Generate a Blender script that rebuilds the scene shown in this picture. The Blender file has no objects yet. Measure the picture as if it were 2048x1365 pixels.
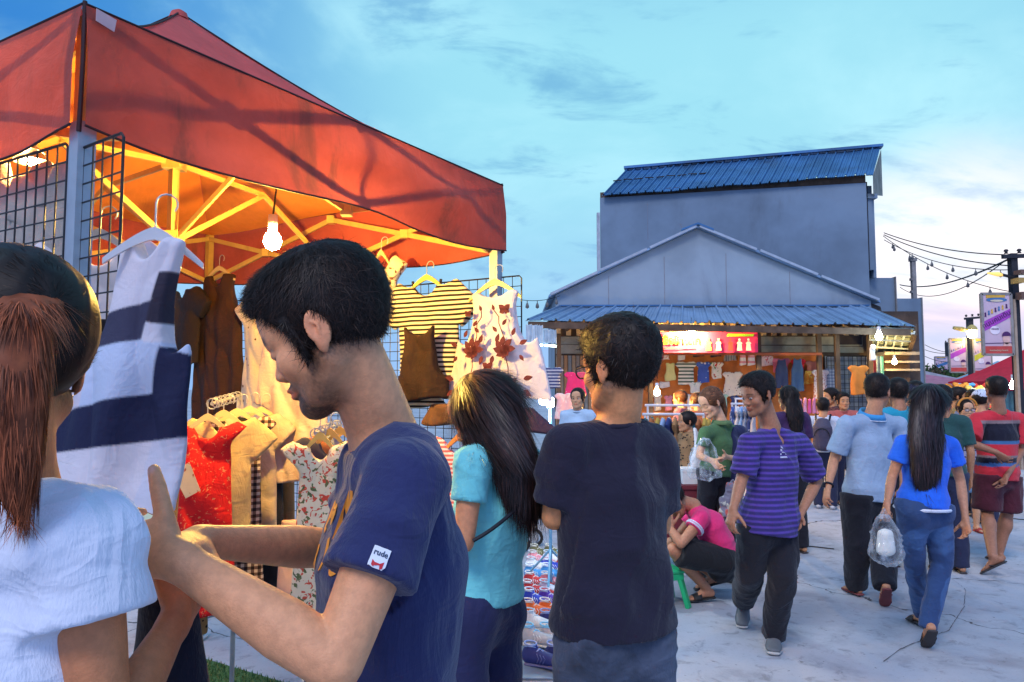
import bpy, bmesh, math, random
import numpy as np
from mathutils import Vector, Matrix, Euler

# ------------------------------------------------------------------ camera, world, sun, exposure
sc = bpy.context.scene
COL = sc.collection
FOC = 1430.0
PITCH = math.radians(3.84)
CAMZ = 1.55
cam_d = bpy.data.cameras.new("camera")
cam_d.sensor_width = 36.0
cam_d.lens = FOC / 2048 * 36
cam_d.clip_start = 0.05
cam_d.clip_end = 3000
cam = bpy.data.objects.new("camera", cam_d)
COL.objects.link(cam)
cam.location = (0, 0, CAMZ)
cam.rotation_euler = (math.pi / 2 + PITCH, 0, 0)
sc.camera = cam


def P(px, py, Y):
    """the point at distance Y ahead seen at a pixel of the 2048 wide photograph"""
    u = (px - 1024) / FOC
    v = (682.5 - py) / FOC
    dy = math.cos(PITCH) - math.sin(PITCH) * v
    dz = math.sin(PITCH) + math.cos(PITCH) * v
    return np.array((u / dy * Y, Y, CAMZ + dz / dy * Y))


def Z(py, Y):
    return float(P(1024, py, Y)[2])


def X(px, Y):
    return float(P(px, 778, Y)[0])


def new_nodes(idb):
    idb.use_nodes = True
    nt = idb.node_tree
    nt.nodes.clear()
    return nt


class NT:
    """tiny node helper"""
    def __init__(s, nt):
        s.nt = nt

    def n(s, typ, **kw):
        nd = s.nt.nodes.new(typ)
        for k, v in kw.items():
            setattr(nd, k, v)
        return nd

    def put(s, sock, v):
        if v is None:
            return
        if isinstance(v, bpy.types.NodeSocket):
            s.nt.links.new(v, sock)
        elif isinstance(v, (tuple, list)):
            n = len(sock.default_value)
            v = tuple(v)
            if len(v) == 3 and n == 4:
                v = v + (1.0,)
            sock.default_value = v
        else:
            sock.default_value = v

    def math(s, op, a, b=None, c=None, clamp=False):
        nd = s.n('ShaderNodeMath', operation=op, use_clamp=clamp)
        for i, v in enumerate((a, b, c)):
            s.put(nd.inputs[i], v)
        return nd.outputs[0]

    def vmath(s, op, a, b=None):
        nd = s.n('ShaderNodeVectorMath', operation=op)
        s.put(nd.inputs[0], a)
        s.put(nd.inputs[1], b)
        return nd.outputs['Value'] if op in ('DOT_PRODUCT', 'LENGTH') else nd.outputs[0]

    def mix(s, f, a, b, blend='MIX'):
        nd = s.n('ShaderNodeMix', data_type='RGBA', blend_type=blend)
        s.put(nd.inputs[0], f)
        s.put(nd.inputs[6], a)
        s.put(nd.inputs[7], b)
        return nd.outputs[2]

    def noise(s, vec, scale, detail=3, rough=.5, dist=0.0):
        nd = s.n('ShaderNodeTexNoise')
        s.put(nd.inputs['Vector'], vec)
        nd.inputs['Scale'].default_value = scale
        nd.inputs['Detail'].default_value = detail
        nd.inputs['Roughness'].default_value = rough
        nd.inputs['Distortion'].default_value = dist
        return nd.outputs[0]

    def smooth(s, v, lo, hi, a=0.0, b=1.0):
        nd = s.n('ShaderNodeMapRange', interpolation_type='SMOOTHSTEP')
        s.put(nd.inputs[0], v)
        for i, x in enumerate((lo, hi, a, b)):
            nd.inputs[i + 1].default_value = x
        return nd.outputs[0]

    def scale(s, vec, sx, sy, sz):
        nd = s.n('ShaderNodeMapping')
        s.put(nd.inputs[0], vec)
        nd.inputs['Scale'].default_value = (sx, sy, sz)
        return nd.outputs[0]


SUN_EL, SUN_AZ = math.radians(38), math.radians(200)     # soft glow of the overcast dusk sky behind the camera
world = bpy.data.worlds.new("World")
sc.world = world
w = NT(new_nodes(world))
tc = w.n('ShaderNodeTexCoord')
dirv = tc.outputs['Generated']
sep = w.n('ShaderNodeSeparateXYZ')
w.put(sep.inputs[0], dirv)
dx, dy, dz = sep.outputs
sky = w.n('ShaderNodeTexSky', sky_type='NISHITA', sun_disc=False)
sky.sun_elevation = math.radians(4)
sky.sun_rotation = math.radians(35)
# blue of the upper left sky, running over cyan to the pale patch on the right
def dirpx(px, py):
    v = P(px, py, 1.0) - np.array((0, 0, CAMZ))
    return tuple(v / np.linalg.norm(v))
dp = lambda d: w.vmath('DOT_PRODUCT', w.vmath('NORMALIZE', dirv), d)
right = w.smooth(dp(dirpx(1330, 160)), .70, 1.0)
col = w.mix(right, (.08, .35, .72), (.32, .71, .85))
col = w.mix(w.smooth(dx, -.05, -.62), col, (.035, .22, .62))
col = w.mix(w.math('MULTIPLY', w.smooth(dz, .42, .62), .5), col, (.04, .25, .62))
# clouds
wn = w.vmath('NORMALIZE', dirv)
proj = w.n('ShaderNodeCombineXYZ')
dzc = w.math('ADD', w.math('MAXIMUM', dz, 0.0), .35)
w.put(proj.inputs[0], w.math('DIVIDE', dx, dzc))
w.put(proj.inputs[1], w.math('DIVIDE', dy, dzc))
pc = proj.outputs[0]
n1 = w.noise(pc, 1.9, 7, .55, .35)
n2 = w.noise(w.scale(pc, 1.0, 2.1, 1), 3.1, 6, .6, .4)
cl = w.smooth(n1, .44, .66)
col = w.mix(w.math('MULTIPLY', cl, .70), col, (.46, .85, .96))
col = w.mix(w.math('MULTIPLY', w.smooth(n2, .52, .70), .55), col, (.07, .29, .60))
# glow of the last light low on the right
low = w.smooth(dz, .36, .02)
col = w.mix(w.math('MULTIPLY', low, .62), col, (.30, .50, .86))
g = w.smooth(dp(dirpx(1905, 590)), .976, .9990)
col = w.mix(w.math('MULTIPLY', g, w.smooth(n2, .66, .40, .45, .95)), col, (1.02, .98, 1.06))
band = w.math('MULTIPLY', w.smooth(dz, .045, .075), w.smooth(dz, .12, .085))
col = w.mix(w.math('MULTIPLY', w.math('MULTIPLY', band, .5), w.smooth(dp(dirpx(1960, 640)), .93, .99)), col, (.60, .50, .80))
lowb = w.smooth(dz, .095, .055)
col = w.mix(w.math('MULTIPLY', lowb, .80), col, (.28, .50, .88))
# sky half behind the photographer, brightened in lavender to fill camera-facing sides
back = w.smooth(dy, .15, -.7)
col = w.mix(back, col, (.46, .64, 1.25))
col = w.mix(.05, col, w.mix(1.0, sky.outputs[0], (.12, .12, .12), 'MULTIPLY'), 'ADD')
bg = w.n('ShaderNodeBackground')
w.put(bg.inputs[0], col)
bg.inputs[1].default_value = 1.0
wo = w.n('ShaderNodeOutputWorld')
w.nt.links.new(bg.outputs[0], wo.inputs[0])

sun_d = bpy.data.lights.new("sun", 'SUN')
sun_d.energy = 1.5
sun_d.angle = math.radians(18)
sun_d.color = (.98, .93, .96)
sun = bpy.data.objects.new("sun", sun_d)
COL.objects.link(sun)
sun.rotation_euler = Vector((.30, .62, -.75)).to_track_quat('-Z', 'Y').to_euler()

vs = sc.view_settings
vs.view_transform = 'Standard'
vs.look = 'None'
vs.exposure = 0.12
vs.gamma = 1.0
sc.render.engine = 'CYCLES'
cy = sc.cycles
cy.use_denoising = True
cy.max_bounces = 6
cy.transparent_max_bounces = 12
cy.sample_clamp_indirect = 6
cy.caustics_reflective = cy.caustics_refractive = False

# ------------------------------------------------------------------ object helpers
def tag(o, label=None, cat=None, group=None, kind=None):
    if label: o['label'] = label
    if cat: o['category'] = cat
    if group: o['group'] = group
    if kind: o['kind'] = kind
    return o


def empty(name, loc, label=None, cat=None, group=None, rz=0.0):
    o = bpy.data.objects.new(name, None)
    COL.objects.link(o)
    o.location = tuple(map(float, loc))
    o.rotation_euler = (0, 0, rz)
    return tag(o, label, cat, group)


def link_mesh(name, me, m, parent=None, loc=(0, 0, 0)):
    o = bpy.data.objects.new(name, me)
    COL.objects.link(o)
    if m is not None:
        for x in (m if isinstance(m, (list, tuple)) else [m]):
            me.materials.append(x)
    o.parent = parent
    o.location = tuple(map(float, loc))
    return o


def np_mesh(name, V, F, smooth=True, col=None, midx=None):
    """mesh from arrays; F is an (n,4) or (n,3) int array or a list of both"""
    me = bpy.data.meshes.new(name)
    V = np.asarray(V, dtype=np.float32)
    Fs = [np.asarray(f, dtype=np.int32) for f in (F if isinstance(F, list) else [F]) if len(f)]
    me.vertices.add(len(V))
    me.vertices.foreach_set('co', V.ravel())
    nl = sum(f.size for f in Fs)
    npoly = sum(len(f) for f in Fs)
    me.loops.add(nl)
    me.polygons.add(npoly)
    me.loops.foreach_set('vertex_index', np.concatenate([f.ravel() for f in Fs]))
    tot = np.concatenate([np.full(len(f), f.shape[1], np.int32) for f in Fs])
    st = np.concatenate(([0], np.cumsum(tot)[:-1])).astype(np.int32)
    me.polygons.foreach_set('loop_start', st)
    me.polygons.foreach_set('loop_total', tot)
    me.polygons.foreach_set('use_smooth', np.full(npoly, smooth))
    if midx is not None:
        me.polygons.foreach_set('material_index', np.asarray(midx, np.int32))
    me.update(calc_edges=True)
    if col is not None:
        a = me.color_attributes.new('Col', 'FLOAT_COLOR', 'POINT')
        c = np.ones((len(V), 4), np.float32)
        c[:, :3] = col
        a.data.foreach_set('color', c.ravel())
    return me


class MB:
    """collects boxes, bars and sheets into one mesh"""
    def __init__(s):
        s.v, s.f, s.mi = [], [], []

    def add(s, vs_, fs, mi=0):
        b = len(s.v)
        s.v += [tuple(map(float, v)) for v in vs_]
        s.f += [tuple(b + i for i in f) for f in fs]
        s.mi += [mi] * len(fs)
        return s

    def box(s, lo, hi, mi=0):
        x0, y0, z0 = lo; x1, y1, z1 = hi
        return s.add([(x0, y0, z0), (x1, y0, z0), (x1, y1, z0), (x0, y1, z0), (x0, y0, z1), (x1, y0, z1), (x1, y1, z1), (x0, y1, z1)],
                     [(0, 3, 2, 1), (4, 5, 6, 7), (0, 1, 5, 4), (1, 2, 6, 5), (2, 3, 7, 6), (3, 0, 4, 7)], mi)

    def bar(s, a, b, w_, h=None, up=(0, 0, 1), mi=0):
        a = Vector(a); b = Vector(b); h = h or w_
        t = (b - a).normalized()
        u = Vector(up)
        if abs(t.dot(u)) > .98: u = Vector((0, 1, 0))
        x = t.cross(u).normalized() * w_ / 2
        z = x.cross(t).normalized() * h / 2
        vs_ = [p + sx * x + sz * z for p in (a, b) for sx, sz in ((-1, -1), (1, -1), (1, 1), (-1, 1))]
        return s.add(vs_, [(0, 1, 2, 3), (7, 6, 5, 4), (0, 4, 5, 1), (1, 5, 6, 2), (2, 6, 7, 3), (3, 7, 4, 0)], mi)

    def tube(s, pts, r, seg=8, mi=0, cap=True):
        pts = [Vector(tuple(map(float, p))) for p in pts]
        n = len(pts)
        rs = [float(x) for x in (r if isinstance(r, (list, tuple)) else [r] * n)]
        prev = None
        vs_ = []
        for i, p in enumerate(pts):
            t = (pts[min(i + 1, n - 1)] - pts[max(i - 1, 0)])
            if t.length < 1e-9: t = Vector((0, 0, 1))
            t.normalize()
            if prev is None:
                u = Vector((0, 0, 1)) if abs(t.z) < .9 else Vector((1, 0, 0))
                prev = t.cross(u).normalized()
            x = (prev - t * prev.dot(t)).normalized()
            prev = x
            y = t.cross(x)
            for k in range(seg):
                a = 2 * math.pi * k / seg
                vs_.append(p + rs[i] * (math.cos(a) * x + math.sin(a) * y))
        fs = []
        for i in range(n - 1):
            for k in range(seg):
                k2 = (k + 1) % seg
                fs.append((i * seg + k, i * seg + k2, (i + 1) * seg + k2, (i + 1) * seg + k))
        if cap:
            fs.append(tuple(range(seg - 1, -1, -1)))
            fs.append(tuple((n - 1) * seg + k for k in range(seg)))
        return s.add(vs_, fs, mi)

    def grid(s, fn, nu, nv, mi=0):
        vs_ = [fn(i / nu, j / nv) for j in range(nv + 1) for i in range(nu + 1)]
        fs = [(j * (nu + 1) + i, j * (nu + 1) + i + 1, (j + 1) * (nu + 1) + i + 1, (j + 1) * (nu + 1) + i) for j in range(nv) for i in range(nu)]
        return s.add(vs_, fs, mi)

    def lathe(s, c, prof, seg=16, mi=0):
        """profile of (radius, height) round the vertical through c"""
        cx, cy_, cz = c
        vs_ = [(cx + r * math.cos(2 * math.pi * k / seg), cy_ + r * math.sin(2 * math.pi * k / seg), cz + h) for r, h in prof for k in range(seg)]
        fs = [(i * seg + k, i * seg + (k + 1) % seg, (i + 1) * seg + (k + 1) % seg, (i + 1) * seg + k) for i in range(len(prof) - 1) for k in range(seg)]
        return s.add(vs_, fs, mi)

    def prism(s, pts, axis_vec, mi=0):
        """closed polygon pts (3d) pushed along a vector"""
        n = len(pts)
        a = [Vector(tuple(map(float, p))) for p in pts]
        d = Vector(axis_vec)
        return s.add(a + [p + d for p in a], [tuple(range(n)), tuple(range(2 * n - 1, n - 1, -1))] + [(i, i + n, (i + 1) % n + n, (i + 1) % n) for i in range(n)], mi)

    def build(s, name, m, parent=None, loc=(0, 0, 0), smooth=False, bevel=0, rel=None):
        me = bpy.data.meshes.new(name)
        v = s.v
        if rel is not None:
            r = tuple(map(float, rel))
            v = [(a[0] - r[0], a[1] - r[1], a[2] - r[2]) for a in v]
        me.from_pydata(v, [], s.f)
        me.update()
        bm = bmesh.new(); bm.from_mesh(me)
        bmesh.ops.recalc_face_normals(bm, faces=bm.faces)
        if bevel:
            bmesh.ops.bevel(bm, geom=bm.edges[:], offset=bevel, segments=2, affect='EDGES', profile=.6)
        bm.to_mesh(me); bm.free()
        if not bevel and max(s.mi, default=0) > 0:
            me.polygons.foreach_set('material_index', np.array(s.mi, np.int32))
        if smooth:
            me.polygons.foreach_set('use_smooth', np.ones(len(me.polygons), bool))
        me.update()
        return link_mesh(name, me, m, parent, loc)


# ------------------------------------------------------------------ materials
MATS = {}
def mat(key, c=(.5, .5, .5), rough=.7, metal=0.0, var=.12, nscale=6.0, bump=0.0, bscale=60.0, attr=False, spec=.3,
        trans=0.0, emit=None, estr=0.0, sheen=0.0, sss=0.0, stain=0.0, alpha=1.0, pat=None, weave=0.0):
    """one procedural material: base colour (or the mesh's own colour attribute, or a woven pattern), mottling, stains, bump"""
    if key in MATS:
        return MATS[key]
    m = bpy.data.materials.new(key)
    MATS[key] = m
    n = NT(new_nodes(m))
    tc = n.n('ShaderNodeTexCoord')
    ob = tc.outputs['Object']
    if attr:
        at = n.n('ShaderNodeAttribute', attribute_name='Col')
        base = at.outputs['Color']
    elif pat:
        base = pat(n, ob)
    else:
        rgb = n.n('ShaderNodeRGB'); rgb.outputs[0].default_value = tuple(c) + (1,)
        base = rgb.outputs[0]
    if var:
        v = n.smooth(n.noise(ob, nscale, 4, .6), .3, .7, 1 - var, 1 + var)
        cc = n.n('ShaderNodeCombineColor')
        for i in range(3): n.put(cc.inputs[i], v)
        base = n.mix(1.0, base, cc.outputs[0], 'MULTIPLY')
    if stain:
        s = n.smooth(n.noise(n.scale(ob, 1, 1, .35), nscale * .8, 6, .65, .3), .54, .72)
        base = n.mix(n.math('MULTIPLY', s, stain), base, (.05, .04, .035))
    p = n.n('ShaderNodeBsdfPrincipled')
    n.put(p.inputs['Base Color'], base)
    p.inputs['Roughness'].default_value = rough
    p.inputs['Metallic'].default_value = metal
    p.inputs['Specular IOR Level'].default_value = spec
    if sheen:
        p.inputs['Sheen Weight'].default_value = sheen
        p.inputs['Sheen Roughness'].default_value = .5
    if sss:
        p.inputs['Subsurface Weight'].default_value = sss
        p.inputs['Subsurface Radius'].default_value = (.02, .008, .004)
        p.inputs['Subsurface Scale'].default_value = .5
    if alpha < 1:
        p.inputs['Alpha'].default_value = alpha
    if emit is not None:
        n.put(p.inputs['Emission Color'], emit)
        p.inputs['Emission Strength'].default_value = estr
    if bump or weave:
        h = n.noise(ob, bscale, 4, .6)
        if weave:
            r1 = n.noise(n.scale(ob, 1, 1, .55), 9, 3, .5, 1.2)
            r1 = n.math('MULTIPLY', n.math('ABSOLUTE', n.math('SUBTRACT', r1, .5)), -14.0)
            r2 = n.noise(n.vmath('ADD', n.scale(ob, .6, .6, 1.2), (4.2, 1.1, 7.0)), 24, 2, .5, .8)
            r2 = n.math('MULTIPLY', n.math('ABSOLUTE', n.math('SUBTRACT', r2, .5)), -5.0)
            h = n.math('ADD', n.math('ADD', r1, r2), n.noise(n.scale(ob, 1, 1, .25), 420, 2, .5))
        b = n.n('ShaderNodeBump')
        b.inputs['Strength'].default_value = bump or weave
        b.inputs['Distance'].default_value = .01 if bump else .0040
        n.put(b.inputs['Height'], h)
        n.put(p.inputs['Normal'], b.outputs[0])
    out = p.outputs[0]
    if trans:
        t = n.n('ShaderNodeBsdfTranslucent')
        n.put(t.inputs[0], base)
        mx = n.n('ShaderNodeMixShader')
        mx.inputs[0].default_value = trans
        n.nt.links.new(out, mx.inputs[1]); n.nt.links.new(t.outputs[0], mx.inputs[2])
        out = mx.outputs[0]
    o = n.n('ShaderNodeOutputMaterial')
    n.nt.links.new(out, o.inputs[0])
    return m


def glow(key, c, s):
    if key in MATS: return MATS[key]
    m = bpy.data.materials.new(key); MATS[key] = m
    n = NT(new_nodes(m))
    e = n.n('ShaderNodeEmission'); e.inputs[0].default_value = tuple(c) + (1,); e.inputs[1].default_value = s
    o = n.n('ShaderNodeOutputMaterial'); n.nt.links.new(e.outputs[0], o.inputs[0])
    return m


def xyz(n, vec):
    s = n.n('ShaderNodeSeparateXYZ'); n.put(s.inputs[0], vec); return s.outputs

# patterns (functions of node helper and object coordinates)
def p_stripes(c1, c2, per, duty=.5, axis=2, soft=.06):
    def f(n, v):
        t = n.math('FRACT', n.math('DIVIDE', n.math('ADD', xyz(n, v)[axis], 50.0), per))
        k = n.math('MULTIPLY', n.smooth(t, 0, soft), n.smooth(t, duty + soft, duty))
        return n.mix(k, c1, c2)
    return f

def p_check(c1, c2, c3, per):
    def f(n, v):
        o = xyz(n, v)
        a = n.math('GREATER_THAN', n.math('FRACT', n.math('DIVIDE', n.math('ADD', o[0], 50), per)), .5)
        b = n.math('GREATER_THAN', n.math('FRACT', n.math('DIVIDE', n.math('ADD', o[2], 50), per)), .5)
        s = n.math('ADD', a, b)
        c = n.mix(n.smooth(s, 0.2, .8), c1, c2)
        return n.mix(n.smooth(s, 1.2, 1.8), c, c3)
    return f

def p_dots(c1, c2, sc_, r=.25, c3=None, dist=.0):
    def f(n, v):
        vo = n.n('ShaderNodeTexVoronoi')
        n.put(vo.inputs['Vector'], n.scale(v, 1, .25, 1)); vo.inputs['Scale'].default_value = sc_
        vo.inputs['Randomness'].default_value = .75
        k = n.smooth(vo.outputs['Distance'], r + .05, r)
        cc = c2
        if c3 is not None:
            s = n.n('ShaderNodeSeparateColor'); n.put(s.inputs[0], vo.outputs['Color'])
            cc = n.mix(n.math('GREATER_THAN', s.outputs[0], .5), c2, c3)
        return n.mix(k, c1, cc)
    return f

def p_blots(c1, c2, sc_, th=.55, c3=None):
    def f(n, v):
        a = n.noise(v, sc_, 2, .5, 1.0)
        c = n.mix(n.smooth(a, th, th + .04), c1, c2)
        if c3 is not None:
            b = n.noise(n.vmath('ADD', v, (3.1, 7.7, 1.3)), sc_ * .9, 2, .5, 1.0)
            c = n.mix(n.smooth(b, th + .02, th + .06), c, c3)
        return c
    return f


# ------------------------------------------------------------------ noise for folds
_rs = np.random.RandomState(7)
_LAT = _rs.rand(32, 32, 32).astype(np.float32)
def vnoise(p):
    p = np.asarray(p, np.float32)
    i = np.floor(p).astype(np.int32); f = p - i
    f = f * f * (3 - 2 * f)
    i0 = i & 31; i1 = (i + 1) & 31
    x0, y0, z0 = i0.T; x1, y1, z1 = i1.T; fx, fy, fz = f.T
    L = _LAT
    a = L[x0, y0, z0] * (1 - fx) + L[x1, y0, z0] * fx
    b = L[x0, y1, z0] * (1 - fx) + L[x1, y1, z0] * fx
    c = L[x0, y0, z1] * (1 - fx) + L[x1, y0, z1] * fx
    d = L[x0, y1, z1] * (1 - fx) + L[x1, y1, z1] * fx
    return (a * (1 - fy) + b * fy) * (1 - fz) + (c * (1 - fy) + d * fy) * fz

def ridge(p):
    n = vnoise(p)
    return 1 - np.abs(2 * n - 1)


# ------------------------------------------------------------------ smooth solids: signed distances, meshed by surface nets
def nrm(v):
    v = np.asarray(v, float); return v / (np.linalg.norm(v) + 1e-12)

class Solid:
    def __init__(s):
        s.p = []            # (op, k, bbox lo, bbox hi, fn)
        s.R = np.eye(3); s.T = np.zeros(3); s.S = 1.0

    def frame(s, R=None, T=None, S=1.0):
        s.R = np.eye(3) if R is None else np.asarray(R, float)
        s.T = np.zeros(3) if T is None else np.asarray(T, float)
        s.S = S
        return s

    def _pt(s, p): return s.R @ (np.asarray(p, float) * s.S) + s.T
    def _dir(s, d): return s.R @ np.asarray(d, float)

    def ell(s, c, r, R=None, op='+', k=.02):
        """ellipsoid; R: extra rotation (columns are its axes)"""
        c = s._pt(c); r = np.asarray(r, float) * s.S
        A = s.R @ (np.eye(3) if R is None else np.asarray(R, float))
        ext = np.sqrt(((A * r) ** 2).sum(1))
        def fn(x, y, z):
            px, py, pz = x - c[0], y - c[1], z - c[2]
            q = [(A[0, i] * px + A[1, i] * py + A[2, i] * pz) / r[i] for i in range(3)]
            k0 = np.sqrt(q[0] ** 2 + q[1] ** 2 + q[2] ** 2) + 1e-9
            k1 = np.sqrt((q[0] / r[0]) ** 2 + (q[1] / r[1]) ** 2 + (q[2] / r[2]) ** 2) + 1e-9
            return k0 * (k0 - 1) / k1
        s.p.append((op, k * s.S, c - ext, c + ext, fn))
        return s

    def loft(s, pts, w, d=None, side=(1, 0, 0), op='+', k=.02, flat=(False, False)):
        """chain of elliptical sections; side: direction of the half width w, d the other half width; flat: cut square at start / end"""
        pts = [s._pt(p) for p in pts]
        n = len(pts)
        w = [x * s.S for x in (w if isinstance(w, (list, tuple)) else [w] * n)]
        d = w if d is None else [x * s.S for x in (d if isinstance(d, (list, tuple)) else [d] * n)]
        sides = side if isinstance(side, list) else [side] * n
        sides = [s._dir(q) for q in sides]
        segs = []
        for i in range(n - 1):
            a, b = pts[i], pts[i + 1]
            L = np.linalg.norm(b - a)
            t = (b - a) / (L + 1e-12)
            sx = nrm((sides[i] + sides[i + 1]) / 2); sx = sx - t * (sx @ t)
            if np.linalg.norm(sx) < 1e-3:
                sx = np.cross(t, (0.3, .5, .8))
            sx = nrm(sx); sy = np.cross(sx, t)
            segs.append((a, t, L, sx, sy, w[i], w[i + 1], d[i], d[i + 1], i == 0 and flat[0], i == n - 2 and flat[1]))
        mx = max(max(w), max(d))
        P_ = np.array(pts)
        def fn(x, y, z):
            res = None
            for (a, t, L, sx, sy, w0, w1, d0, d1, f0, f1) in segs:
                px, py, pz = x - a[0], y - a[1], z - a[2]
                ax = px * t[0] + py * t[1] + pz * t[2]
                u = np.clip(ax / L, 0, 1)
                l = px * sx[0] + py * sx[1] + pz * sx[2]
                m_ = px * sy[0] + py * sy[1] + pz * sy[2]
                ww = w0 + (w1 - w0) * u; dd = d0 + (d1 - d0) * u
                e = np.minimum(ww, dd)
                ex = ax - u * L
                if f0: ex = np.maximum(ex, 0)
                if f1: ex = np.minimum(ex, 0)
                q0, q1, q2 = l / ww, m_ / dd, ex / e
                k0 = np.sqrt(q0 * q0 + q1 * q1 + q2 * q2) + 1e-9
                k1 = np.sqrt((q0 / ww) ** 2 + (q1 / dd) ** 2 + (q2 / e) ** 2) + 1e-9
                v = k0 * (k0 - 1) / k1
                if f0: v = np.maximum(v, -ax)
                if f1: v = np.maximum(v, ax - L)
                res = v if res is None else np.minimum(res, v)
            return res
        s.p.append((op, k * s.S, P_.min(0) - mx, P_.max(0) + mx, fn))
        return s

    def cut(s, p, n_, k=.0):
        """keep what lies on the side n_ points away from"""
        p = s._pt(p); n_ = nrm(s._dir(n_))
        s.p.append(('&', k * s.S, None, None, lambda x, y, z: (x - p[0]) * n_[0] + (y - p[1]) * n_[1] + (z - p[2]) * n_[2]))
        return s

    def mesh(s, h, fine=()):
        """fine: list of (lo, hi, h) boxes whose rows are gridded finer; returns verts, quads"""
        los = np.array([q[2] for q in s.p if q[0] == '+']); his = np.array([q[3] for q in s.p if q[0] == '+'])
        lo = los.min(0) - .03; hi = his.max(0) + .03
        ax = []
        for i in range(3):
            xs = [lo[i]]
            while xs[-1] < hi[i]:
                st = h
                for (fl, fh, hh) in fine:
                    if fl[i] - h < xs[-1] < fh[i]: st = min(st, hh)
                xs.append(xs[-1] + st)
            ax.append(np.array(xs, np.float32))
        sh = tuple(len(a) for a in ax)
        v = np.full(sh, .25, np.float32)
        for (op, k, l, h_, fn) in s.p:
            pad = max(k, 0) + .035
            if l is None:
                sl = [slice(0, n) for n in sh]
            else:
                sl = [slice(max(0, int(np.searchsorted(ax[i], l[i] - pad)) - 1), int(np.searchsorted(ax[i], h_[i] + pad)) + 1) for i in range(3)]
            x = ax[0][sl[0]][:, None, None]; y = ax[1][sl[1]][None, :, None]; z = ax[2][sl[2]][None, None, :]
            if 0 in (x.size, y.size, z.size): continue
            f = fn(x, y, z).astype(np.float32)
            o = v[sl[0], sl[1], sl[2]]
            if op == '+':
                r = np.minimum(o, f)
                if k > 0: r -= np.maximum(k - np.abs(o - f), 0) ** 2 / (4 * k)
            elif op == '-':
                r = np.maximum(o, -f)
                if k > 0: r += np.maximum(k - np.abs(o + f), 0) ** 2 / (4 * k)
            else:
                r = np.maximum(o, f)
                if k > 0: r += np.maximum(k - np.abs(o - f), 0) ** 2 / (4 * k)
            v[sl[0], sl[1], sl[2]] = r
        return surface_nets(v, ax)


def surface_nets(v, ax):
    ins = v < 0
    c = [ins[i:ins.shape[0] - 1 + i, j:ins.shape[1] - 1 + j, k:ins.shape[2] - 1 + k] for i in (0, 1) for j in (0, 1) for k in (0, 1)]
    anyc = c[0].copy(); allc = c[0].copy()
    for q in c[1:]:
        anyc |= q; allc &= q
    act = anyc & ~allc
    I, J, K = np.nonzero(act)
    idx = np.full(act.shape, -1, np.int32)
    idx[I, J, K] = np.arange(len(I), dtype=np.int32)
    acc = np.zeros((len(I), 3), np.float64); cnt = np.zeros(len(I))
    gx, gy, gz = ax
    cor = [(i, j, k) for i in (0, 1) for j in (0, 1) for k in (0, 1)]
    val = {q: v[I + q[0], J + q[1], K + q[2]] for q in cor}
    for a in cor:
        for d in range(3):
            if a[d] == 0:
                b = list(a); b[d] = 1; b = tuple(b)
                va, vb = val[a], val[b]
                cr = (va < 0) != (vb < 0)
                t = np.where(cr, va / np.where(cr, va - vb, 1), 0)
                pa = np.stack([gx[I + a[0]], gy[J + a[1]], gz[K + a[2]]], 1).astype(np.float64)
                pb = np.stack([gx[I + b[0]], gy[J + b[1]], gz[K + b[2]]], 1)
                acc += np.where(cr[:, None], pa + (pb - pa) * t[:, None], 0)
                cnt += cr
    V = acc / np.maximum(cnt, 1)[:, None]
    F = []
    n0, n1, n2 = v.shape
    for d in range(3):
        sa = [slice(1, n0 - 1), slice(1, n1 - 1), slice(1, n2 - 1)]
        sb = list(sa)
        sa[d] = slice(0, v.shape[d] - 1); sb[d] = slice(1, v.shape[d])
        A = ins[tuple(sa)]; B = ins[tuple(sb)]
        cr = A != B
        i, j, k = np.nonzero(cr)
        off = [1, 1, 1]; off[d] = 0
        i = i + off[0]; j = j + off[1]; k = k + off[2]
        ain = ins[i, j, k]
        e = [(1, 2), (2, 0), (0, 1)][d]
        def cell(da, db):
            q = [i.copy(), j.copy(), k.copy()]
            q[e[0]] -= da; q[e[1]] -= db
            return idx[q[0], q[1], q[2]]
        q = np.stack([cell(1, 1), cell(0, 1), cell(0, 0), cell(1, 0)], 1)
        q[~ain] = q[~ain][:, ::-1]
        F.append(q)
    F = np.concatenate(F)
    F = F[(F >= 0).all(1)]
    return V, F


def vert_normals(V, F):
    n = np.cross(V[F[:, 2]] - V[F[:, 0]], V[F[:, 3]] - V[F[:, 1]])
    N = np.zeros_like(V)
    for i in range(4): np.add.at(N, F[:, i], n)
    return N / (np.linalg.norm(N, axis=1, keepdims=True) + 1e-12)


def rot(yaw=0, pitch=0, roll=0):
    """yaw about z (0 looks along +y, positive to the left), pitch > 0 looks down, roll > 0 leans to its right"""
    return np.array(Matrix.Rotation(yaw, 3, 'Z') @ Matrix.Rotation(-pitch, 3, 'X') @ Matrix.Rotation(roll, 3, 'Y'))
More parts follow.
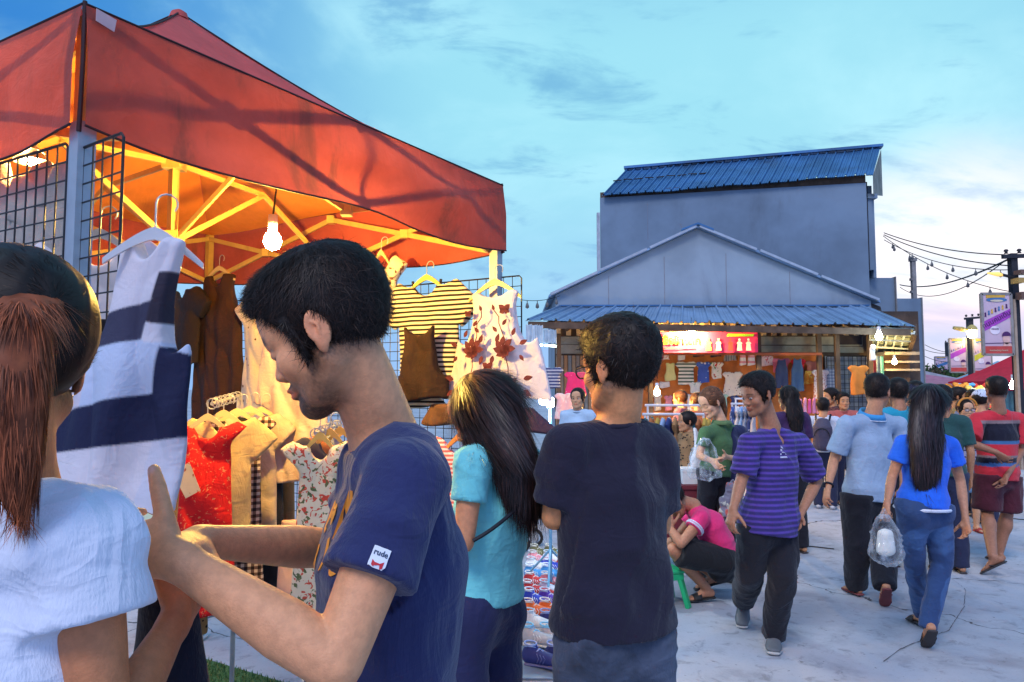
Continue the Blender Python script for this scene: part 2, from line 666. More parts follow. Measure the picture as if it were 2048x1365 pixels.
# ------------------------------------------------------------------ shared materials
M_ALU = mat('weathered aluminium', (.40, .42, .44), .45, .35, stain=.25, nscale=9)
M_BLACK = mat('black coated wire', (.012, .012, .014), .45, .0, var=.1)
M_RUBBER = mat('black rubber', (.02, .02, .02), .7)
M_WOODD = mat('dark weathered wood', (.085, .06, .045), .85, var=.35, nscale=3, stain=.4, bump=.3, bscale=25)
M_WOODG = mat('grey green planks', (.23, .23, .19), .85, var=.3, nscale=2.5, stain=.45, bump=.25, bscale=20)
M_WOODO = mat('orange brown boards', (.52, .17, .04), .8, var=.25, nscale=3, stain=.2)
M_TIN = mat('blue grey zinc sheet', (.22, .35, .50), .42, .35, var=.2, nscale=1.2, stain=.3)
M_TIND = mat('old blue zinc sheet', (.05, .15, .31), .45, .25, var=.25, nscale=.9, stain=.4)
M_PLASTER = mat('grey rendered wall', (.155, .215, .28), .9, var=.18, nscale=.55, stain=.34, bump=.15, bscale=8)
M_PLASTER2 = mat('pale rendered wall', (.235, .305, .365), .9, var=.15, nscale=.7, stain=.30, bump=.15, bscale=8)
M_CONC = mat('concrete post', (.24, .23, .22), .9, var=.2, nscale=4, stain=.3)
M_IRON = mat('dark iron', (.03, .03, .035), .5, .3)
M_WHITEM = mat('white painted tube', (.68, .68, .70), .35, var=.06)
M_CABLE = mat('black cable', (.012, .012, .015), .6)
G_WARM = glow('warm bulb glass', (1.0, .60, .12), 2300)
G_WARM2 = glow('warm shop bulb glass', (1.0, .58, .15), 4800)
G_COOL = glow('cool lamp glass', (.80, 1.0, .93), 150)
G_STREET = glow('street lamp glass', (1.0, .70, .30), 60)
G_TUBE = glow('fluorescent tube', (.75, 1.0, .85), 9)


def rayplane(px, py, pt, nv):
    o = np.array((0, 0, CAMZ)); d = P(px, py, 1.0) - o
    nv = nrm(nv)
    return o + d * (((np.asarray(pt) - o) @ nv) / (d @ nv))


# ------------------------------------------------------------------ ground
def build_ground():
    m = bpy.data.materials.new('cracked concrete paving')
    n = NT(new_nodes(m))
    tc = n.n('ShaderNodeTexCoord'); v = tc.outputs['Object']
    a = n.noise(v, .35, 6, .6, .2); b = n.noise(v, 2.3, 7, .65, .3); c = n.noise(v, 60, 3, .6)
    base = n.mix(n.smooth(a, .35, .65), (.34, .36, .41), (.47, .49, .54))
    base = n.mix(n.math('MULTIPLY', n.smooth(b, .48, .68), .6), base, (.22, .225, .25))
    d_ = n.noise(v, 7.5, 6, .7, .5)
    base = n.mix(n.math('MULTIPLY', n.smooth(d_, .53, .68), .55), base, (.15, .15, .165))
    base = n.mix(n.math('MULTIPLY', n.smooth(n.noise(v, 24, 2, .5), .70, .74), .6), base, (.08, .08, .09))
    base = n.mix(n.math('MULTIPLY', n.smooth(n.noise(n.scale(v, .25, 1, 1), 1.1, 5, .6, .5), .52, .68), .45), base, (.30, .30, .33))
    base = n.mix(n.math('MULTIPLY', n.smooth(c, .56, .7), .25), base, (.2, .2, .2))
    vo = n.n('ShaderNodeTexVoronoi', feature='DISTANCE_TO_EDGE')
    n.put(vo.inputs['Vector'], n.vmath('ADD', v, n.vmath('MULTIPLY', tc.outputs['Object'], (0, 0, 0))))
    wv = n.n('ShaderNodeTexNoise'); wv.inputs['Scale'].default_value = 1.6; wv.inputs['Detail'].default_value = 5
    n.put(wv.inputs['Vector'], v)
    n.put(vo.inputs['Vector'], n.vmath('ADD', v, n.vmath('MULTIPLY', wv.outputs['Color'], (.8, .8, 0))))
    vo.inputs['Scale'].default_value = .28
    cr = n.math('MULTIPLY', n.smooth(vo.outputs['Distance'], .0022, .0006), n.smooth(n.noise(v, .5, 2), .44, .54))
    base = n.mix(cr, base, (.05, .05, .06))
    p = n.n('ShaderNodeBsdfPrincipled'); n.put(p.inputs['Base Color'], base)
    n.put(p.inputs['Roughness'], n.smooth(b, .35, .7, .62, .85)); p.inputs['Specular IOR Level'].default_value = .35
    bp = n.n('ShaderNodeBump'); bp.inputs['Strength'].default_value = .35; bp.inputs['Distance'].default_value = .01
    n.put(bp.inputs['Height'], n.math('ADD', n.math('MULTIPLY', c, .3), n.math('SUBTRACT', b, cr)))
    n.put(p.inputs['Normal'], bp.outputs[0])
    o = n.n('ShaderNodeOutputMaterial'); n.nt.links.new(p.outputs[0], o.inputs[0])
    g = MB(); g.add([(-600, -60, 0), (600, -60, 0), (600, 1500, 0), (-600, 1500, 0)], [(0, 1, 2, 3)])
    tag(g.build('ground', m), kind='structure')
    # long wandering cracks with chipped edges
    def gp(px, py):
        Y = (FOC * CAMZ) / max(py - 778, 1)
        for _ in range(4):
            q = P(px, py, Y); Y *= CAMZ / max(CAMZ - q[2], 1e-3)
        return P(px, py, Y)
    rnd = random.Random(3)
    mc = mat('dark crack line', (.07, .07, .085), .9)  # even dark tone of the cracks themselves
    for pts in ([(1500, 1093), (1590, 1100), (1690, 1128), (1790, 1140), (1905, 1158), (1990, 1163), (2090, 1174)],
                [(1905, 1160), (1932, 1180), (1928, 1215), (1912, 1240), (1898, 1262), (1860, 1275), (1800, 1300), (1760, 1330)],
                [(1060, 1045), (1090, 1052), (1120, 1075), (1180, 1100)]):
        cm = MB(); L = []
        for (a_, b_) in zip(pts[:-1], pts[1:]):
            for k in range(8):
                L.append(gp(a_[0] + (b_[0] - a_[0]) * k / 8, a_[1] + (b_[1] - a_[1]) * k / 8))
        vs_ = []
        for q in L:
            wd = rnd.uniform(.001, .0048); j = rnd.uniform(-.014, .014)
            vs_ += [(q[0] + j, q[1] + j - wd, .004), (q[0] + j, q[1] + j + wd, .004)]
        cm.add(vs_, [(2 * i, 2 * i + 2, 2 * i + 3, 2 * i + 1) for i in range(len(L) - 1)])
        tag(cm.build('ground_crack', mc), kind='structure')
    # cables lying on the paving
    for label, pts in (("black power cable lying across the paving behind the striped red shirt man", [(1900, 1004), (1935, 1018), (1975, 1030), (2010, 1037), (2100, 1046)]),
                       ("thin black cable on the paving behind the purple shirt man's legs", [(1480, 1078), (1530, 1086), (1600, 1094), (1680, 1100)])):
        cm = MB(); L = [gp(*q) + np.array((0, 0, .008)) for q in pts]
        LL = []
        for i in range(len(L) - 1):
            for k in range(6): LL.append(L[i] + (L[i + 1] - L[i]) * k / 6 + np.array((0, .02 * math.sin(i * 3 + k), 0)))
        cm.tube(LL, .0055, 6)
        c0 = LL[0]
        tag(cm.build('cable', M_CABLE, loc=c0, rel=c0), label, 'cable', 'cables on the paving')
    # green mat under the stall
    gm = bpy.data.materials.new('green turf mat'); n = NT(new_nodes(gm))
    tc = n.n('ShaderNodeTexCoord'); v = tc.outputs['Object']
    base = n.mix(n.smooth(n.noise(v, 90, 3), .4, .6), (.035, .10, .03), (.09, .19, .05))
    p = n.n('ShaderNodeBsdfPrincipled'); n.put(p.inputs['Base Color'], base); p.inputs['Roughness'].default_value = .95
    o = n.n('ShaderNodeOutputMaterial'); n.nt.links.new(p.outputs[0], o.inputs[0])
    rs = np.random.RandomState(1)
    c00, ex, ey = np.array((-.95, 1.9)), np.array((-1.72, 1.02)), np.array((.62, 1.42))
    m_ = MB(); q = [c00, c00 + ey * 1.02, c00 + ey * 1.02 + ex, c00 + ex]
    m_.prism([(a[0], a[1], .003) for a in q], (0, 0, .009))
    N = 16000
    uv = rs.rand(N, 2); b = c00 + uv[:, :1] * ex + uv[:, 1:] * ey * 1.02
    an = rs.rand(N) * 6.28; hh = .012 + .014 * rs.rand(N)
    V = np.zeros((N, 3, 3)); dxy = np.stack([np.cos(an), np.sin(an)], 1) * .004
    V[:, 0, :2] = b - dxy; V[:, 1, :2] = b + dxy; V[:, 2, :2] = b + (rs.rand(N, 2) - .5) * .02
    V[:, :2, 2] = .011; V[:, 2, 2] = .011 + hh
    base = m_.build('turf_mat', gm)
    tag(base, 'green artificial turf mat laid on the paving under the clothes stall', 'mat')
    me = np_mesh('turf_blades', V.reshape(-1, 3), np.arange(3 * N).reshape(-1, 3), smooth=False)
    tag(link_mesh('turf_blades', me, gm, base), kind='stuff')


# ------------------------------------------------------------------ big red tent
TA = np.array((-1.125, 1.82)); TB = np.array((-.05, 3.50)); TD = np.array((-3.03, 2.90)); TC = TD + TB - TA
TPK = (TB + TD) / 2
HEM = Z(255, 1.82); EAV = Z(12, 1.82)
PEAK = Z(27, 3.2)

def build_tent():
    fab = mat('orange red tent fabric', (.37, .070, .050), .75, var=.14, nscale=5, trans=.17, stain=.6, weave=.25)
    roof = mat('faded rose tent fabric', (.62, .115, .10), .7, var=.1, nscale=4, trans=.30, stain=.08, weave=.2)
    pipe = mat('dark edge piping', (.035, .012, .014), .7)
    frame = mat('cream steel with painted lamplight', (.50, .36, .12), .4, .1, var=.08, stain=.18, nscale=14)  # yellow of the bulb's light is put into the frame colour
    post = mat('grey blue tent leg', (.33, .37, .42), .4, .3, var=.08, stain=.12, nscale=10)
    t = empty('market_tent', (TA[0], TA[1], 0), 'orange red pop-up market tent with a pointed roof over the clothes stall', 'tent')
    T0 = (TA[0], TA[1], 0)
    cor = [TA, TB, TC, TD]
    rs = np.random.RandomState(5)
    # roof: four sagging panels to the peak
    for i in range(4):
        a, b = cor[i], cor[(i + 1) % 4]
        m = MB()
        def fn(u, v, a=a, b=b):
            e = a + (b - a) * u
            q = e + (TPK - e) * v
            sag = math.sin(math.pi * u) * (1 - v) * .0
            z = EAV + (PEAK - EAV) * (v ** 1.28) - .05 * math.sin(math.pi * min(1, v * 1.3)) * math.sin(math.pi * u) - sag
            return (q[0], q[1], z - .012 * math.sin(9 * u + 5 * v) * (1 - v))
        m.grid(fn, 24, 24)
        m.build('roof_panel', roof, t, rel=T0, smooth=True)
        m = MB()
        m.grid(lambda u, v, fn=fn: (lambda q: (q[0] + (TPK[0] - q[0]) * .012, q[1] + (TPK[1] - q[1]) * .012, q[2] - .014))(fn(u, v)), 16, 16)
        m.build('lamplight_layer', mat('painted lamplight orange', (.80, .26, .045), .6, var=.12, nscale=5, trans=.1, weave=.2), t, rel=T0, smooth=True)  # added layer; its orange stands in for lamplight on the roof fabric
        n_out = nrm(np.array((b - a)[::-1]) * np.array((1, -1)))
        n_out = n_out if n_out @ ((a + b) / 2 - TPK) > 0 else -n_out
        ph = rs.rand(6) * 6
        m = MB()
        def vf(u, v, a=a, b=b, n_out=n_out, ph=ph):
            e = a + (b - a) * u
            edge = math.sin(math.pi * u)
            off = .02 + (.026 * math.sin(2.4 * math.pi * u + 2.6 * v + ph[0]) * .6 + .02 * math.sin(7 * u - 5 * v + ph[1]) + .008 * math.sin(19 * u + 9 * v + ph[2])) * min(1, edge * 2.2)
            zt = EAV + .003
            zb = HEM - .018 * math.sin(3 * math.pi * u) - .02 * edge
            off = .006 + max(off, .004) * min(1, v * 2.2)
            return (e[0] + n_out[0] * off, e[1] + n_out[1] * off, zt + (zb - zt) * v)
        m.grid(vf, 60, 14)
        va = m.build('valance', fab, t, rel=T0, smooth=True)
        # hem binding, and an eave seam
        h_ = MB(); h_.tube([vf(k / 40, 1) for k in range(41)], .0035, 6)
        h_.tube([vf(k / 40, 0) for k in range(41)], .0035, 6)
        h_.build('binding', pipe, va, rel=T0)
        p_ = MB(); c = vf(0, 0); d = vf(0, 1)
        p_.tube([(a[0], a[1], EAV + .012), (a[0] + n_out[0] * .012 - .004, a[1] - .008, (EAV + HEM) / 2), (a[0], a[1] - .004, HEM - .012)], .006, 8)
        p_.build('corner_piping', pipe, t, rel=T0)
    # ridge ropes of the roof
    for c in cor:
        m = MB(); m.tube([tuple(c + (TPK - c) * k / 12) + (EAV + (PEAK - EAV) * ((k / 12) ** 1.28) + .006,) for k in range(13)], .004, 6)
        m.build('ridge_seam', pipe, t, rel=T0)
    m = MB(); m.lathe((TPK[0], TPK[1], PEAK - .03), [(.045, 0), (.035, .03), (.012, .045), (.0, .047)], 12)
    m.build('peak_cap', roof, t, rel=T0, smooth=True)
    # pale patch sewn into the near corner
    m = MB(); e = (TB - TA) / np.linalg.norm(TB - TA)
    no = np.array((e[1], -e[0])) * .034
    q = [(TA[0] + e[0] * u + no[0], TA[1] + e[1] * u + no[1], EAV - v) for u, v in ((.012, .012), (.065, .02), (.06, .055), (.012, .045))]
    m.prism(q, (no[0] * .05, no[1] * .05, 0))
    m.build('corner_patch', mat('faded patch', (.62, .40, .40), .8), t, rel=T0)
    # legs
    for c in cor:
        inn = c + nrm(TPK - c) * .03
        m = MB(); m.bar((inn[0], inn[1], 0), (inn[0], inn[1], HEM + .02), .046, .046, up=(e[0], e[1], 0))
        lg = m.build('tent_leg', post, t, rel=T0)
        m = MB(); m.bar((inn[0], inn[1], HEM + .02), (inn[0], inn[1], EAV - .02), .036, .036, up=(e[0], e[1], 0))
        m.build('upper_leg', frame, lg, rel=T0)
        m = MB(); m.box((inn[0] - .05, inn[1] - .05, .013), (inn[0] + .05, inn[1] + .05, .019)); m.build('foot_plate', post, lg, rel=T0)
    # scissor trusses on each side and from mid sides to the mast
    zt, zb = EAV - .05, HEM + .0
    def bar(a, b, za, zb_, w_=.026):
        m = MB(); m.bar((a[0], a[1], za), (b[0], b[1], zb_), .012, w_); m.build('truss_bar', frame, t, rel=T0)
    for i in range(4):
        a, b = cor[i] + (TPK - cor[i]) * .045, cor[(i + 1) % 4] + (TPK - cor[(i + 1) % 4]) * .045
        mid = (a + b) / 2
        bar(a, mid, zt, zb); bar(a, mid, zb, zt); bar(mid, b, zt, zb); bar(mid, b, zb, zt)
        for (q, z) in ((mid, zt), (mid, zb), ((a + mid) / 2, (zt + zb) / 2), ((b + mid) / 2, (zt + zb) / 2)):
            j = MB(); j.box((q[0] - .02, q[1] - .02, z - .022), (q[0] + .02, q[1] + .02, z + .022))
            j.build('truss_joint', frame, t, rel=T0)
        inner = TPK + (mid - TPK) * .03
        zc, zc2 = EAV + .02, HEM - .0
        m2 = (mid + inner) / 2
        bar(mid, m2, zb, (zt + zc) / 2, .024)
        bar(m2, inner, (zt + zc) / 2, zc, .024); bar(m2, inner, (zt + zc) / 2, zc2, .024)
    m = MB(); m.bar((TPK[0], TPK[1], HEM - .08), (TPK[0], TPK[1], PEAK - .02), .034, up=(e[0], e[1], 0))
    m.build('mast', frame, t, rel=T0)
    m = MB(); m.box((TPK[0] - .04, TPK[1] - .04, EAV - .01), (TPK[0] + .04, TPK[1] + .04, EAV + .05)); m.build('mast_hub', frame, t, rel=T0)
    m = MB(); m.box((TPK[0] - .04, TPK[1] - .04, HEM - .03), (TPK[0] + .04, TPK[1] + .04, HEM + .03))
    m.build('mast_hub', frame, t, rel=T0)


def bulb(name, label, p, m, r=.03, group=None, cord=.25, cat='light bulb', reflector=False):
    t = empty(name, p, label, cat, group)
    b = MB(); b.lathe((0, 0, 0), [(.0, -r), (r * .7, -r * .72), (r, 0), (r * .85, r * .6), (r * .45, r * 1.2), (r * .42, r * 1.6)], 16)
    b.build('glass', m, t, smooth=True)
    b = MB(); b.lathe((0, 0, r * 1.6), [(r * .5, 0), (r * .55, r * .3), (r * .5, r * 1.4), (0, r * 1.5)], 12)
    b.build('socket', M_WHITEM, t, smooth=True)
    b = MB(); b.tube([(0, 0, r * 3), (.01, 0, r * 3 + cord * .5), (0, 0, r * 3 + cord)], .004, 6); b.build('cord', M_CABLE, t)
    if reflector:
        b = MB(); b.lathe((0, 0, 0), [(r * .9, r * 1.8), (r * 1.6, r * 1.2), (r * 3, -r * .2), (r * 3.05, -r * .25)], 20); b.build('reflector', M_ALU, t, smooth=True)
    return t


def grid_panel(label, p0, p1, ztop, zbot, cell=.05, group='black wire display grids', r=.0017, R=.004):
    """wire display panel on the vertical plane between two ground points"""
    p0 = np.array(p0, float); p1 = np.array(p1, float); L = np.linalg.norm(p1 - p0); e = (p1 - p0) / L
    t = empty('wire_grid_panel', (p0[0], p0[1], zbot), label, 'display grid', group)
    rel = (p0[0], p0[1], zbot)
    pt = lambda s, z: (p0[0] + e[0] * s, p0[1] + e[1] * s, z)
    f = MB(); c = .012
    f.tube([pt(0, zbot), pt(0, ztop - c), pt(c, ztop), pt(L - c, ztop), pt(L, ztop - c), pt(L, zbot), pt(0, zbot)], R, 6)
    f.build('frame', M_BLACK, t, rel=rel)
    g = MB(); n = max(2, int(round(L / cell)))
    for i in range(1, n): g.bar(pt(L * i / n, zbot), pt(L * i / n, ztop), r * 2)
    k = int((ztop - zbot) / cell)
    for i in range(1, k + 1): g.bar(pt(0, ztop - i * cell), pt(L, ztop - i * cell), r * 2)
    g.build('wire_grid', M_BLACK, t, rel=rel)
    return t


def hanger(label, loc, rz, w_=.38, c=(.62, .50, .25), group='plastic coat hangers', hook=.10, thick=.012, drop=.085):
    t = empty('coat_hanger', loc, label, 'hanger', group, rz)
    m = MB()
    pts = []
    for i in range(-8, 9):
        u = i / 8
        pts.append((u * w_ / 2, 0, -drop * (abs(u) ** 1.35)))
    # wide flat shoulders
    vs_ = []
    for q in pts:
        hh = .018 * (1 - .55 * abs(q[0]) / (w_ / 2))
        vs_ += [(q[0], -thick / 2, q[2] - hh), (q[0], thick / 2, q[2] - hh), (q[0], thick / 2, q[2] + hh * .6), (q[0], -thick / 2, q[2] + hh * .6)]
    fs = []
    for i in range(len(pts) - 1):
        for k in range(4): fs.append((4 * i + k, 4 * i + (k + 1) % 4, 4 * i + 4 + (k + 1) % 4, 4 * i + 4 + k))
    fs += [(0, 1, 2, 3), tuple(4 * (len(pts) - 1) + k for k in (3, 2, 1, 0))]
    m.add(vs_, fs)
    m.build('shoulder_bar', mat('hanger plastic %.2f' % c[2], c, .35, var=.05), t, bevel=0)
    h_ = MB(); hp = [(0, 0, .008), (0, 0, hook * .45)] + [(.022 - .022 * math.cos(a), 0, hook * .45 + .022 * math.sin(a) + .01) for a in np.linspace(0, 3.9, 9)]
    h_.tube(hp, .0022, 6); h_.build('hook', M_ALU, t)
    return t


def garment(label, cat, kind, loc, w_, h, rz=0.0, m=None, colf=None, vox=.012, group=None, flare=1.0, sl=.14, neck=.09, neckd=.06,
            depth=.03, fold=.014, freq=34, lean=0.0, name=None, seed=0, sway=0.0, slw=.075):
    S = Solid(); hw = w_ / 2
    k_ = .02
    if kind in ('tee', 'tank', 'dress', 'coat'):
        waist = 1.0 if kind != 'dress' else .88
        S.loft([(0, 0, -.035), (0, 0, -.16 * 1), (0, 0, -h * .45), (sway, 0, -h)],
               [hw * .80, hw * .88, hw * waist * (1 + (flare - 1) * .35), hw * flare], [depth * .8, depth, depth * 1.15, depth * 1.5], k=k_, flat=(False, True))
        if kind != 'tank':
            for s in (-1, 1):
                a = np.array((s * hw * .72, 0, -.05)); b = a + (np.array((s * sl * .78, 0, -sl * .75)) if kind != 'coat' else np.array((s * sl * .28, 0, -sl * 1.25)))
                S.loft([a, b], [slw * .9, slw], [depth * .8, depth], side=tuple(nrm(np.cross(b - a, (0, 1, 0)))), k=k_, flat=(False, True))
        else:
            for s in (-1, 1):
                S.ell((s * (hw * .98), 0, -.13), (hw * .36, .2, .14), op='-', k=.01)
        S.ell((0, 0, .01), (neck, .2, neckd + .03), op='-', k=.008)
    elif kind == 'skirt':
        S.loft([(0, 0, 0), (0, 0, -h)], [hw * .7, hw * flare], [depth, depth * 1.6], k=k_, flat=(True, True))
    elif kind == 'shorts':
        for s in (-1, 1):
            S.loft([(s * hw * .4, 0, 0), (s * hw * .55, 0, -h)], [hw * .5, hw * .5], [depth, depth], k=k_, flat=(True, True))
    elif kind == 'overall':
        S.loft([(0, 0, -h * .06), (0, 0, -h * .35)], [hw * .5, hw * .9], [depth, depth], k=k_)
        for s in (-1, 1):
            S.loft([(s * hw * .3, 0, -h * .4), (s * hw * .5, 0, -h)], [hw * .55, hw * .42], [depth * 1.2, depth], k=k_, flat=(False, True))
            S.loft([(s * hw * .4, 0, 0), (s * hw * .4, 0, -h * .15)], [.02, .02], [.015, .015], k=k_)
    V, F = S.mesh(vox)
    col = None
    if colf is not None:
        jt = ((0, 0), (.002, .001), (-.002, -.001), (.001, -.002), (-.001, .002))
        col = np.array([np.mean([colf(q[0] + a, q[1], q[2] + b) for a, b in jt], axis=0) for q in V], np.float32)
    t = np.clip(-V[:, 2] / h, 0, 1)
    ph = seed * 1.7
    q = np.stack([V[:, 0] * freq * .16 + seed, V[:, 2] * 1.1, np.zeros(len(V))], 1)
    fo = np.sin(V[:, 0] * freq + 3 * vnoise(q * 2 + 3) + ph) * (.25 + .75 * t) + .8 * (vnoise(np.stack([V[:, 0] * 14, V[:, 2] * 10, V[:, 0] * 0 + seed], 1)) - .5)
    V[:, 1] += fold * fo
    V[:, 1] += fold * 1.3 * (ridge(np.stack([V[:, 0] * 9 + V[:, 2] * 3, V[:, 2] * 3.2 - V[:, 0] * 2, V[:, 0] * 0 + seed * 1.3], 1)) ** 2 - .4)
    V[:, 2] += .010 * np.sin(V[:, 0] * freq * .5 + ph) * (t > .85)
    V[:, 0] += lean * t * h
    V[:, 1] += .02 * np.sin(2.2 * t + seed) * t
    nm = name or {'tee': 'hanging_shirt', 'tank': 'sleeveless_garment', 'dress': 'hanging_dress', 'coat': 'hanging_coat', 'skirt': 'hanging_skirt', 'shorts': 'hanging_shorts', 'overall': 'hanging_overalls'}[kind]
    o = link_mesh(nm, np_mesh(nm, V, F, col=col), m or mat('coloured cloth', attr=True, rough=.85, var=.07, weave=.3, trans=.12), None, loc)
    o.rotation_euler = (0, 0, rz)
    return tag(o, label, cat, group)
# ------------------------------------------------------------------ stall contents
WALL_RZ = math.atan2(-.49, .87)
def wallpt(px, py, off=.05):
    e = nrm(TC - TB); n_ = np.array((-e[1], e[0], 0.0))
    n_ = n_ if n_[1] < 0 else -n_
    base = np.array((TB[0], TB[1], 0)) + n_ * off
    return rayplane(px, py, base, n_)


def embroidery(parent, motifs, m, name='embroidery', dy=-.034):
    mb = MB()
    def leaf(x, z, a, l, w_):
        c, s = math.cos(a), math.sin(a); pts = []
        for t in np.linspace(0, 1, 7): pts.append((t * l, w_ * math.sin(math.pi * t ** .8)))
        for t in np.linspace(1, 0, 7)[1:-1]: pts.append((t * l, -w_ * math.sin(math.pi * t ** .8)))
        mb.prism([(x + u * c - v * s, dy, z + u * s + v * c) for u, v in pts], (0, -.002, 0))
    for (x, z, kind, s) in motifs:
        if kind == 'flower':
            for k in range(9): leaf(x + .012 * s * math.cos(k), z + .012 * s * math.sin(k), k * .7, .035 * s, .011 * s)
            for k in range(5): leaf(x, z, k * 1.25 + .3, .02 * s, .007 * s)
        elif kind == 'stem':
            x2, z2 = s
            mb.tube([(x, dy, z), ((x + x2) / 2 + .012, dy, (z + z2) / 2), (x2, dy, z2)], .0022, 5)
        elif kind == 'butterfly':
            for a, l in ((.7, .03), (-.4, .022), (2.44, .03), (3.54, .022)): leaf(x, z, a, l * s, .011 * s)
        else:
            leaf(x, z, kind, .045 * s, .011 * s)
    return mb.build(name, m, parent)


def build_stall():
    # wire panels
    e = nrm(TC - TB)
    b0 = rayplane(1043, 545, np.array((TB[0], TB[1], 0)) + np.array((-.49, -.87, 0)) * .0, (-.49, -.87, 0))[:2]
    ztop = 2.10
    w1 = b0 + e * 1.06; w2 = b0 + e * 2.14
    grid_panel('black wire display grid behind the striped shirt and the white blouse', b0, w1, ztop, .35)
    grid_panel('black wire display grid behind the brown sleeveless dress', w1 + e * .012, w2, ztop, .35)
    # panels at the near corner
    g0 = P(150, 300, 1.86)[:2]; g1 = P(248, 265, 1.72)[:2]
    grid_panel('tall narrow black wire grid standing right of the grey tent leg', g0, g1, Z(265, 1.72), .45, cell=.049)
    d_ = nrm(TD - TA); h0 = TA + d_ * .05; h1 = TA + d_ * .95
    zt2 = Z(290, 1.86)
    grid_panel('wide black wire grid hung with beige clothes left of the grey tent leg', h0, h1, zt2, .6, cell=.05)
    cb = mat('beige cotton', (.40, .37, .33), .9, var=.1, weave=.3)
    rzD = math.atan2(d_[1], d_[0]) + math.pi
    for i, (px, lab) in enumerate(((95, 'beige long shirt behind the wire grid beside the tent leg'), (35, 'beige gathered dress behind the wire grid at the left edge'), (-40, 'beige tunic behind the wire grid outside the left edge'))):
        q = rayplane(px, 335, (TA[0], TA[1] + .10, 0), (d_[1], -d_[0], 0))
        garment(lab, 'shirt', 'coat', (q[0], q[1], Z(318, q[1])), .30, .85, rzD, cb, fold=.014, freq=60, depth=.02, seed=i, sl=.1, name='beige_garment', group='beige clothes behind the left wire grid')

    # brown sleeveless dress
    CN = (-.49, -.87)
    def hang(label, cat, px0, px1, py0, py1, kind, m, off=.06, hlabel=None, hc=(.62, .50, .25), hpy=None, **kw):
        c = wallpt((px0 + px1) / 2, py0, off)
        a = wallpt(px0, py0, off); b = wallpt(px1, py0, off)
        wd = float(np.linalg.norm((b - a)[:2]))
        hh = c[2] - wallpt((px0 + px1) / 2, py1, off)[2]
        if hlabel:
            hanger(hlabel, (c[0], c[1], c[2] + .03), WALL_RZ, wd * kw.pop('hw', .7), hc)
        return garment(label, cat, kind, c, wd, hh, WALL_RZ, m, **kw)
    mbrown = mat('dark brown pleated crepe', (.04, .018, .013), .85, var=.15, weave=.3)
    hang('long dark brown sleeveless dress on a cream hanger at the back of the stall', 'dress', 395, 482, 545, 850, 'tank', mbrown, hlabel='cream hanger holding the dark brown sleeveless dress', flare=1.18, neck=.07, neckd=.07, vox=.01, fold=.012, freq=50)
    mdk = mat('black blouse cloth', (.02, .014, .015), .85, weave=.3)
    hang('black short-sleeved blouse hanging left of the brown dress', 'blouse', 335, 395, 575, 730, 'tee', mdk, off=.14, neck=.06, fold=.012, name='black_blouse')
    mdots = mat('cream cloth with small rings', pat=p_dots((.66, .58, .44), (.10, .06, .03), 22, .17), rough=.85, var=.06, weave=.3)
    hang('cream dress dotted with small dark rings beside the bearded man\'s face', 'dress', 485, 578, 595, 860, 'dress', mdots, off=.10, hlabel='cream hanger holding the dotted cream dress', flare=1.25, sl=.08, vox=.01)
    mpeach = mat('pale peach cotton', (.66, .50, .42), .9, var=.06, weave=.3)
    hang('long pale peach coat behind the bearded man\'s chin', 'coat', 535, 650, 640, 965, 'coat', mpeach, off=.52, flare=1.05, sl=.30, vox=.012, fold=.012, freq=30, slw=.07)
    hang('white embroidered blouse half hidden behind the dark haired head', 'blouse', 735, 790, 515, 640, 'tee', mat('white lace cloth', pat=p_blots((.62, .55, .45), (.12, .05, .04), 26, .58), rough=.9, weave=.3), off=.10, sl=.07, hlabel='cream hanger above the dark haired head')
    # striped shirt with brown slip over it
    mstr = mat('black and cream striped jersey', pat=p_stripes((.60, .56, .42), (.012, .010, .010), .0235, .46), rough=.9, var=.06, weave=.3)
    st = hang('black and cream striped T-shirt on a yellow hanger', 'T-shirt', 795, 912, 565, 775, 'tee', mstr, off=.09, hlabel='yellow hanger holding the striped T-shirt', hc=(.62, .55, .12), sl=.17, neck=.085, neckd=.05, vox=.009, slw=.085, fold=.010)
    nb = MB(); nb.tube([(.088 * math.cos(a), -.0, .012 - .088 * math.sin(a)) for a in np.linspace(0.02, 3.12, 16)], [.007] * 16, 8)
    nb.build('neckband', mat('black ribbing', (.015, .012, .012), .9), st)
    hang('brown strappy camisole dress hanging over the striped T-shirt', 'dress', 795, 885, 642, 800, 'tank', mat('brown crepe', (.022, .010, .008), .85, var=.2, weave=.4), off=.17, flare=1.15, neck=.10, neckd=.055, vox=.009, fold=.016, name='camisole_dress')
    sk = hang('narrow black and cream striped hem below the brown camisole', 'skirt', 800, 880, 772, 815, 'skirt', mstr, off=.10, flare=1.3, name='striped_skirt')
    # white embroidered blouse
    mwh = mat('white crepe', (.72, .66, .70), .85, var=.05, weave=.25, trans=.25)
    wb = hang('white sleeveless blouse with maroon embroidered flowers on an orange hanger', 'blouse', 925, 1055, 575, 800, 'tank', mwh, off=.11, hlabel='orange yellow hanger holding the embroidered white blouse', hc=(.70, .42, .10), flare=1.62, neck=.10, neckd=.03, vox=.009, fold=.010, freq=26, hw=.8)
    mar = mat('maroon thread', (.085, .014, .020), .8, var=.3, nscale=60)
    mot = []
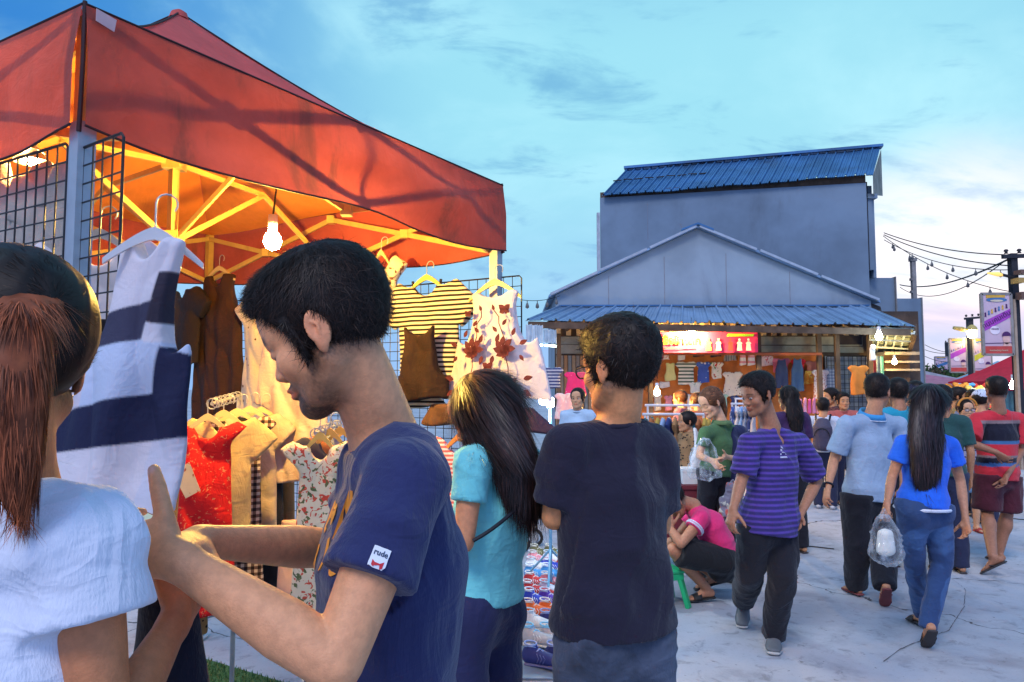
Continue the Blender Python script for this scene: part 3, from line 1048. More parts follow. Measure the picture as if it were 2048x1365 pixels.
    for s in (-1, 1):
        mot += [(s * .085, -.30, 'flower', 1.35), (s * .12, -.47, 'flower', 1.1), (s * .085, -.30, 'stem', (s * .11, -.47)), (s * .085, -.30, 'stem', (s * .06, -.18)),
                (s * .17, -.28, .4 if s > 0 else 2.7, 1.0), (s * .17, -.33, -.9 if s > 0 else 4.0, .8), (s * .03, -.33, -1.9, 1.0), (s * .045, -.27, 1.2, 1.0), (s * .13, -.24, 1.1, .9),
                (s * .19, -.44, .2 if s > 0 else 2.9, 1.1), (s * .19, -.49, -.6 if s > 0 else 3.8, 1.1), (s * .06, -.45, 2.2, .9), (s * .06, -.40, -1.2, .9), (s * .08, -.19, .9, .8), (s * .05, -.22, 2.3, .8),
                (s * .06, -.18, 'stem', (s * .035, -.12)), (s * .035, -.12, 1.9, .7)]
    mot += [(0, -.385, 'butterfly', 1.2), (.09, -.12, 'butterfly', 1.3), (-.11, -.13, 'butterfly', .8)]
    embroidery(wb, mot, mar, dy=-.066)
    # hanger rail ends and clothes below
    mdp = mat('dark plum cloth', (.045, .025, .05), .85, weave=.3)
    hang('dark plum skirt hanging under the embroidered blouse', 'skirt', 965, 1085, 815, 868, 'skirt', mdp, off=.13, flare=1.5)
    hang('brown skirt hanging under the blouse beside the navy shirt', 'skirt', 850, 935, 808, 850, 'skirt', mat('brown cloth', (.12, .06, .035), .85, weave=.3), off=.13, flare=1.3)
    mrw = mat('red and white fine striped cotton', pat=p_stripes((.62, .12, .10), (.68, .55, .50), .017, .5), rough=.9, var=.06, weave=.3)
    q = P(925, 868, 2.95)
    hanger('orange wooden hanger with a wire hook beside the teal shirt woman', (q[0], q[1], q[2] + .0), -.5, .20, (.55, .22, .06))
    garment('red and white fine striped blouse hanging between the two shoppers', 'blouse', 'tee', (q[0], q[1], q[2] - .015), .26, .62, -.5, mrw, sl=.1, group=None, name='striped_blouse')

    # waterfall rail with the red dress
    def rail(label, p0, p1, n, cols, hlab, group):
        p0 = np.array(p0); p1 = np.array(p1)
        t = empty('clothes_rail', p0, label, 'clothes rail')
        m = MB(); m.tube([(0, 0, 0), tuple(p1 - p0)], .008, 8)
        m.build('rail', M_ALU, t)
        m = MB()
        for i in range(7):
            q = (p1 - p0) * (i / 6.5)
            m.tube([tuple(q + np.array((.022 * math.cos(a), 0, .022 * math.sin(a)))) for a in np.linspace(0, 6.28, 11)], .003, 5)
        m.build('rings', M_ALU, t)
        m = MB(); m.tube([tuple(p1 - p0), tuple(p1 - p0 + np.array((0, 0, -p1[2] + .013)))], .012, 8); m.build('stand', M_ALU, t)
        return t
    A0 = P(424, 808, 2.95); A1 = P(478, 792, 3.55)
    rail('chrome clothes arm with rings above the red dress', A0, A1, 6, None, None, None)
    rzR = .25
    mred = mat('bright red embroidered cotton', pat=p_blots((.62, .012, .015), (.66, .22, .10), 60, .62), rough=.85, var=.08, weave=.3)
    items = [(P(415, 842, 2.95), .22, .78, mred, 'dress', 'long red embroidered dress with a paper tag at the front of the clothes arm', 'dress', 1.18, 'red_dress'),
             (P(447, 834, 3.10), .24, .50, mat('khaki cotton', (.50, .38, .20), .9, weave=.3), 'shirt', 'khaki shirt hanging directly behind the red dress', 'tee', 1.0, 'khaki_shirt'),
             (P(474, 830, 3.24), .24, .85, mat('black and white gingham', pat=p_check((.60, .50, .40), (.16, .10, .08), (.015, .012, .012), .028), rough=.9, var=.05, weave=.3), 'dress', 'black and white gingham dress behind the khaki shirt', 'dress', 1.15, 'gingham_dress'),
             (P(499, 825, 3.38), .25, .55, mat('beige linen', (.48, .37, .26), .9, weave=.3), 'shirt', 'beige blouse behind the gingham dress', 'tee', 1.1, 'beige_blouse'),
             (P(522, 826, 3.50), .25, .95, mat('black cotton', (.015, .014, .02), .9, weave=.3), 'dress', 'black dress hanging last on the clothes arm', 'dress', 1.1, 'black_dress')]
    for i, (q, w_, h, m, cat, lab, kind, fl, nm) in enumerate(items):
        hanger('cream hanger of the ' + ' '.join(lab.split()[:5]), (q[0], q[1], q[2] + .02), rzR, w_ * .9, hook=.09)
        g = garment(lab, cat, kind, (q[0], q[1], q[2] - .005), w_, h, rzR, m, flare=fl, sl=(.03, .12, .05, .10, .04)[i], vox=.01, neck=.055, neckd=.05, seed=i, name=nm, depth=.03, fold=.013)
        if i == 0:
            tg = MB(); tg.prism([(-.115, -.05, -.20), (-.055, -.055, -.155), (-.01, -.055, -.27), (-.065, -.05, -.30)], (0, -.002, 0))
            tg.build('paper_tag', mat('printed paper tag', pat=p_blots((.72, .58, .36), (.45, .12, .05), 30, .62), rough=.6), g)
    # clothes at the far left low part, behind the colour block dress
    q = P(345, 930, 3.2)
    garment('mustard beige cardigan hanging left of the red dress', 'cardigan', 'coat', (q[0], q[1], q[2]), .22, .75, .3, mat('mustard knit', (.45, .28, .10), .95, weave=.4), sl=.2, name='mustard_cardigan')
    q = P(352, 925, 3.35)
    garment('brown leopard print dress behind the red dress', 'dress', 'dress', (q[0] + .03, q[1], q[2]), .26, .8, .3, mat('leopard cloth', pat=p_dots((.35, .20, .09), (.03, .02, .015), 38, .28), rough=.9), name='leopard_dress')
    # second arm: floral dress and more
    B0 = P(632, 868, 2.65); B1 = P(676, 850, 3.15)
    rail('chrome clothes arm with rings behind the bearded man', B0, B1, 5, None, None, None)
    mfl = mat('cream cloth with red floral print', pat=p_blots((.68, .60, .42), (.55, .07, .04), 42, .56, (.10, .13, .05)), rough=.9, var=.05, weave=.3)
    its = [(P(640, 880, 2.65), .165, .66, mfl, 'dress', 'cream dress with red flowers in front on the second clothes arm', 'dress', 1.2, 'floral_dress'),
           (P(660, 872, 2.78), .17, .60, mat('navy cloth', (.03, .03, .06), .9), 'blouse', 'navy blouse behind the cream floral dress', 'tee', 1.0, 'navy_blouse'),
           (P(680, 868, 2.90), .17, .65, mat('rust cloth', (.35, .12, .05), .9), 'blouse', 'rust coloured blouse behind the navy blouse', 'tee', 1.0, 'rust_blouse'),
           (P(698, 862, 3.02), .17, .6, mat('grey blue cloth', (.25, .30, .36), .9), 'blouse', 'grey blue blouse last on the second clothes arm', 'tee', 1.0, 'grey_blouse')]
    for i, (q, w_, h, m, cat, lab, kind, fl, nm) in enumerate(its):
        hanger('yellow hanger of the ' + ' '.join(lab.split()[:5]), (q[0], q[1], q[2] + .02), .15, w_ * .85, (.66, .50, .10), hook=.08)
        garment(lab, cat, kind, (q[0], q[1], q[2] - .005), w_, h, .15, m, flare=fl, sl=.04, vox=.01, neck=.04, neckd=.05, seed=i + 4, name=nm)
    # trousers and skirts in the low row
    for (px, py, Y, w_, h, c, lab, nm) in ((560, 960, 3.6, .16, .62, (.30, .17, .07), 'tan corduroy trousers hanging in the lower row', 'tan_trousers'),
                                           (528, 985, 3.65, .18, .60, (.03, .03, .045), 'dark blue jeans hanging in the lower row', 'dark_jeans'),
                                           (590, 1040, 3.3, .17, .50, (.66, .45, .40), 'pale pink long dress hem beside the bearded man\'s forearm', 'pink_dress'),
                                           (498, 985, 3.7, .15, .60, (.02, .02, .025), 'black trousers hanging in the lower row beside the red dress', 'black_trousers')):
        q = P(px, py, Y)
        garment(lab, 'trousers' if 'dress' not in nm else 'dress', 'shorts' if 'dress' not in nm else 'skirt', q, w_, h, .2, mat(nm.replace('_', ' '), c, .9, weave=.3), name=nm, vox=.012)
    # folded teal cloth on the mat
    S = Solid(); S.ell((0, 0, .05), (.26, .16, .055)); S.ell((.1, .03, .09), (.15, .12, .05)); S.ell((-.13, 0, .08), (.1, .1, .045))
    V, F = S.mesh(.012); N_ = vert_normals(V, F); V += N_ * (.02 * (ridge(V * 14) - .5))[:, None]; V[:, 2] = np.maximum(V[:, 2], .002)
    q = P(566, 1208, 5.15)
    o = tag(link_mesh('folded_cloth', np_mesh('folded_cloth', V, F), mat('teal cloth', (.03, .30, .30), .9, weave=.3), None, (q[0], q[1], .003)), 'crumpled teal cloth lying on the paving behind the stall', 'cloth')
    o.scale = (1.3, 1.2, 1.25)

    # colour block dress in front, close to the camera
    def colf(x, y, z):
        W = (.66, .64, .70); NV = (.016, .020, .060); LB = (.50, .58, .74)
        t = -z / .60 * .97
        if x > .045 and t < .37 + .5 * x:
            if .15 < t < .32 + x * .2: return (.035, .03, .05)
            return W if t < .40 else LB
        if x > .085 and t > .40 and t < .60: return NV
        if t < .27 - .35 * x: return W
        if t < .40 - .25 * x: return (.045, .045, .085)
        if t < .60 - .3 * x:
            if x < -.10 + (t - .4) * .1: return NV if x < -.16 else (.62, .58, .66)
            return LB
        if t < .76 - .2 * x: return NV if x > -.165 else W
        return W if x < .11 else (.60, .62, .72)
    mm = mat('colour block cotton', attr=True, rough=.85, var=.05, weave=.25, trans=.2)
    q = P(306, 462, 1.55)
    hanger('white padded hanger holding the navy and white dress', (q[0] - .0, q[1] + .01, q[2] + .0), .35, .20, (.55, .55, .56), hook=.12, drop=.07)
    garment('white dress with navy and pale blue blocks hung close beside the tent leg', 'dress', 'tank', (q[0], q[1], q[2]), .22, .60, -.25, mm, colf, vox=.0034, flare=1.85, neck=.04, neckd=.045, fold=.020, freq=30, lean=-.17, depth=.03, name='colour_block_dress', seed=2)
    q = P(200, 478, 2.05)
    hanger('pale grey hanger behind the narrow wire grid', (q[0], q[1], q[2] + .02), .2, .22, (.45, .45, .40), hook=.1)
    garment('white short-sleeved shirt behind the narrow wire grid', 'shirt', 'tee', q, .26, .42, .2, mat('white cotton', (.62, .60, .62), .9, var=.06, weave=.3), vox=.009, sl=.10, neck=.06, name='white_shirt')
    q = P(190, 640, 1.98)
    garment('black skirt hanging below the white shirt behind the wire grid', 'skirt', 'skirt', q, .19, .24, .2, mdk, flare=1.3, vox=.01, name='black_skirt')
    q = P(165, 745, 1.95)
    garment('white ruffled top hanging low behind the wire grid', 'top', 'tee', q, .2, .15, .3, mat('white cotton', (.62, .60, .62)), vox=.01, sl=.05, name='white_blouse')
    q = P(140, 815, 1.95)
    garment('black trousers hanging low beside the tent leg', 'trousers', 'shorts', q, .18, .8, .3, mdk, vox=.012, name='black_trousers')
    # lamps of the stall
    bulb('light_bulb', 'glowing warm bulb hanging under the big red tent', P(545, 484, 2.82), G_WARM, .036, cord=.20)
    for px, py, lab in ((48, 300, 'clip lamp with a wide reflector under the left of the tent'), (66, 322, 'small clip lamp beside the wide reflector lamp')):
        q = P(px, py, 2.15)
        bulb('clip_lamp', lab, q, G_CLIP, .018, cord=.12, cat='lamp', reflector=True, group='clip lamps under the left of the tent')
G_CLIP = glow('clip lamp glass', (1.0, .50, .14), 520)


# ------------------------------------------------------------------ shoes on the ground
def shoe_mesh(L=.27):
    """low sneaker pointing along -y, four meshes: upper, sole, laces, lining"""
    S = Solid()
    S.loft([(0, .11, .055), (0, .03, .05), (0, -.06, .042), (0, -.115, .032)], [.034, .037, .043, .030], [.045, .043, .030, .022], k=.02)
    S.loft([(0, .10, .06), (0, .08, .10)], [.033, .030], [.034, .036], k=.02)
    S.loft([(0, .09, .09), (0, .085, .14)], [.022, .024], [.026, .032], op='-', k=.006, side=(1, 0, 0))
    S.cut((0, 0, .012), (0, 0, -1))
    up = S.mesh(.006)
    S = Solid(); S.loft([(0, .115, .012), (0, 0, .012), (0, -.07, .012), (0, -.122, .016)], [.036, .035, .046, .030], [.012, .012, .012, .010], k=.01, side=(1, 0, 0))
    so = S.mesh(.006)
    lc = MB()
    for i in range(6):
        y = .035 - i * .017; z = .098 - i * .0075
        lc.tube([(-.022, y, z - .012), (0, y - .006, z), (.022, y, z - .012)], .0028, 5)
        lc.tube([(-.022, y, z - .012), (0, y - .014, z - .002), (.022, y - .017, z - .016)], .0028, 5)
    lc.tube([(-.026, .11, .11), (-.03, .06, .113), (-.01, .045, .105)], .003, 5)
    lc.tube([(.024, .10, .112), (.028, .07, .108), (.01, .045, .105)], .004, 5)
    lc.tube([(.033 * math.cos(a), .085 + .034 * math.sin(a), .122 + .006 * math.sin(a)) for a in np.linspace(0, 6.28, 15)], .005, 6)
    st = MB()
    for s in (-1, 1):
        for k in range(3):
            st.tube([(s * (.036 + .002 * k), .03 - k * .02, .03), (s * (.037), .015 - k * .022, .055), (s * .030, .03 - k * .02, .078 - k * .004)], .0032, 5)
    return up, so, lc, st

def build_shoes():
    up, so, lc, st = shoe_mesh()
    mu, ms = np_mesh('shoe_upper', *up), np_mesh('shoe_sole', *so)
    rnd = random.Random(11)
    def ml(mb, nm):
        me = bpy.data.meshes.new(nm); me.from_pydata(mb.v, [], mb.f); me.polygons.foreach_set('use_smooth', np.ones(len(me.polygons), bool)); return me
    mlc, mst = ml(lc, 'shoe_laces'), ml(st, 'shoe_stripes')
    # sloping display board under the shoes
    cols = [('light grey', (.42, .43, .47), (.62, .64, .66), (.25, .62, .85)), ('red', (.55, .04, .04), (.75, .75, .75), (.8, .8, .8)), ('royal blue', (.03, .06, .45), (.7, .7, .75), (.75, .8, .85)),
            ('white', (.70, .72, .74), (.72, .74, .76), (.6, .7, .75)), ('orange', (.75, .15, .03), (.7, .7, .7), (.8, .75, .7)), ('sky blue', (.06, .28, .60), (.7, .74, .76), (.8, .85, .9)),
            ('olive and cream', (.13, .13, .06), (.66, .62, .40), (.7, .7, .6)), ('pink', (.70, .25, .30), (.75, .75, .75), (.8, .8, .8)), ('navy', (.02, .03, .16), (.1, .12, .3), (.3, .4, .7)), ('purple', (.12, .05, .40), (.65, .65, .7), (.75, .75, .8))]
    rows = [(4.06, [.185, .30], [8, 8]), (4.38, [.175, .29, .41], [0, 0, 3]), (4.66, [.19, .31, .43], [3, 8, 0]), (4.90, [.185, .30, .42], [4, 4, 2]), (5.14, [.19, .31, .44], [2, 9, 9]), (5.38, [.20, .32, .45], [1, 3, 1]),
            (5.62, [.21, .34, .47], [1, 7, 5]), (5.86, [.22, .35, .48], [5, 5, 3]), (6.10, [.23, .36, .50], [3, 2, 1]), (6.34, [.25, .38, .52], [7, 3, 0]), (6.60, [.27, .42, .56], [6, 6, 3])]
    m0 = MB(); m0.prism([(.04, 3.92, .006), (.64, 3.92, .006), (.80, 6.75, .006), (.14, 6.75, .006)], (0, 0, .008))
    tag(m0.build('ground_sheet', mat('blue plastic sheet', (.20, .26, .34), .5, var=.15)), 'plastic sheet spread on the paving under the rows of shoes', 'sheet')
    words = ['nearest', 'second', 'third', 'fourth', 'fifth', 'sixth', 'seventh', 'eighth', 'ninth', 'tenth', 'farthest']
    side = ['left', 'middle', 'right']
    for r, (Y, xs, cs) in enumerate(rows):
        for i, (x, ci) in enumerate(zip(xs, cs)):
            nm, cu, csole, cl = cols[ci]
            t = empty('sneaker', (x + rnd.uniform(-.01, .01), Y, .016), '%s sneaker, %s in the %s row of shoes from the camera' % (nm, side[i] if len(xs) == 3 else ('left', 'right')[i], words[r]), 'shoe', 'sneakers laid out for sale on the paving', rnd.uniform(.75, 1.15))
            t.rotation_euler[0] = -.10
            for me, part, c in ((mu, 'upper', cu), (ms, 'sole', csole), (mlc, 'laces', cl), (mst, 'side_stripes', csole)):
                me2 = me.copy()
                o = link_mesh(part, me2, mat('%s shoe %s' % (nm, part), c, .6, var=.08, nscale=40), t)
# ------------------------------------------------------------------ shop, hall and tall building
def corrugated(name, m, parent, rel, c00, c10, c11, c01, ribs, depth=.035, thick=.006, nv=1, saw=None):
    """ribbed sheet between four corners (c00-c10 is the eave, c01-c11 the upper edge); ribs run up the slope"""
    c00, c10, c11, c01 = [np.array(c, float) for c in (c00, c10, c11, c01)]
    nn = nrm(np.cross(c10 - c00, c01 - c00)); nn = nn if nn[2] > 0 else -nn
    prof = [(0, 0), (.10, 0), (.16, 1), (.26, 1), (.32, 0), (.6, 0), (.63, .25), (.66, 0), (.82, 0), (.85, .25), (.88, 0)]
    us = [((k + a) / ribs, h) for k in range(ribs) for a, h in prof] + [(1.0, 0)]
    vs_ = []; fs = []
    rw = nv + 1
    rnd = random.Random(len(name) + ribs)
    for (u, h) in us:
        for j in range(rw):
            v = j / nv
            p = (c00 * (1 - u) + c10 * u) * (1 - v) + (c01 * (1 - u) + c11 * u) * v
            wv = .012 * math.sin(u * 17 + v * 3) + .008 * math.sin(u * 41)
            vs_.append(p + nn * (h * depth + wv))
    for i in range(len(us) - 1):
        for j in range(nv):
            a = i * rw + j
            fs.append((a, a + rw, a + rw + 1, a + 1))
    b = MB(); b.add(vs_, fs)
    b.add([v - nn * thick for v in vs_], [f[::-1] for f in fs])
    return b.build(name, m, parent, rel=rel)


def build_hall():
    # gabled hall with the shop's awning roof
    Yg = 14.5
    x0, x1 = X(1112, Yg), X(1748, Yg)
    za, zl, zr = Z(458, Yg), Z(590, Yg), Z(602, Yg)
    xa = X(1398, Yg)
    t = empty('gabled_hall', (x0, Yg, 0), 'pale grey rendered hall with a low gable above the clothes shop', 'building')
    rel = (x0, Yg, 0)
    m = MB(); m.prism([(x0, Yg, 0), (x1, Yg, 0), (x1, Yg, zr), (xa, Yg, za), (x0, Yg, zl)], (0, 12 * .25, 0))
    m.build('wall', M_PLASTER2, t, rel=rel)
    for (a, b, za_, zb_, n_) in ((x0 - .14, xa, zl - .06, za, 1), (xa, x1 + .14, za, zr - .055, 1)):
        r = MB(); r.prism([(a, Yg - .10, za_ + .004), (b, Yg - .10, zb_ + .004), (b, Yg - .10, zb_ + .05), (a, Yg - .10, za_ + .05)], (0, 3.2, 0))
        rf = r.build('roof_slope', M_TIN, t, rel=rel)
        f = MB()
        for k in range(3):
            u0, u1 = k / 3 + .01, (k + 1) / 3 - .01
            f.bar((a + (b - a) * u0, Yg - .125, za_ + (zb_ - za_) * u0 + .045 + .012 * (k % 2)), (a + (b - a) * u1, Yg - .125, za_ + (zb_ - za_) * u1 + .045), .03, .05)
        f.build('verge_flashing', mat('pale flashing', (.34, .40, .46), .4, .3), rf, rel=rel)
    f = MB(); f.prism([(xa - .32, Yg - .15, za - .065), (xa, Yg - .15, za + .06), (xa + .32, Yg - .15, za - .07), (xa + .32, Yg - .15, za - .025), (xa, Yg - .15, za + .10), (xa - .32, Yg - .15, za - .025)], (0, .1, 0))
    f.build('ridge_cap', M_TIND, t, rel=rel)
    for px in (1219, 1332, 1457, 1585):
        xx = X(px, Yg)
        z1 = zl + (za - zl) * max(0, min((xx - x0) / (xa - x0), (x1 - xx) / (x1 - xa))) * .75
        s = MB(); s.box((xx - .006, Yg - .006, 2.9), (xx + .006, Yg + .01, z1)); s.build('wall_joint', mat('wall joint', (.22, .23, .26), .9), t, rel=rel)
    # dark side opening of the hall at the right
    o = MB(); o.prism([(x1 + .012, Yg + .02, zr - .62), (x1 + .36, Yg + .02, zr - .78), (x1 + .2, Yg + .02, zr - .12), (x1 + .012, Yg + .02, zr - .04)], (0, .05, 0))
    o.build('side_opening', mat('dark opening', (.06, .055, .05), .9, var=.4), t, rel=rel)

    # tall building behind, turned a little
    L0 = np.array((X(1203, 19.2), 19.2)); R0 = np.array((X(1746, 17.4), 17.4))
    zt = Z(396, 19.2)
    zt2 = Z(366, 17.4)
    e = nrm(R0 - L0); bk = np.array((-e[1], e[0]))
    t = empty('tall_building', (L0[0], L0[1], 0), 'tall windowless blue grey building with a zinc roof behind the gabled hall', 'building')
    rel = (L0[0], L0[1], 0)
    q = [L0, R0, R0 + bk * 4, L0 + bk * 4]
    m = MB(); m.add([(a[0], a[1], 0) for a in q] + [(q[0][0], q[0][1], zt), (q[1][0], q[1][1], zt2), (q[2][0], q[2][1], zt2), (q[3][0], q[3][1], zt)],
                    [(0, 3, 2, 1), (4, 5, 6, 7), (0, 1, 5, 4), (1, 2, 6, 5), (2, 3, 7, 6), (3, 0, 4, 7)])
    m.build('wall', M_PLASTER, t, rel=rel)
    # dark gap and timber under the eave
    up = lambda p, z, o=0.0: (p[0] - bk[0] * o, p[1] - bk[1] * o, z)
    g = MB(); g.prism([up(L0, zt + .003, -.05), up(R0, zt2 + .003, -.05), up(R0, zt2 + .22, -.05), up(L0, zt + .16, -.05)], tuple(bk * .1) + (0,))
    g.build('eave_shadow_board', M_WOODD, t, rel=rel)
    eL, eR = L0 + e * .02, R0 + e * .06
    Er, El = P(1204, 392, 19.0), P(1746, 349, 17.2)
    RL, RR = P(1252, 341, 21.0), P(1760, 297, 19.2)
    corrugated('zinc_roof', M_TIND, t, rel, Er, El, RR, RL, 30, .05, .02, 1)
    rd = MB(); rd.bar(RL + np.array((-.05, 0, .05)), RR + np.array((.06, 0, .05)), .30, .07); rd.build('ridge_cap', M_TIND, t, rel=rel)
    mid0, mid1 = P(1226, 368, 19.95), P(1420, 352, 19.4)
    ov = MB()
    for k in range(9):
        a = mid0 + (mid1 - mid0) * k / 9; b = mid0 + (mid1 - mid0) * (k + .8) / 9
        ov.bar(a + np.array((0, -.04, .07 + .02 * (k % 2))), b + np.array((0, -.04, .075)), .05, .02)
    ov.build('sheet_overlap', M_IRON, t, rel=rel)
    for px, w_, py0, py1 in ((1300, .014, 405, 480), (1401, .008, 402, 440), (1619, .012, 417, 450)):
        u = (px - 1203) / (1746 - 1203); b = L0 + (R0 - L0) * u; Yq = b[1]
        s = MB(); z0, z1 = Z(py1, Yq), Z(py0, Yq)
        s.bar((X(px, Yq) - bk[0] * .004, Yq - bk[1] * .004 - .01, z0), (X(px, Yq) - bk[0] * .004, Yq - .012, z1), w_ * 2)
        s.build('wall_seam', mat('wall seam', (.17, .18, .22), .9), t, rel=rel)
    d = MB(); a = L0 - e * .05; d.bar((a[0], a[1], Z(610, 19.2)), (a[0], a[1], Z(426, 19.2)), .08); d.bar((a[0] - .03, a[1], Z(600, 19.2)), (a[0] - .03, a[1], Z(430, 19.2)), .03)
    d.build('downpipe', M_ALU, t, rel=rel)
    # narrow return wall and pilaster at the right corner
    r = MB(); Yq = 17.6
    r.box((X(1747, Yq), Yq, Z(540, Yq)), (X(1757, Yq), Yq + 1, Z(372, Yq)))
    r.box((X(1757, Yq) + .004, Yq + .05, Z(555, Yq)), (X(1763, Yq), Yq + 1, Z(300 + 90, Yq)))
    r.box((X(1746, Yq), Yq - .06, Z(398, Yq)), (X(1766, Yq), Yq + 1, Z(389, Yq)))
    r.box((X(1764, Yq) + .01, Yq + .3, Z(560, Yq)), (X(1770, Yq), Yq + 1, Z(444, Yq)))
    r.build('corner_pilaster', M_PLASTER, t, rel=rel)
    r = MB(); r.box((X(1746, Yq) - .05, Yq - .03, Z(540, Yq)), (X(1747, Yq), Yq + .3, Z(365, Yq))); r.build('corner_joint', M_IRON, t, rel=rel)
    # gable end of the tall roof
    r = MB(); r.prism([tuple(El + np.array((.02, .05, -.02))), tuple(RR + np.array((.02, 0, -.05))), tuple(np.array((RR[0] + .02, RR[1], Z(388, 19)))), tuple(np.array((El[0] + .04, El[1] + .1, Z(388, 17.2))))], (.02, .02, 0))
    r.build('gable_end', M_WOODG, t, rel=rel)
    # stepped walls at the right
    Yw = 17.9
    s = empty('stepped_wall', (X(1790, Yw), Yw, 0), 'stepped blue grey wall right of the tall building', 'wall')
    rel = (X(1790, Yw), Yw, 0)
    m = MB(); m.box((X(1700, Yw), Yw, 0), (X(1797, Yw), Yw + .8, Z(556, Yw))); m.build('upper_wall', M_PLASTER, s, rel=rel)
    m = MB(); m.box((X(1797, Yw) + .01, Yw - .05, 0), (X(1847, Yw), Yw + .75, Z(598, Yw))); m.build('lower_wall', M_PLASTER, s, rel=rel)
    m = MB(); m.box((X(1796, Yw), Yw - .07, Z(700, Yw)), (X(1797, Yw) + .008, Yw + .8, Z(556, Yw) + .02)); m.box((X(1846, Yw) + .01, Yw - .07, 1), (X(1849, Yw), Yw + .8, Z(596, Yw)))
    m.build('wall_edge', M_CONC, s, rel=rel)
    m = MB(); m.box((X(1838, Yw), Yw + .1, Z(598, Yw)), (X(1846, Yw), Yw + .2, Z(520, Yw))); m.box((X(1836, Yw), Yw + .08, Z(521, Yw)), (X(1848, Yw), Yw + .22, Z(515, Yw)))
    for pz in (560, 585): m.box((X(1835.5, Yw), Yw + .1, Z(pz, Yw)), (X(1838, Yw) - .002, Yw + .2, Z(pz - 5, Yw)))
    m.build('concrete_column', M_CONC, s, rel=rel)
    m = MB(); m.box((X(1765, 18.4), 18.75, Z(560, 18.4)), (X(1775, 18.4), 19, Z(518, 18.4)))
    tag(m.build('roof_sheet', mat('pale blue sheet', (.30, .45, .62), .5), None), 'pale blue roof sheet edge showing beside the tall building', 'sheet')


def thai(name, s, size, m, parent, loc, rz=0.0, bold=0.0, ext=.002, shear=0.0, sx=1.0, rx=math.pi / 2, align='CENTER'):
    """lettering turned into a mesh part, standing on the plane facing -y"""
    c = bpy.data.curves.new(name, 'FONT')
    c.body = s; c.size = size; c.extrude = ext; c.offset = bold; c.shear = shear; c.align_x = align
    c.resolution_u = 3
    tmp = bpy.data.objects.new(name + '_tmp', c); COL.objects.link(tmp)
    dg = bpy.context.evaluated_depsgraph_get(); dg.update()
    me = bpy.data.meshes.new_from_object(tmp.evaluated_get(dg))
    bpy.data.objects.remove(tmp)
    bpy.data.curves.remove(c)
    me.materials.clear()
    o = link_mesh(name, me, m, parent, loc)
    o.scale = (sx, 1, 1)
    o.rotation_euler = (rx, 0, rz)
    return o


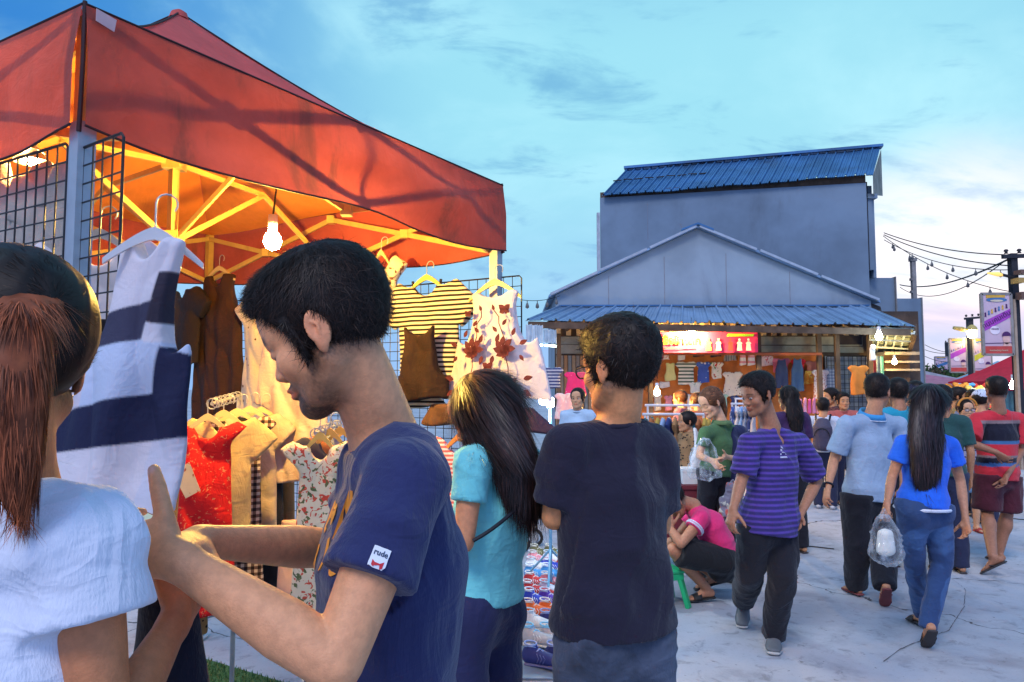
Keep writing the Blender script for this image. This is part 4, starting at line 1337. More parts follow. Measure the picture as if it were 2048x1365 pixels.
def build_shop():
    Ye, Yw = 13.0, 14.42
    t = empty('clothes_shop', (X(1440, Ye), Ye, 0), 'open wooden clothes shop under a blue corrugated awning roof', 'shop')
    rel = (X(1440, Ye), Ye, 0)
    Yt = 14.48
    zt = Z(614, Yt)
    corrugated('awning_roof', M_TIN, t, rel, P(1050, 642, Ye), P(1832, 652, Ye), (X(1742, Yt), Yt, zt), (X(1118, Yt), Yt, zt), 28, .04, .008, 1)
    fl = MB(); fl.bar((X(1118, Yt), Yt - .03, zt + .02), (X(1742, Yt), Yt - .03, zt + .025), .05, .03); fl.build('roof_flashing', M_TIND, t, rel=rel)
    # right hip edge board and eave beam
    b = MB(); b.bar(P(1056, 650, Ye + .04) , P(1820, 665, Ye + .05), .05, .12); b.build('eave_beam', M_WOODD, t, rel=rel)
    b = MB()
    for k in range(26):
        px = 1075 + k * 29.5
        b.bar((X(px, Ye), Ye + .08, Z(648, Ye) - .10), (X(px * .0 + min(1128 + k * 24.2, 1725), Yt), Yt - .08, zt - .16), .04, .07)
    b.build('rafters', M_WOODD, t, rel=rel)
    # plank walls above the shop front (slats with gaps) and boards
    wl = MB(); zs0, zs1 = Z(672, Yw), Z(652, Yw)
    for k in range(34):
        px = 1112 + k * 20.6
        wl.box((X(px, Yw), Yw - .05, zs0), (X(px + 9.5, Yw), Yw - .015, zs1 + .05))
    wl.build('short_studs', mat('pale studs', (.32, .24, .15), .8, var=.2), t, rel=rel)
    wl = MB(); wl.box((X(1110, Yw), Yw, 0), (X(1842, Yw), Yw + .04, zt - .1)); wl.build('back_boards', M_WOODD, t, rel=rel)
    gp = MB()
    for i, (pa, pb, ya, yb) in enumerate(((1112, 1188, 708, 690), (1112, 1188, 689, 674), (1189, 1300, 708, 672), (1520, 1676, 690, 674), (1520, 1676, 705, 692), (1522, 1640, 713, 706.5), (1678, 1728, 706, 694), (1677, 1726, 692.5, 674.5))):
        gp = MB(); gp.box((X(pa, Yw), Yw - .03 - .01 * (i % 2), Z(ya, Yw)), (X(pb, Yw), Yw - .002, Z(yb, Yw)))
        gp.build('cladding_board', M_WOODG, t, rel=rel)
    dk = MB(); dk.box((X(1679, Yw), Yw - .045, Z(690, Yw)), (X(1725, Yw), Yw - .035, Z(670, Yw))); dk.build('dark_opening', mat('dark opening board', (.03, .025, .03), .9), t, rel=rel)
    # orange display wall
    zb = .0
    ow = MB(); ow.box((X(1240, Yw), Yw - .07, zb), (X(1645, Yw), Yw - .048, Z(710, Yw))); ow.build('display_wall', M_WOODO, t, rel=rel)
    pl = MB()
    for px in (1118, 1236, 1301, 1519, 1640, 1676, 1742):
        pl = MB(); pl.box((X(px, 13.6) - .04, 13.56, 0), (X(px, 13.6) + .04, 13.64, Z(668, 13.6)))
        pl.build('timber_post', M_WOODD, t, rel=rel)
    lt = MB(); lt.box((X(1290, 13.5), 13.47, Z(711, 13.5)), (X(1645, 13.5), 13.53, Z(706, 13.5))); lt.build('front_lintel', mat('red brown timber', (.30, .08, .03), .7), t, rel=rel)
    # left planks with orange and green strips (stacked cloth rolls behind)
    for i, px in enumerate(range(1112, 1200, 8)):
        c = [(.30, .22, .14), (.24, .20, .16), (.36, .20, .10), (.2, .22, .22)][i % 4]
        s = MB(); s.box((X(px, Yw), Yw - .09, .3), (X(px + 6.5, Yw), Yw - .06, Z(712, Yw)))
        tag(s.build('hanging_curtain', mat('curtain cloth %d' % (i % 4), c, .9, weave=.3)), 'row of drab striped curtains hanging at the left of the shop', 'curtain', 'drab curtains at the left of the shop')
    # blue corrugated box awning at the left with tube lamps
    for i, (pa, pb, y0, y1) in enumerate(((1052, 1087, 683, 648), (1088, 1114, 685, 657))):
        Yq = 12.2
        q = empty('sheet_awning', (X(pa, Yq), Yq, Z(y0, Yq)), ['larger', 'smaller'][i] + ' pale blue ribbed sheet hanging at the left end of the shop', 'awning')
        corrugated('ribbed_sheet', mat('pale blue sheet metal', (.42, .52, .60), .5, .1), q, (X(pa, Yq), Yq, Z(y0, Yq)), (X(pa, Yq), Yq, Z(y0, Yq)), (X(pb, Yq), Yq, Z(y0 + 3, Yq)), (X(pb, Yq), Yq + .15, Z(y1 + 2, Yq)), (X(pa, Yq), Yq + .15, Z(y1, Yq)), 4, .02)
        m = MB(); m.tube([(X(pa + 2, Yq), Yq, Z(y0 + 6, Yq)), (X(pb - 1, Yq), Yq, Z(y0 + 8, Yq))], .018, 8); m.build('tube_lamp', G_TUBE, q, rel=(X(pa, Yq), Yq, Z(y0, Yq)))
    # pink banner with the shop name
    Yb = 13.38
    bx0, bx1, bz0, bz1 = X(1286, Yb), X(1518, Yb), Z(705, Yb), Z(664, Yb)
    s = empty('shop_banner', ((bx0 + bx1) / 2, Yb, bz0), 'long pink shop banner with yellow lettering and small pictures of clothes', 'banner')
    rel2 = ((bx0 + bx1) / 2, Yb, bz0)
    m = MB(); m.grid(lambda u, v: (bx0 + (bx1 - bx0) * u, Yb + .012 * math.sin(9 * u), bz0 + (bz1 - bz0) * v - .01 * math.sin(3 * u)), 24, 2); m.add([(bx0, Yb + .03, bz0), (bx1, Yb + .03, bz0), (bx1, Yb + .03, bz1), (bx0, Yb + .03, bz1)], [(0, 1, 2, 3)])
    m.build('banner_sheet', mat('pink banner vinyl', (.66, .035, .13), .5, var=.1, nscale=1.5), s, rel=rel2)
    hh = bz1 - bz0
    thai('lettering', 'ขายเสื้อผ้าเด็ก', hh * .50, mat('yellow banner ink', (.80, .62, .02), .5), s, (X(1345, Yb) - rel2[0], -.03, hh * .40), bold=.006)
    m = MB(); m.bar((X(1318, Yb), Yb - .028, bz0 + hh * .2), (X(1392, Yb), Yb - .028, bz0 + hh * .2), .01, .012); m.build('small_line', mat('dark banner ink', (.12, .04, .03), .6), s, rel=rel2)
    m = MB(); m.prism([(X(1455, Yb), Yb - .03, bz0 + hh * .77), (X(1508, Yb), Yb - .03, bz0 + hh * .77), (X(1510, Yb), Yb - .03, bz0 + hh * .88), (X(1457, Yb), Yb - .03, bz0 + hh * .9)], (0, .004, 0))
    m.build('green_strip', mat('lime banner ink', (.28, .60, .03), .5), s, rel=rel2)
    inks = [(.72, .70, .10), (.72, .68, .45), (.62, .05, .04), (.70, .66, .62), (.68, .64, .66)]
    for i, px in enumerate((1418, 1438, 1462, 1480, 1498)):
        cx = X(px, Yb) - 0; c = mat('banner clothes ink %d' % i, inks[i], .5)
        m = MB()
        m.prism([(cx - .05, Yb - .03, bz0 + .03), (cx + .05, Yb - .03, bz0 + .03), (cx + .035, Yb - .03, bz0 + .15), (cx + .055, Yb - .03, bz0 + .17), (cx + .02, Yb - .03, bz0 + .20), (cx - .02, Yb - .03, bz0 + .20), (cx - .055, Yb - .03, bz0 + .17), (cx - .035, Yb - .03, bz0 + .15)], (0, .004, 0))
        m.prism([(cx + .022 * math.cos(a), Yb - .03, bz0 + .235 + .025 * math.sin(a)) for a in np.linspace(0, 6.0, 10)], (0, .004, 0))
        m.build('printed_clothes', c, s, rel=rel2)

    # little clothes on the display wall
    def sm(lab, cat, kind, px0, px1, py0, py1, m, Y=14.2, grp='children\'s clothes hung on the shop display wall', **kw):
        c = P((px0 + px1) / 2, py0, Y)
        w_ = (px1 - px0) / FOC * Y; h = c[2] - Z(py1, Y)
        kw.setdefault('sl', w_ * .22); kw.setdefault('neck', w_ * .17); kw.setdefault('neckd', .02); kw.setdefault('slw', w_ * .16)
        return garment(lab, cat, kind, c, w_ * (.82 if kind in ('tee',) else 1), h, 0.0, m, vox=kw.pop('vox', .017), depth=.025, fold=.008, freq=40, group=grp, **kw)
    pc = lambda k, **kw: mat(k, rough=.9, var=.05, **kw)
    sm('pale yellow toddler romper with a yellow flower at the left of the display wall', 'romper', 'tank', 1327, 1354, 724, 762, pc('pale yellow cotton', c=(.62, .60, .24)), flare=.85, name='hanging_romper')
    sm('white shirt with dark green wave print beside the yellow romper', 'shirt', 'tee', 1352, 1392, 722, 770, pc('wave print', pat=p_stripes((.66, .66, .56), (.05, .09, .07), .07, .45, 2, .2)))
    sm('royal blue shirt with white specks on the display wall', 'shirt', 'tee', 1392, 1421, 722, 766, pc('blue speck print', pat=p_dots((.05, .10, .38), (.62, .62, .62), 13, .26)))
    sm('white shirt with red and green print on the display wall', 'shirt', 'tee', 1420, 1446, 722, 758, pc('red green print', pat=p_blots((.66, .62, .50), (.50, .05, .04), 11, .55, (.05, .25, .10))))
    sm('cream dress with a red belt and tiny dots at the right of the display wall', 'dress', 'dress', 1448, 1482, 742, 792, pc('cream dot print', pat=p_dots((.66, .60, .50), (.20, .10, .08), 17, .22)), flare=1.2)
    sm('white and pink floral cap print shirt in the top row, leftmost', 'shirt', 'skirt', 1312, 1340, 706, 720, pc('white pink print', pat=p_blots((.66, .60, .58), (.60, .12, .16), 9, .55)))
    sm('white round hat hanging in the top row', 'hat', 'skirt', 1352, 1374, 706, 721, pc('white cloth plain', c=(.62, .60, .58)), flare=.7, name='white_hat')
    sm('black and brown top in the top row', 'top', 'skirt', 1384, 1410, 706, 714, pc('black brown', c=(.05, .035, .03)))
    sm('black cap in the top row', 'cap', 'skirt', 1420, 1444, 706, 714, pc('blackish', c=(.03, .03, .04)))
    sm('grey pleated skirt in the top row', 'skirt', 'skirt', 1446, 1474, 706, 722, pc('grey pleats', pat=p_stripes((.26, .26, .27), (.14, .14, .15), .05, .5, 0, .2)))
    for i, (a, b) in enumerate(((1478, 1493), (1494, 1511))):
        sm(('left', 'right')[i] + ' pink baby dress with white bands at the hem in the top row', 'dress', 'skirt', a, b, 706, 731, pc('pink band cloth', pat=p_stripes((.66, .25, .28), (.70, .66, .64), .11, .62, 2, .1)))
    sm('white shorts hanging under the yellow romper', 'shorts', 'shorts', 1318, 1340, 764, 776, pc('white cloth plain'))
    sm('pale mint shirt hanging under the wave print shirt', 'shirt', 'tee', 1378, 1402, 762, 786, pc('mint print', pat=p_blots((.62, .64, .58), (.25, .40, .32), 14, .58)))
    for k in range(9):
        nm, c = [('cream', (.6, .52, .42)), ('pink', (.62, .22, .26)), ('sky blue', (.15, .3, .5)), ('white', (.6, .6, .58)), ('mustard', (.5, .34, .06)), ('red', (.5, .04, .04)), ('mint', (.3, .5, .4)), ('navy', (.03, .05, .15)), ('peach', (.6, .36, .25))][k]
        sm('%s baby outfit low on the display wall, %s' % (nm, ['first from the left', 'second from the left', 'third from the left', 'fourth from the left', 'middle one', 'fourth from the right', 'third from the right', 'second from the right', 'last on the right'][k]), 'baby outfit', 'tee', 1306 + k * 22, 1324 + k * 22, 786 + (k % 3) * 3, 822, pc('baby outfit ' + nm, pat=p_blots(c, tuple(.5 * x + .1 for x in c), 15, .56)))
    # second bay
    sm('pink white leaf print blouse, top of the right bay', 'blouse', 'skirt', 1518, 1550, 712, 732, pc('pink leaf print', pat=p_blots((.62, .45, .42), (.50, .10, .12), 12, .54)))
    sm('pink child\'s top under dark overalls in the right bay', 'top', 'tee', 1543, 1580, 715, 745, pc('rose cloth', c=(.66, .16, .22)))
    sm('dark blue child\'s overalls over the pink top', 'overalls', 'overall', 1548, 1578, 720, 776, pc('dark denim', c=(.04, .06, .13)), Y=14.05)
    sm('red child\'s top under blue denim overalls', 'top', 'tee', 1582, 1611, 716, 740, pc('red cloth', c=(.60, .02, .03)))
    sm('blue denim child\'s overalls over the red top', 'overalls', 'overall', 1580, 1609, 718, 784, pc('blue denim', c=(.08, .17, .30)), Y=14.05)
    sm('dusty rose child\'s top in the right bay', 'top', 'tee', 1611, 1641, 720, 752, pc('dusty rose', c=(.42, .15, .11)), flare=1.1)
    sm('orange frilled child\'s skirt in the right bay', 'skirt', 'skirt', 1606, 1634, 742, 768, pc('orange frill', pat=p_blots((.62, .26, .04), (.62, .45, .10), 12, .5)), flare=1.3)
    sm('white dress with a slanting red print at the right of the bay', 'dress', 'dress', 1626, 1655, 738, 798, pc('slant print', pat=p_blots((.66, .60, .60), (.45, .16, .12), 22, .56)), Y=13.9)
    sm('grey blue checked shirt beside the white dress', 'shirt', 'tee', 1648, 1672, 735, 790, pc('blue grey check', pat=p_check((.34, .38, .46), (.2, .24, .33), (.12, .15, .25), .06)), Y=13.95)
    sm('orange rust T-shirt hung on the wire wall', 'T-shirt', 'tee', 1697, 1736, 729, 790, pc('rust orange jersey', c=(.50, .17, .03)), Y=13.2, grp=None)
    for i in range(7):
        sm('bright pink child\'s trousers folded over the low rail', 'trousers', 'skirt', 1588 + i * 9, 1596 + i * 9, 796 + (i % 2) * 2, 828, pc('bright pink %d' % (i % 3), c=[(.66, .10, .26), (.60, .22, .34), (.70, .30, .40)][i % 3]), Y=12.6, grp='bright pink trousers on the low rail')
    # left bay
    sm('navy shirt with white diagonal dashes at the left of the shop', 'shirt', 'tee', 1084, 1125, 733, 778, pc('navy dash print', pat=p_stripes((.30, .34, .45), (.03, .045, .14), .055, .5, 2, .1)), Y=12.4, grp=None)
    sm('hot pink girl\'s dress at the left of the shop', 'dress', 'dress', 1132, 1170, 742, 792, pc('hot pink cloth', pat=p_dots((.62, .03, .14), (.66, .25, .30), 22, .15)), Y=12.3, grp=None, flare=1.2)
    sm('pale pink girl\'s dress with a heart, below the navy shirt', 'dress', 'dress', 1112, 1146, 784, 838, pc('pale pink cloth', pat=p_blots((.64, .38, .40), (.66, .52, .50), 10, .5)), Y=11.6, grp=None, flare=1.25)
    # wire wall right of the display
    q0 = (X(1655, 14.1), 14.1); q1 = (X(1742, 14.1), 14.1)
    grid_panel('tall grey wire wall at the right of the clothes shop', q0, q1, Z(713, 14.1), .2, cell=.09, group='black wire display grids', r=.004, R=.01)
    m = MB(); m.box((X(1650, 14.3), 14.25, .2), (X(1742, 14.3), 14.28, Z(713, 14.3)))
    tag(m.build('checked_curtain', mat('blue grey checked cloth', pat=p_check((.30, .34, .38), (.20, .24, .30), (.13, .17, .24), .16), rough=.9)), 'blue grey checked curtain behind the wire wall', 'curtain')
    for i, (px, c) in enumerate(((1745, (.22, .30, .34)), (1752, (.30, .06, .07)), (1760, (.18, .26, .32)), (1768, (.10, .30, .30)))):
        m = MB(); m.grid(lambda u, v, px=px: (X(px + 7 * u, 13.6), 13.7 + .02 * math.sin(20 * u), 1.2 + (Z(712, 13.6) - 1.2) * v), 6, 1)
        me = m.build('hanging_cloth', mat('hanging cloth %d' % i, c, .9))
        tag(me, ['grey blue cloth strip right of the wire wall', 'dark red cloth strip right of the wire wall', 'slate blue cloth strip near the counter lamp', 'teal cloth strip near the counter lamp'][i], 'cloth')
        me.modifiers.new('thickness', 'SOLIDIFY').thickness = .01
    # rail racks in front of the shop
    for k, (px0, px1, py, Y) in enumerate(((1290, 1424, 811, 9.6), (1285, 1412, 829, 9.0), (1470, 1505, 798, 11.5), (1462, 1510, 808, 11.0))):
        a = P(px0, py, Y); b = P(px1, py, Y + .05)
        r = empty('clothes_rail', (a[0], a[1], 0), ['white clothes rail behind, left of the green polo girl', 'white clothes rail in front, left of the green polo girl', 'white rail behind the striding man\'s face', 'lower white rail behind the striding man\'s face'][k], 'clothes rail')
        rr = (a[0], a[1], 0)
        m = MB(); m.tube([a, b], .017, 10); m.build('top_bar', M_WHITEM, r, rel=rr)
        for q in (a + (b - a) * .04, a + (b - a) * .96):
            m = MB(); m.tube([q, (q[0], q[1], .04)], .014, 8); m.bar((q[0], q[1] - .25, .02), (q[0], q[1] + .25, .02), .03); m.build('upright', M_WHITEM, r, rel=rr)
    rnd = random.Random(4)
    kinds = [('teal', (.03, .16, .19)), ('pale blue', (.30, .40, .55)), ('white and navy printed', None), ('orange brown', (.42, .14, .05)), ('navy', (.03, .05, .16)), ('grey', (.25, .25, .28)), ('mustard', (.5, .32, .06)), ('leopard print', 0)]
    for k in range(11):
        px = 1298 + k * 11.5; Y = 8.95
        nm, c = kinds[(k * 3) % 8]
        if c is None: mm = pc('white navy print', pat=p_blots((.55, .56, .6), (.04, .06, .16), 14, .5))
        elif c == 0: mm = pc('leopard print', pat=p_dots((.40, .20, .08), (.04, .02, .015), 20, .3))
        else: mm = pc('rail cloth ' + nm, c=c)
        q = P(px, 834, Y)
        garment('%s shirt on the front rail left of the green polo girl, number %d along from the left' % (nm, k + 1) if False else '%s shirt on the front white rail, %s' % (nm, ['at its left end', 'second from its left end', 'third from its left end', 'fourth from its left end', 'fifth from its left end', 'in its middle', 'fifth from its right end', 'fourth from its right end', 'third from its right end', 'second from its right end', 'at its right end'][k]),
                'shirt', 'tee', q, .36, .62, 1.15 + rnd.uniform(-.1, .1), mm, vox=.02, sl=.12, group='shirts on the front white rail', depth=.03)
    for k in range(6):
        nm, c = [('deep blue', (.05, .1, .3)), ('white', (.6, .6, .62)), ('sky blue', (.2, .35, .6)), ('grey blue', (.2, .25, .35)), ('navy', (.03, .05, .16)), ('pale grey', (.4, .4, .45))][k]
        q = P(1466 + k * 8, 812, 10.9)
        garment('%s child\'s shirt on the lower rail behind the striding man, %s' % (nm, ['leftmost', 'second from left', 'third from left', 'third from right', 'second from right', 'rightmost'][k]), 'shirt', 'tee', q, .3, .45, 1.2, pc('low rail ' + nm, pat=p_blots(c, (.5, .5, .55), 15, .6)), vox=.022, sl=.1, group='shirts on the lower rail')
    # lamps of the shop
    bulb('light_bulb', 'glaring warm bulb hanging in front of the pink shop banner', P(1383, 664, 13.12), G_WARM2, .055, cord=.10)
    bulb('light_bulb', 'glaring warm bulb low beside the black shirt man\'s neck', P(1314, 786, 10.0), G_WARM3, .045, cord=.35)
    bulb('light_bulb', 'small warm bulb over the counter at the right end of the shop', P(1789, 725, 13.4), G_WARM4, .045, cord=.12)
    bulb('lamp', 'greenish white lamp under the right end of the awning roof', P(1758, 674, 12.6), G_COOL, .06, cord=.12, cat='lamp')
    # hanging cloth by the cool lamp
    q = P(1745, 690, 12.7)
    garment('white cloth hanging right below the greenish lamp', 'cloth', 'skirt', q, .12, .28, .2, pc('white cloth plain'), vox=.015, name='hanging_cloth')
    # soffit frame at the right end
    fr = empty('ceiling_frame', P(1745, 668, 13.2), 'pale greenish ceiling frame under the right end of the awning', 'frame')
    rl = P(1745, 668, 13.2)
    m = MB(); c = [P(1738, 700, 14.3), P(1812, 706, 14.3), P(1828, 660, 13.05), P(1740, 658, 13.05)]
    m.prism(c, (0, .01, .03)); m.build('ceiling_board', mat('grey green board', (.26, .32, .28), .8, var=.2), fr, rel=rl)
    m = MB()
    for k in range(6):
        a = c[0] + (c[1] - c[0]) * k / 5; b = c[3] + (c[2] - c[3]) * k / 5
        m.bar(a + (0, -.01, -.04), b + (0, -.01, -.04), .03)
    for k in range(4):
        a = c[0] + (c[3] - c[0]) * k / 3; b = c[1] + (c[2] - c[1]) * k / 3
        m.bar(a + (0, -.01, -.07), b + (0, -.01, -.07), .03)
    m.build('battens', mat('pale battens', (.50, .55, .50), .6), fr, rel=rl)
    m = MB(); m.bar(c[1] + (.02, 0, 0), c[2] + (.02, 0, 0), .06, .22); m.build('edge_board', M_WOODD, fr, rel=rl)
    # counter stall at the right end
    Yc = 13.8
    ct = empty('counter_stall', (X(1800, Yc), Yc, 0), 'dim counter stall with shelves below the stepped wall', 'stall')
    rl = (X(1800, Yc), Yc, 0)
    m = MB()
    for a, b in ((704, 710), (722, 726), (738, 742)): m.box((X(1772, Yc), Yc, Z(b, Yc)), (X(1842, Yc), Yc + .35, Z(a, Yc)))
    m.build('shelf_boards', mat('beige boards', (.40, .34, .24), .8, var=.2), ct, rel=rl)
    m = MB(); m.box((X(1770, Yc), Yc + .36, 0), (X(1842, Yc), Yc + .40, Z(706, Yc))); m.build('stall_back', mat('brown board', (.14, .09, .06), .9), ct, rel=rl)
    m = MB(); m.box((X(1774, Yc), Yc - .45, 0), (X(1836, Yc), Yc - .02, .95)); m.box((X(1771, Yc), Yc - .5, .952), (X(1839, Yc), Yc - .01, .99)); m.build('counter', mat('green grey counter', (.12, .17, .16), .7), ct, rel=rl, bevel=0)
    for k, (px, py, c, s_) in enumerate(((1776, 752, (.60, .50, .08), .10), (1797, 756, (.10, .10, .12), .13), (1812, 748, (.50, .16, .04), .12), (1823, 758, (.20, .12, .10), .12), (1834, 752, (.3, .28, .25), .10))):
        S = Solid(); S.loft([(0, 0, 0), (0, 0, s_ * 1.4)], [s_ * .5, s_ * .35], k=.01, flat=(True, False)); S.loft([(0, 0, s_ * 1.4), (0, 0, s_ * 1.9)], s_ * .15, k=.02)
        q = P(px, py, Yc - .25)
        tag(link_mesh('jar', np_mesh('jar', *S.mesh(.012)), mat('jar %d' % k, c, .4), None, (q[0], q[1], .992)), ['yellow', 'black', 'orange', 'brown', 'grey'][k] + ' jar standing on the dim counter', 'jar', 'jars on the dim counter')


# ------------------------------------------------------------------ street furniture at the right
def build_right():
    # power poles
    def pole(px, pytop, Y, wid, label, arms, lampside=None, base=0):
        x = X(px, Y); zt = Z(pytop, Y)
        t = empty('power_pole', (x, Y, 0), label, 'power pole', 'concrete power poles down the street')
        rl = (x, Y, 0)
        m = MB(); m.bar((x, Y, 0), (x, Y, zt), wid, wid, up=(0, 1, 0)); m.build('shaft', M_IRON, t, rel=rl)
        for (pa, pb, py) in arms:
            a = P(pa, py, Y - wid * .6); b = P(pb, py + (-3 if pb > pa + 30 else 0), Y - wid * .6)
            m = MB(); m.bar(a, b, .075); m.build('crossarm', M_IRON, t, rel=rl)
            for u in (.1, .45, .8, 1.0):
                q = a + (b - a) * u
                m = MB(); m.lathe((q[0], q[1], q[2] + .06), [(.0, 0), (.04, .0), (.022, .03), (.045, .05), (.03, .08), (0, .09)], 10); m.build('insulator', M_IRON, t, rel=rl, smooth=True)
        return t, rl
    Y1 = 14.0
    t, rl = pole(2037, 508, Y1, .125, 'tall dark power pole carrying the large banner at the right edge', [(2005, 2080, 514)])
    m = MB(); m.box((X(2022, Y1), Y1 - .35, Z(571, Y1)), (X(2034, Y1), Y1 - .13, Z(561, Y1))); m.build('meter_box', mat('ochre box', (.42, .27, .08), .6), t, rel=rl)
    m = MB(); m.tube([(X(2034, Y1), Y1 - .15, Z(561, Y1)), (X(2015, Y1), Y1 - .15, Z(555, Y1)), (X(1998, Y1), Y1 - .15, Z(551, Y1))], .03, 8); m.build('lamp_arm', M_IRON, t, rel=rl)
    m = MB(); m.tube([(X(2006, Y1), Y1 - .15, Z(553, Y1)), (X(1996, Y1), Y1 - .15, Z(551.5, Y1)), (X(1975, Y1), Y1 - .15, Z(549, Y1))], [.025, .045, .015], 10); m.build('lamp_head', mat('warm lit lamp hood', (.70, .45, .12), .4, emit=(1, .62, .15), estr=.9), t, rel=rl, smooth=True)
    m = MB(); m.box((X(2030, Y1), Y1 - .3, Z(602, Y1)), (X(2060, Y1), Y1 - .13, Z(588, Y1))); m.box((X(2028, Y1), Y1 - .34, Z(553, Y1)), (X(2062, Y1), Y1 - .13, Z(545, Y1))); m.build('brackets', mat('brown iron', (.14, .08, .06), .6), t, rel=rl)
    m = MB(); m.box((X(2028, Y1), Y1 - .1, 0), (X(2033, Y1), Y1 - .02, Z(600, Y1))); m.build('timber_stay', mat('pale timber stay', (.40, .30, .22), .8), t, rel=rl)
    t, rl = pole(1945, 636, 26, .17, 'dark power pole with a lit street lamp in the middle distance', [(1929, 1964, 638)])
    m = MB(); Yq = 25.7; m.tube([(X(1945, Yq), Yq, Z(662, Yq)), (X(1930, Yq), Yq, Z(659, Yq)), (X(1912, Yq), Yq, Z(656, Yq))], [.04, .09, .06], 8); m.build('lamp_arm', mat('ochre lamp arm', (.5, .38, .12), .5), t, rel=rl)
    m = MB(); m.lathe(P(1944, 668, 25.6), [(0, -.17), (.12, -.12), (.16, 0), (.12, .12), (0, .17)], 14); m.build('lamp_globe', G_STREET, t, rel=rl, smooth=True)
    m = MB(); m.lathe(P(1944, 658, 25.6), [(.18, -.05), (.15, .06), (.06, .14), (0, .15)], 14); m.build('lamp_hood', mat('ochre lamp arm', (.5, .38, .12)), t, rel=rl, smooth=True)
    pole(1898, 685, 40, .18, 'far thin power pole left of the small banners', [(1890, 1906, 687)])
    # banners
    inkP = mat('purple banner ink', (.36, .06, .42), .5); inkD = mat('dark purple ink', (.07, .02, .10), .6); inkR = mat('red banner ink', (.48, .06, .05), .5)
    inkB = mat('blue banner ink', (.05, .16, .34), .5); inkY = mat('ochre banner ink', (.62, .36, .05), .5); inkS = mat('skin banner ink', (.68, .42, .36), .5); inkG = mat('yellow green ink', (.48, .46, .04), .5)
    def banner(px0, px1, py0, py1, Y, lab, detail=True, band=None, group=None):
        x0, x1, z0, z1 = X(px0, Y), X(px1, Y), Z(py1, Y), Z(py0, Y)
        W, H = x1 - x0, z1 - z0
        t = empty('street_banner', (x0, Y, z0), lab, 'banner', group); rl = (x0, Y, z0)
        m = MB(); m.box((x0, Y, z0), (x1, Y + .02, z1)); m.build('banner_sheet', mat('pink grey vinyl', (.56, .42, .50), .55, var=.12, nscale=.8), t, rel=rl)
        fr = MB()
        for a, b in (((x0, z0), (x0, z1)), ((x1, z0), (x1, z1)), ((x0, z1), (x1, z1)), ((x0, z0), (x1, z0))): fr.bar((a[0], Y + .012, a[1]), (b[0], Y + .012, b[1]), .05)
        fr.build('frame', M_CONC, t, rel=rl)
        pr = lambda pts, mm, nm, dy=-.008: (lambda q: (q.prism([(x0 + u * W, Y + dy, z0 + v * H) for u, v in pts], (0, .004, 0)), q.build(nm, mm, t, rel=rl)))(MB())
        pr([(.02, .38), (.98, .62), (.98, .76), (.02, .54)], band or inkP, 'diagonal_band')
        pr([(.05, .02), (.97, .02), (.97, .14), (.05, .14)], inkR, 'lower_band')
        pr([(.15, .93), (.8, .94), (.8, .985), (.15, .98)], inkY, 'top_band')
        pr([(.5 + .36 * math.cos(a), .90 + .035 * math.sin(a)) for a in np.linspace(0, 6.0, 16)], inkB, 'oval_emblem', -.012)
        pr([(.5 + .22 * math.cos(a), .885 + .018 * math.sin(a)) for a in np.linspace(0, 6.0, 16)], mat('cream ink', (.6, .52, .38), .5), 'oval_centre', -.016)
        # a child's head in one corner and a round speech bubble
        pr([(.78 + .12 * math.cos(a), .26 + .09 * math.sin(a)) for a in np.linspace(0, 6.0, 14)], inkS, 'printed_face', -.012)
        pr([(.78 + .15 * math.cos(a), .31 + .07 * math.sin(a)) for a in np.linspace(0, 3.3, 10)], inkD, 'printed_hair', -.016)
        pr([(.66, .14), (.96, .14), (.90, .2), (.7, .2)], inkS, 'printed_shoulders', -.012)
        pr([(.40 + .17 * math.cos(a), .40 + .07 * math.sin(a)) for a in np.linspace(0, 6.0, 16)], mat('white banner ink', (.66, .60, .68), .5), 'speech_bubble', -.012)
        pr([(.06, .18), (.96, .19), (.96, .20), (.06, .19)], inkD, 'thin_line', -.012)
        if detail:
            ang = math.atan2(.24 * H, .96 * W)
            o = thai('lettering', 'ถนนคนเดิน', H * .115, inkD, t, (W * .5, -.012, H * .545)); o.rotation_euler = (math.pi / 2, -ang, 0)
            for k, (u, v) in enumerate(((.10, .65), (.22, .68), (.33, .705), (.45, .73), (.57, .75), (.70, .77), (.83, .79))):
                pr([(u - .035, v - .03), (u + .035, v - .03), (u + .02, v + .015), (u + .03, v + .03), (u, v + .045), (u - .03, v + .03), (u - .02, v + .015)], [inkD, inkB, inkY][k % 3], 'printed_figure', -.012)
            thai('small_lettering', 'ตลาดนัด', H * .035, inkD, t, (W * .40, -.018, H * .41))
            thai('bottom_lettering', 'ถนนคนเดินทุกวันเสาร์', H * .035, mat('cream ink', (.6, .52, .38)), t, (W * .5, -.014, H * .06))
        else:
            for k in range(6):
                u = .12 + k * .13; v = .64 + k * .026
                pr([(u - .035, v - .03), (u + .035, v - .03), (u, v + .045)], [inkD, inkB, inkY][k % 3], 'printed_figure', -.012)
    banner(1971, 2030, 588, 710, 13.8, 'large pink and purple street banner with lettering on the nearest power pole')
    banner(1902, 1936, 678, 745, 25.9, 'small purple banded street banner left of the street lamp', False, group=None)
    banner(1950, 1986, 678, 752, 25.9, 'small yellow green banded street banner right of the street lamp', False, inkG)
    banner(1872, 1898, 714, 752, 36, 'tiny pale street banner farthest left down the street', False, inkB)
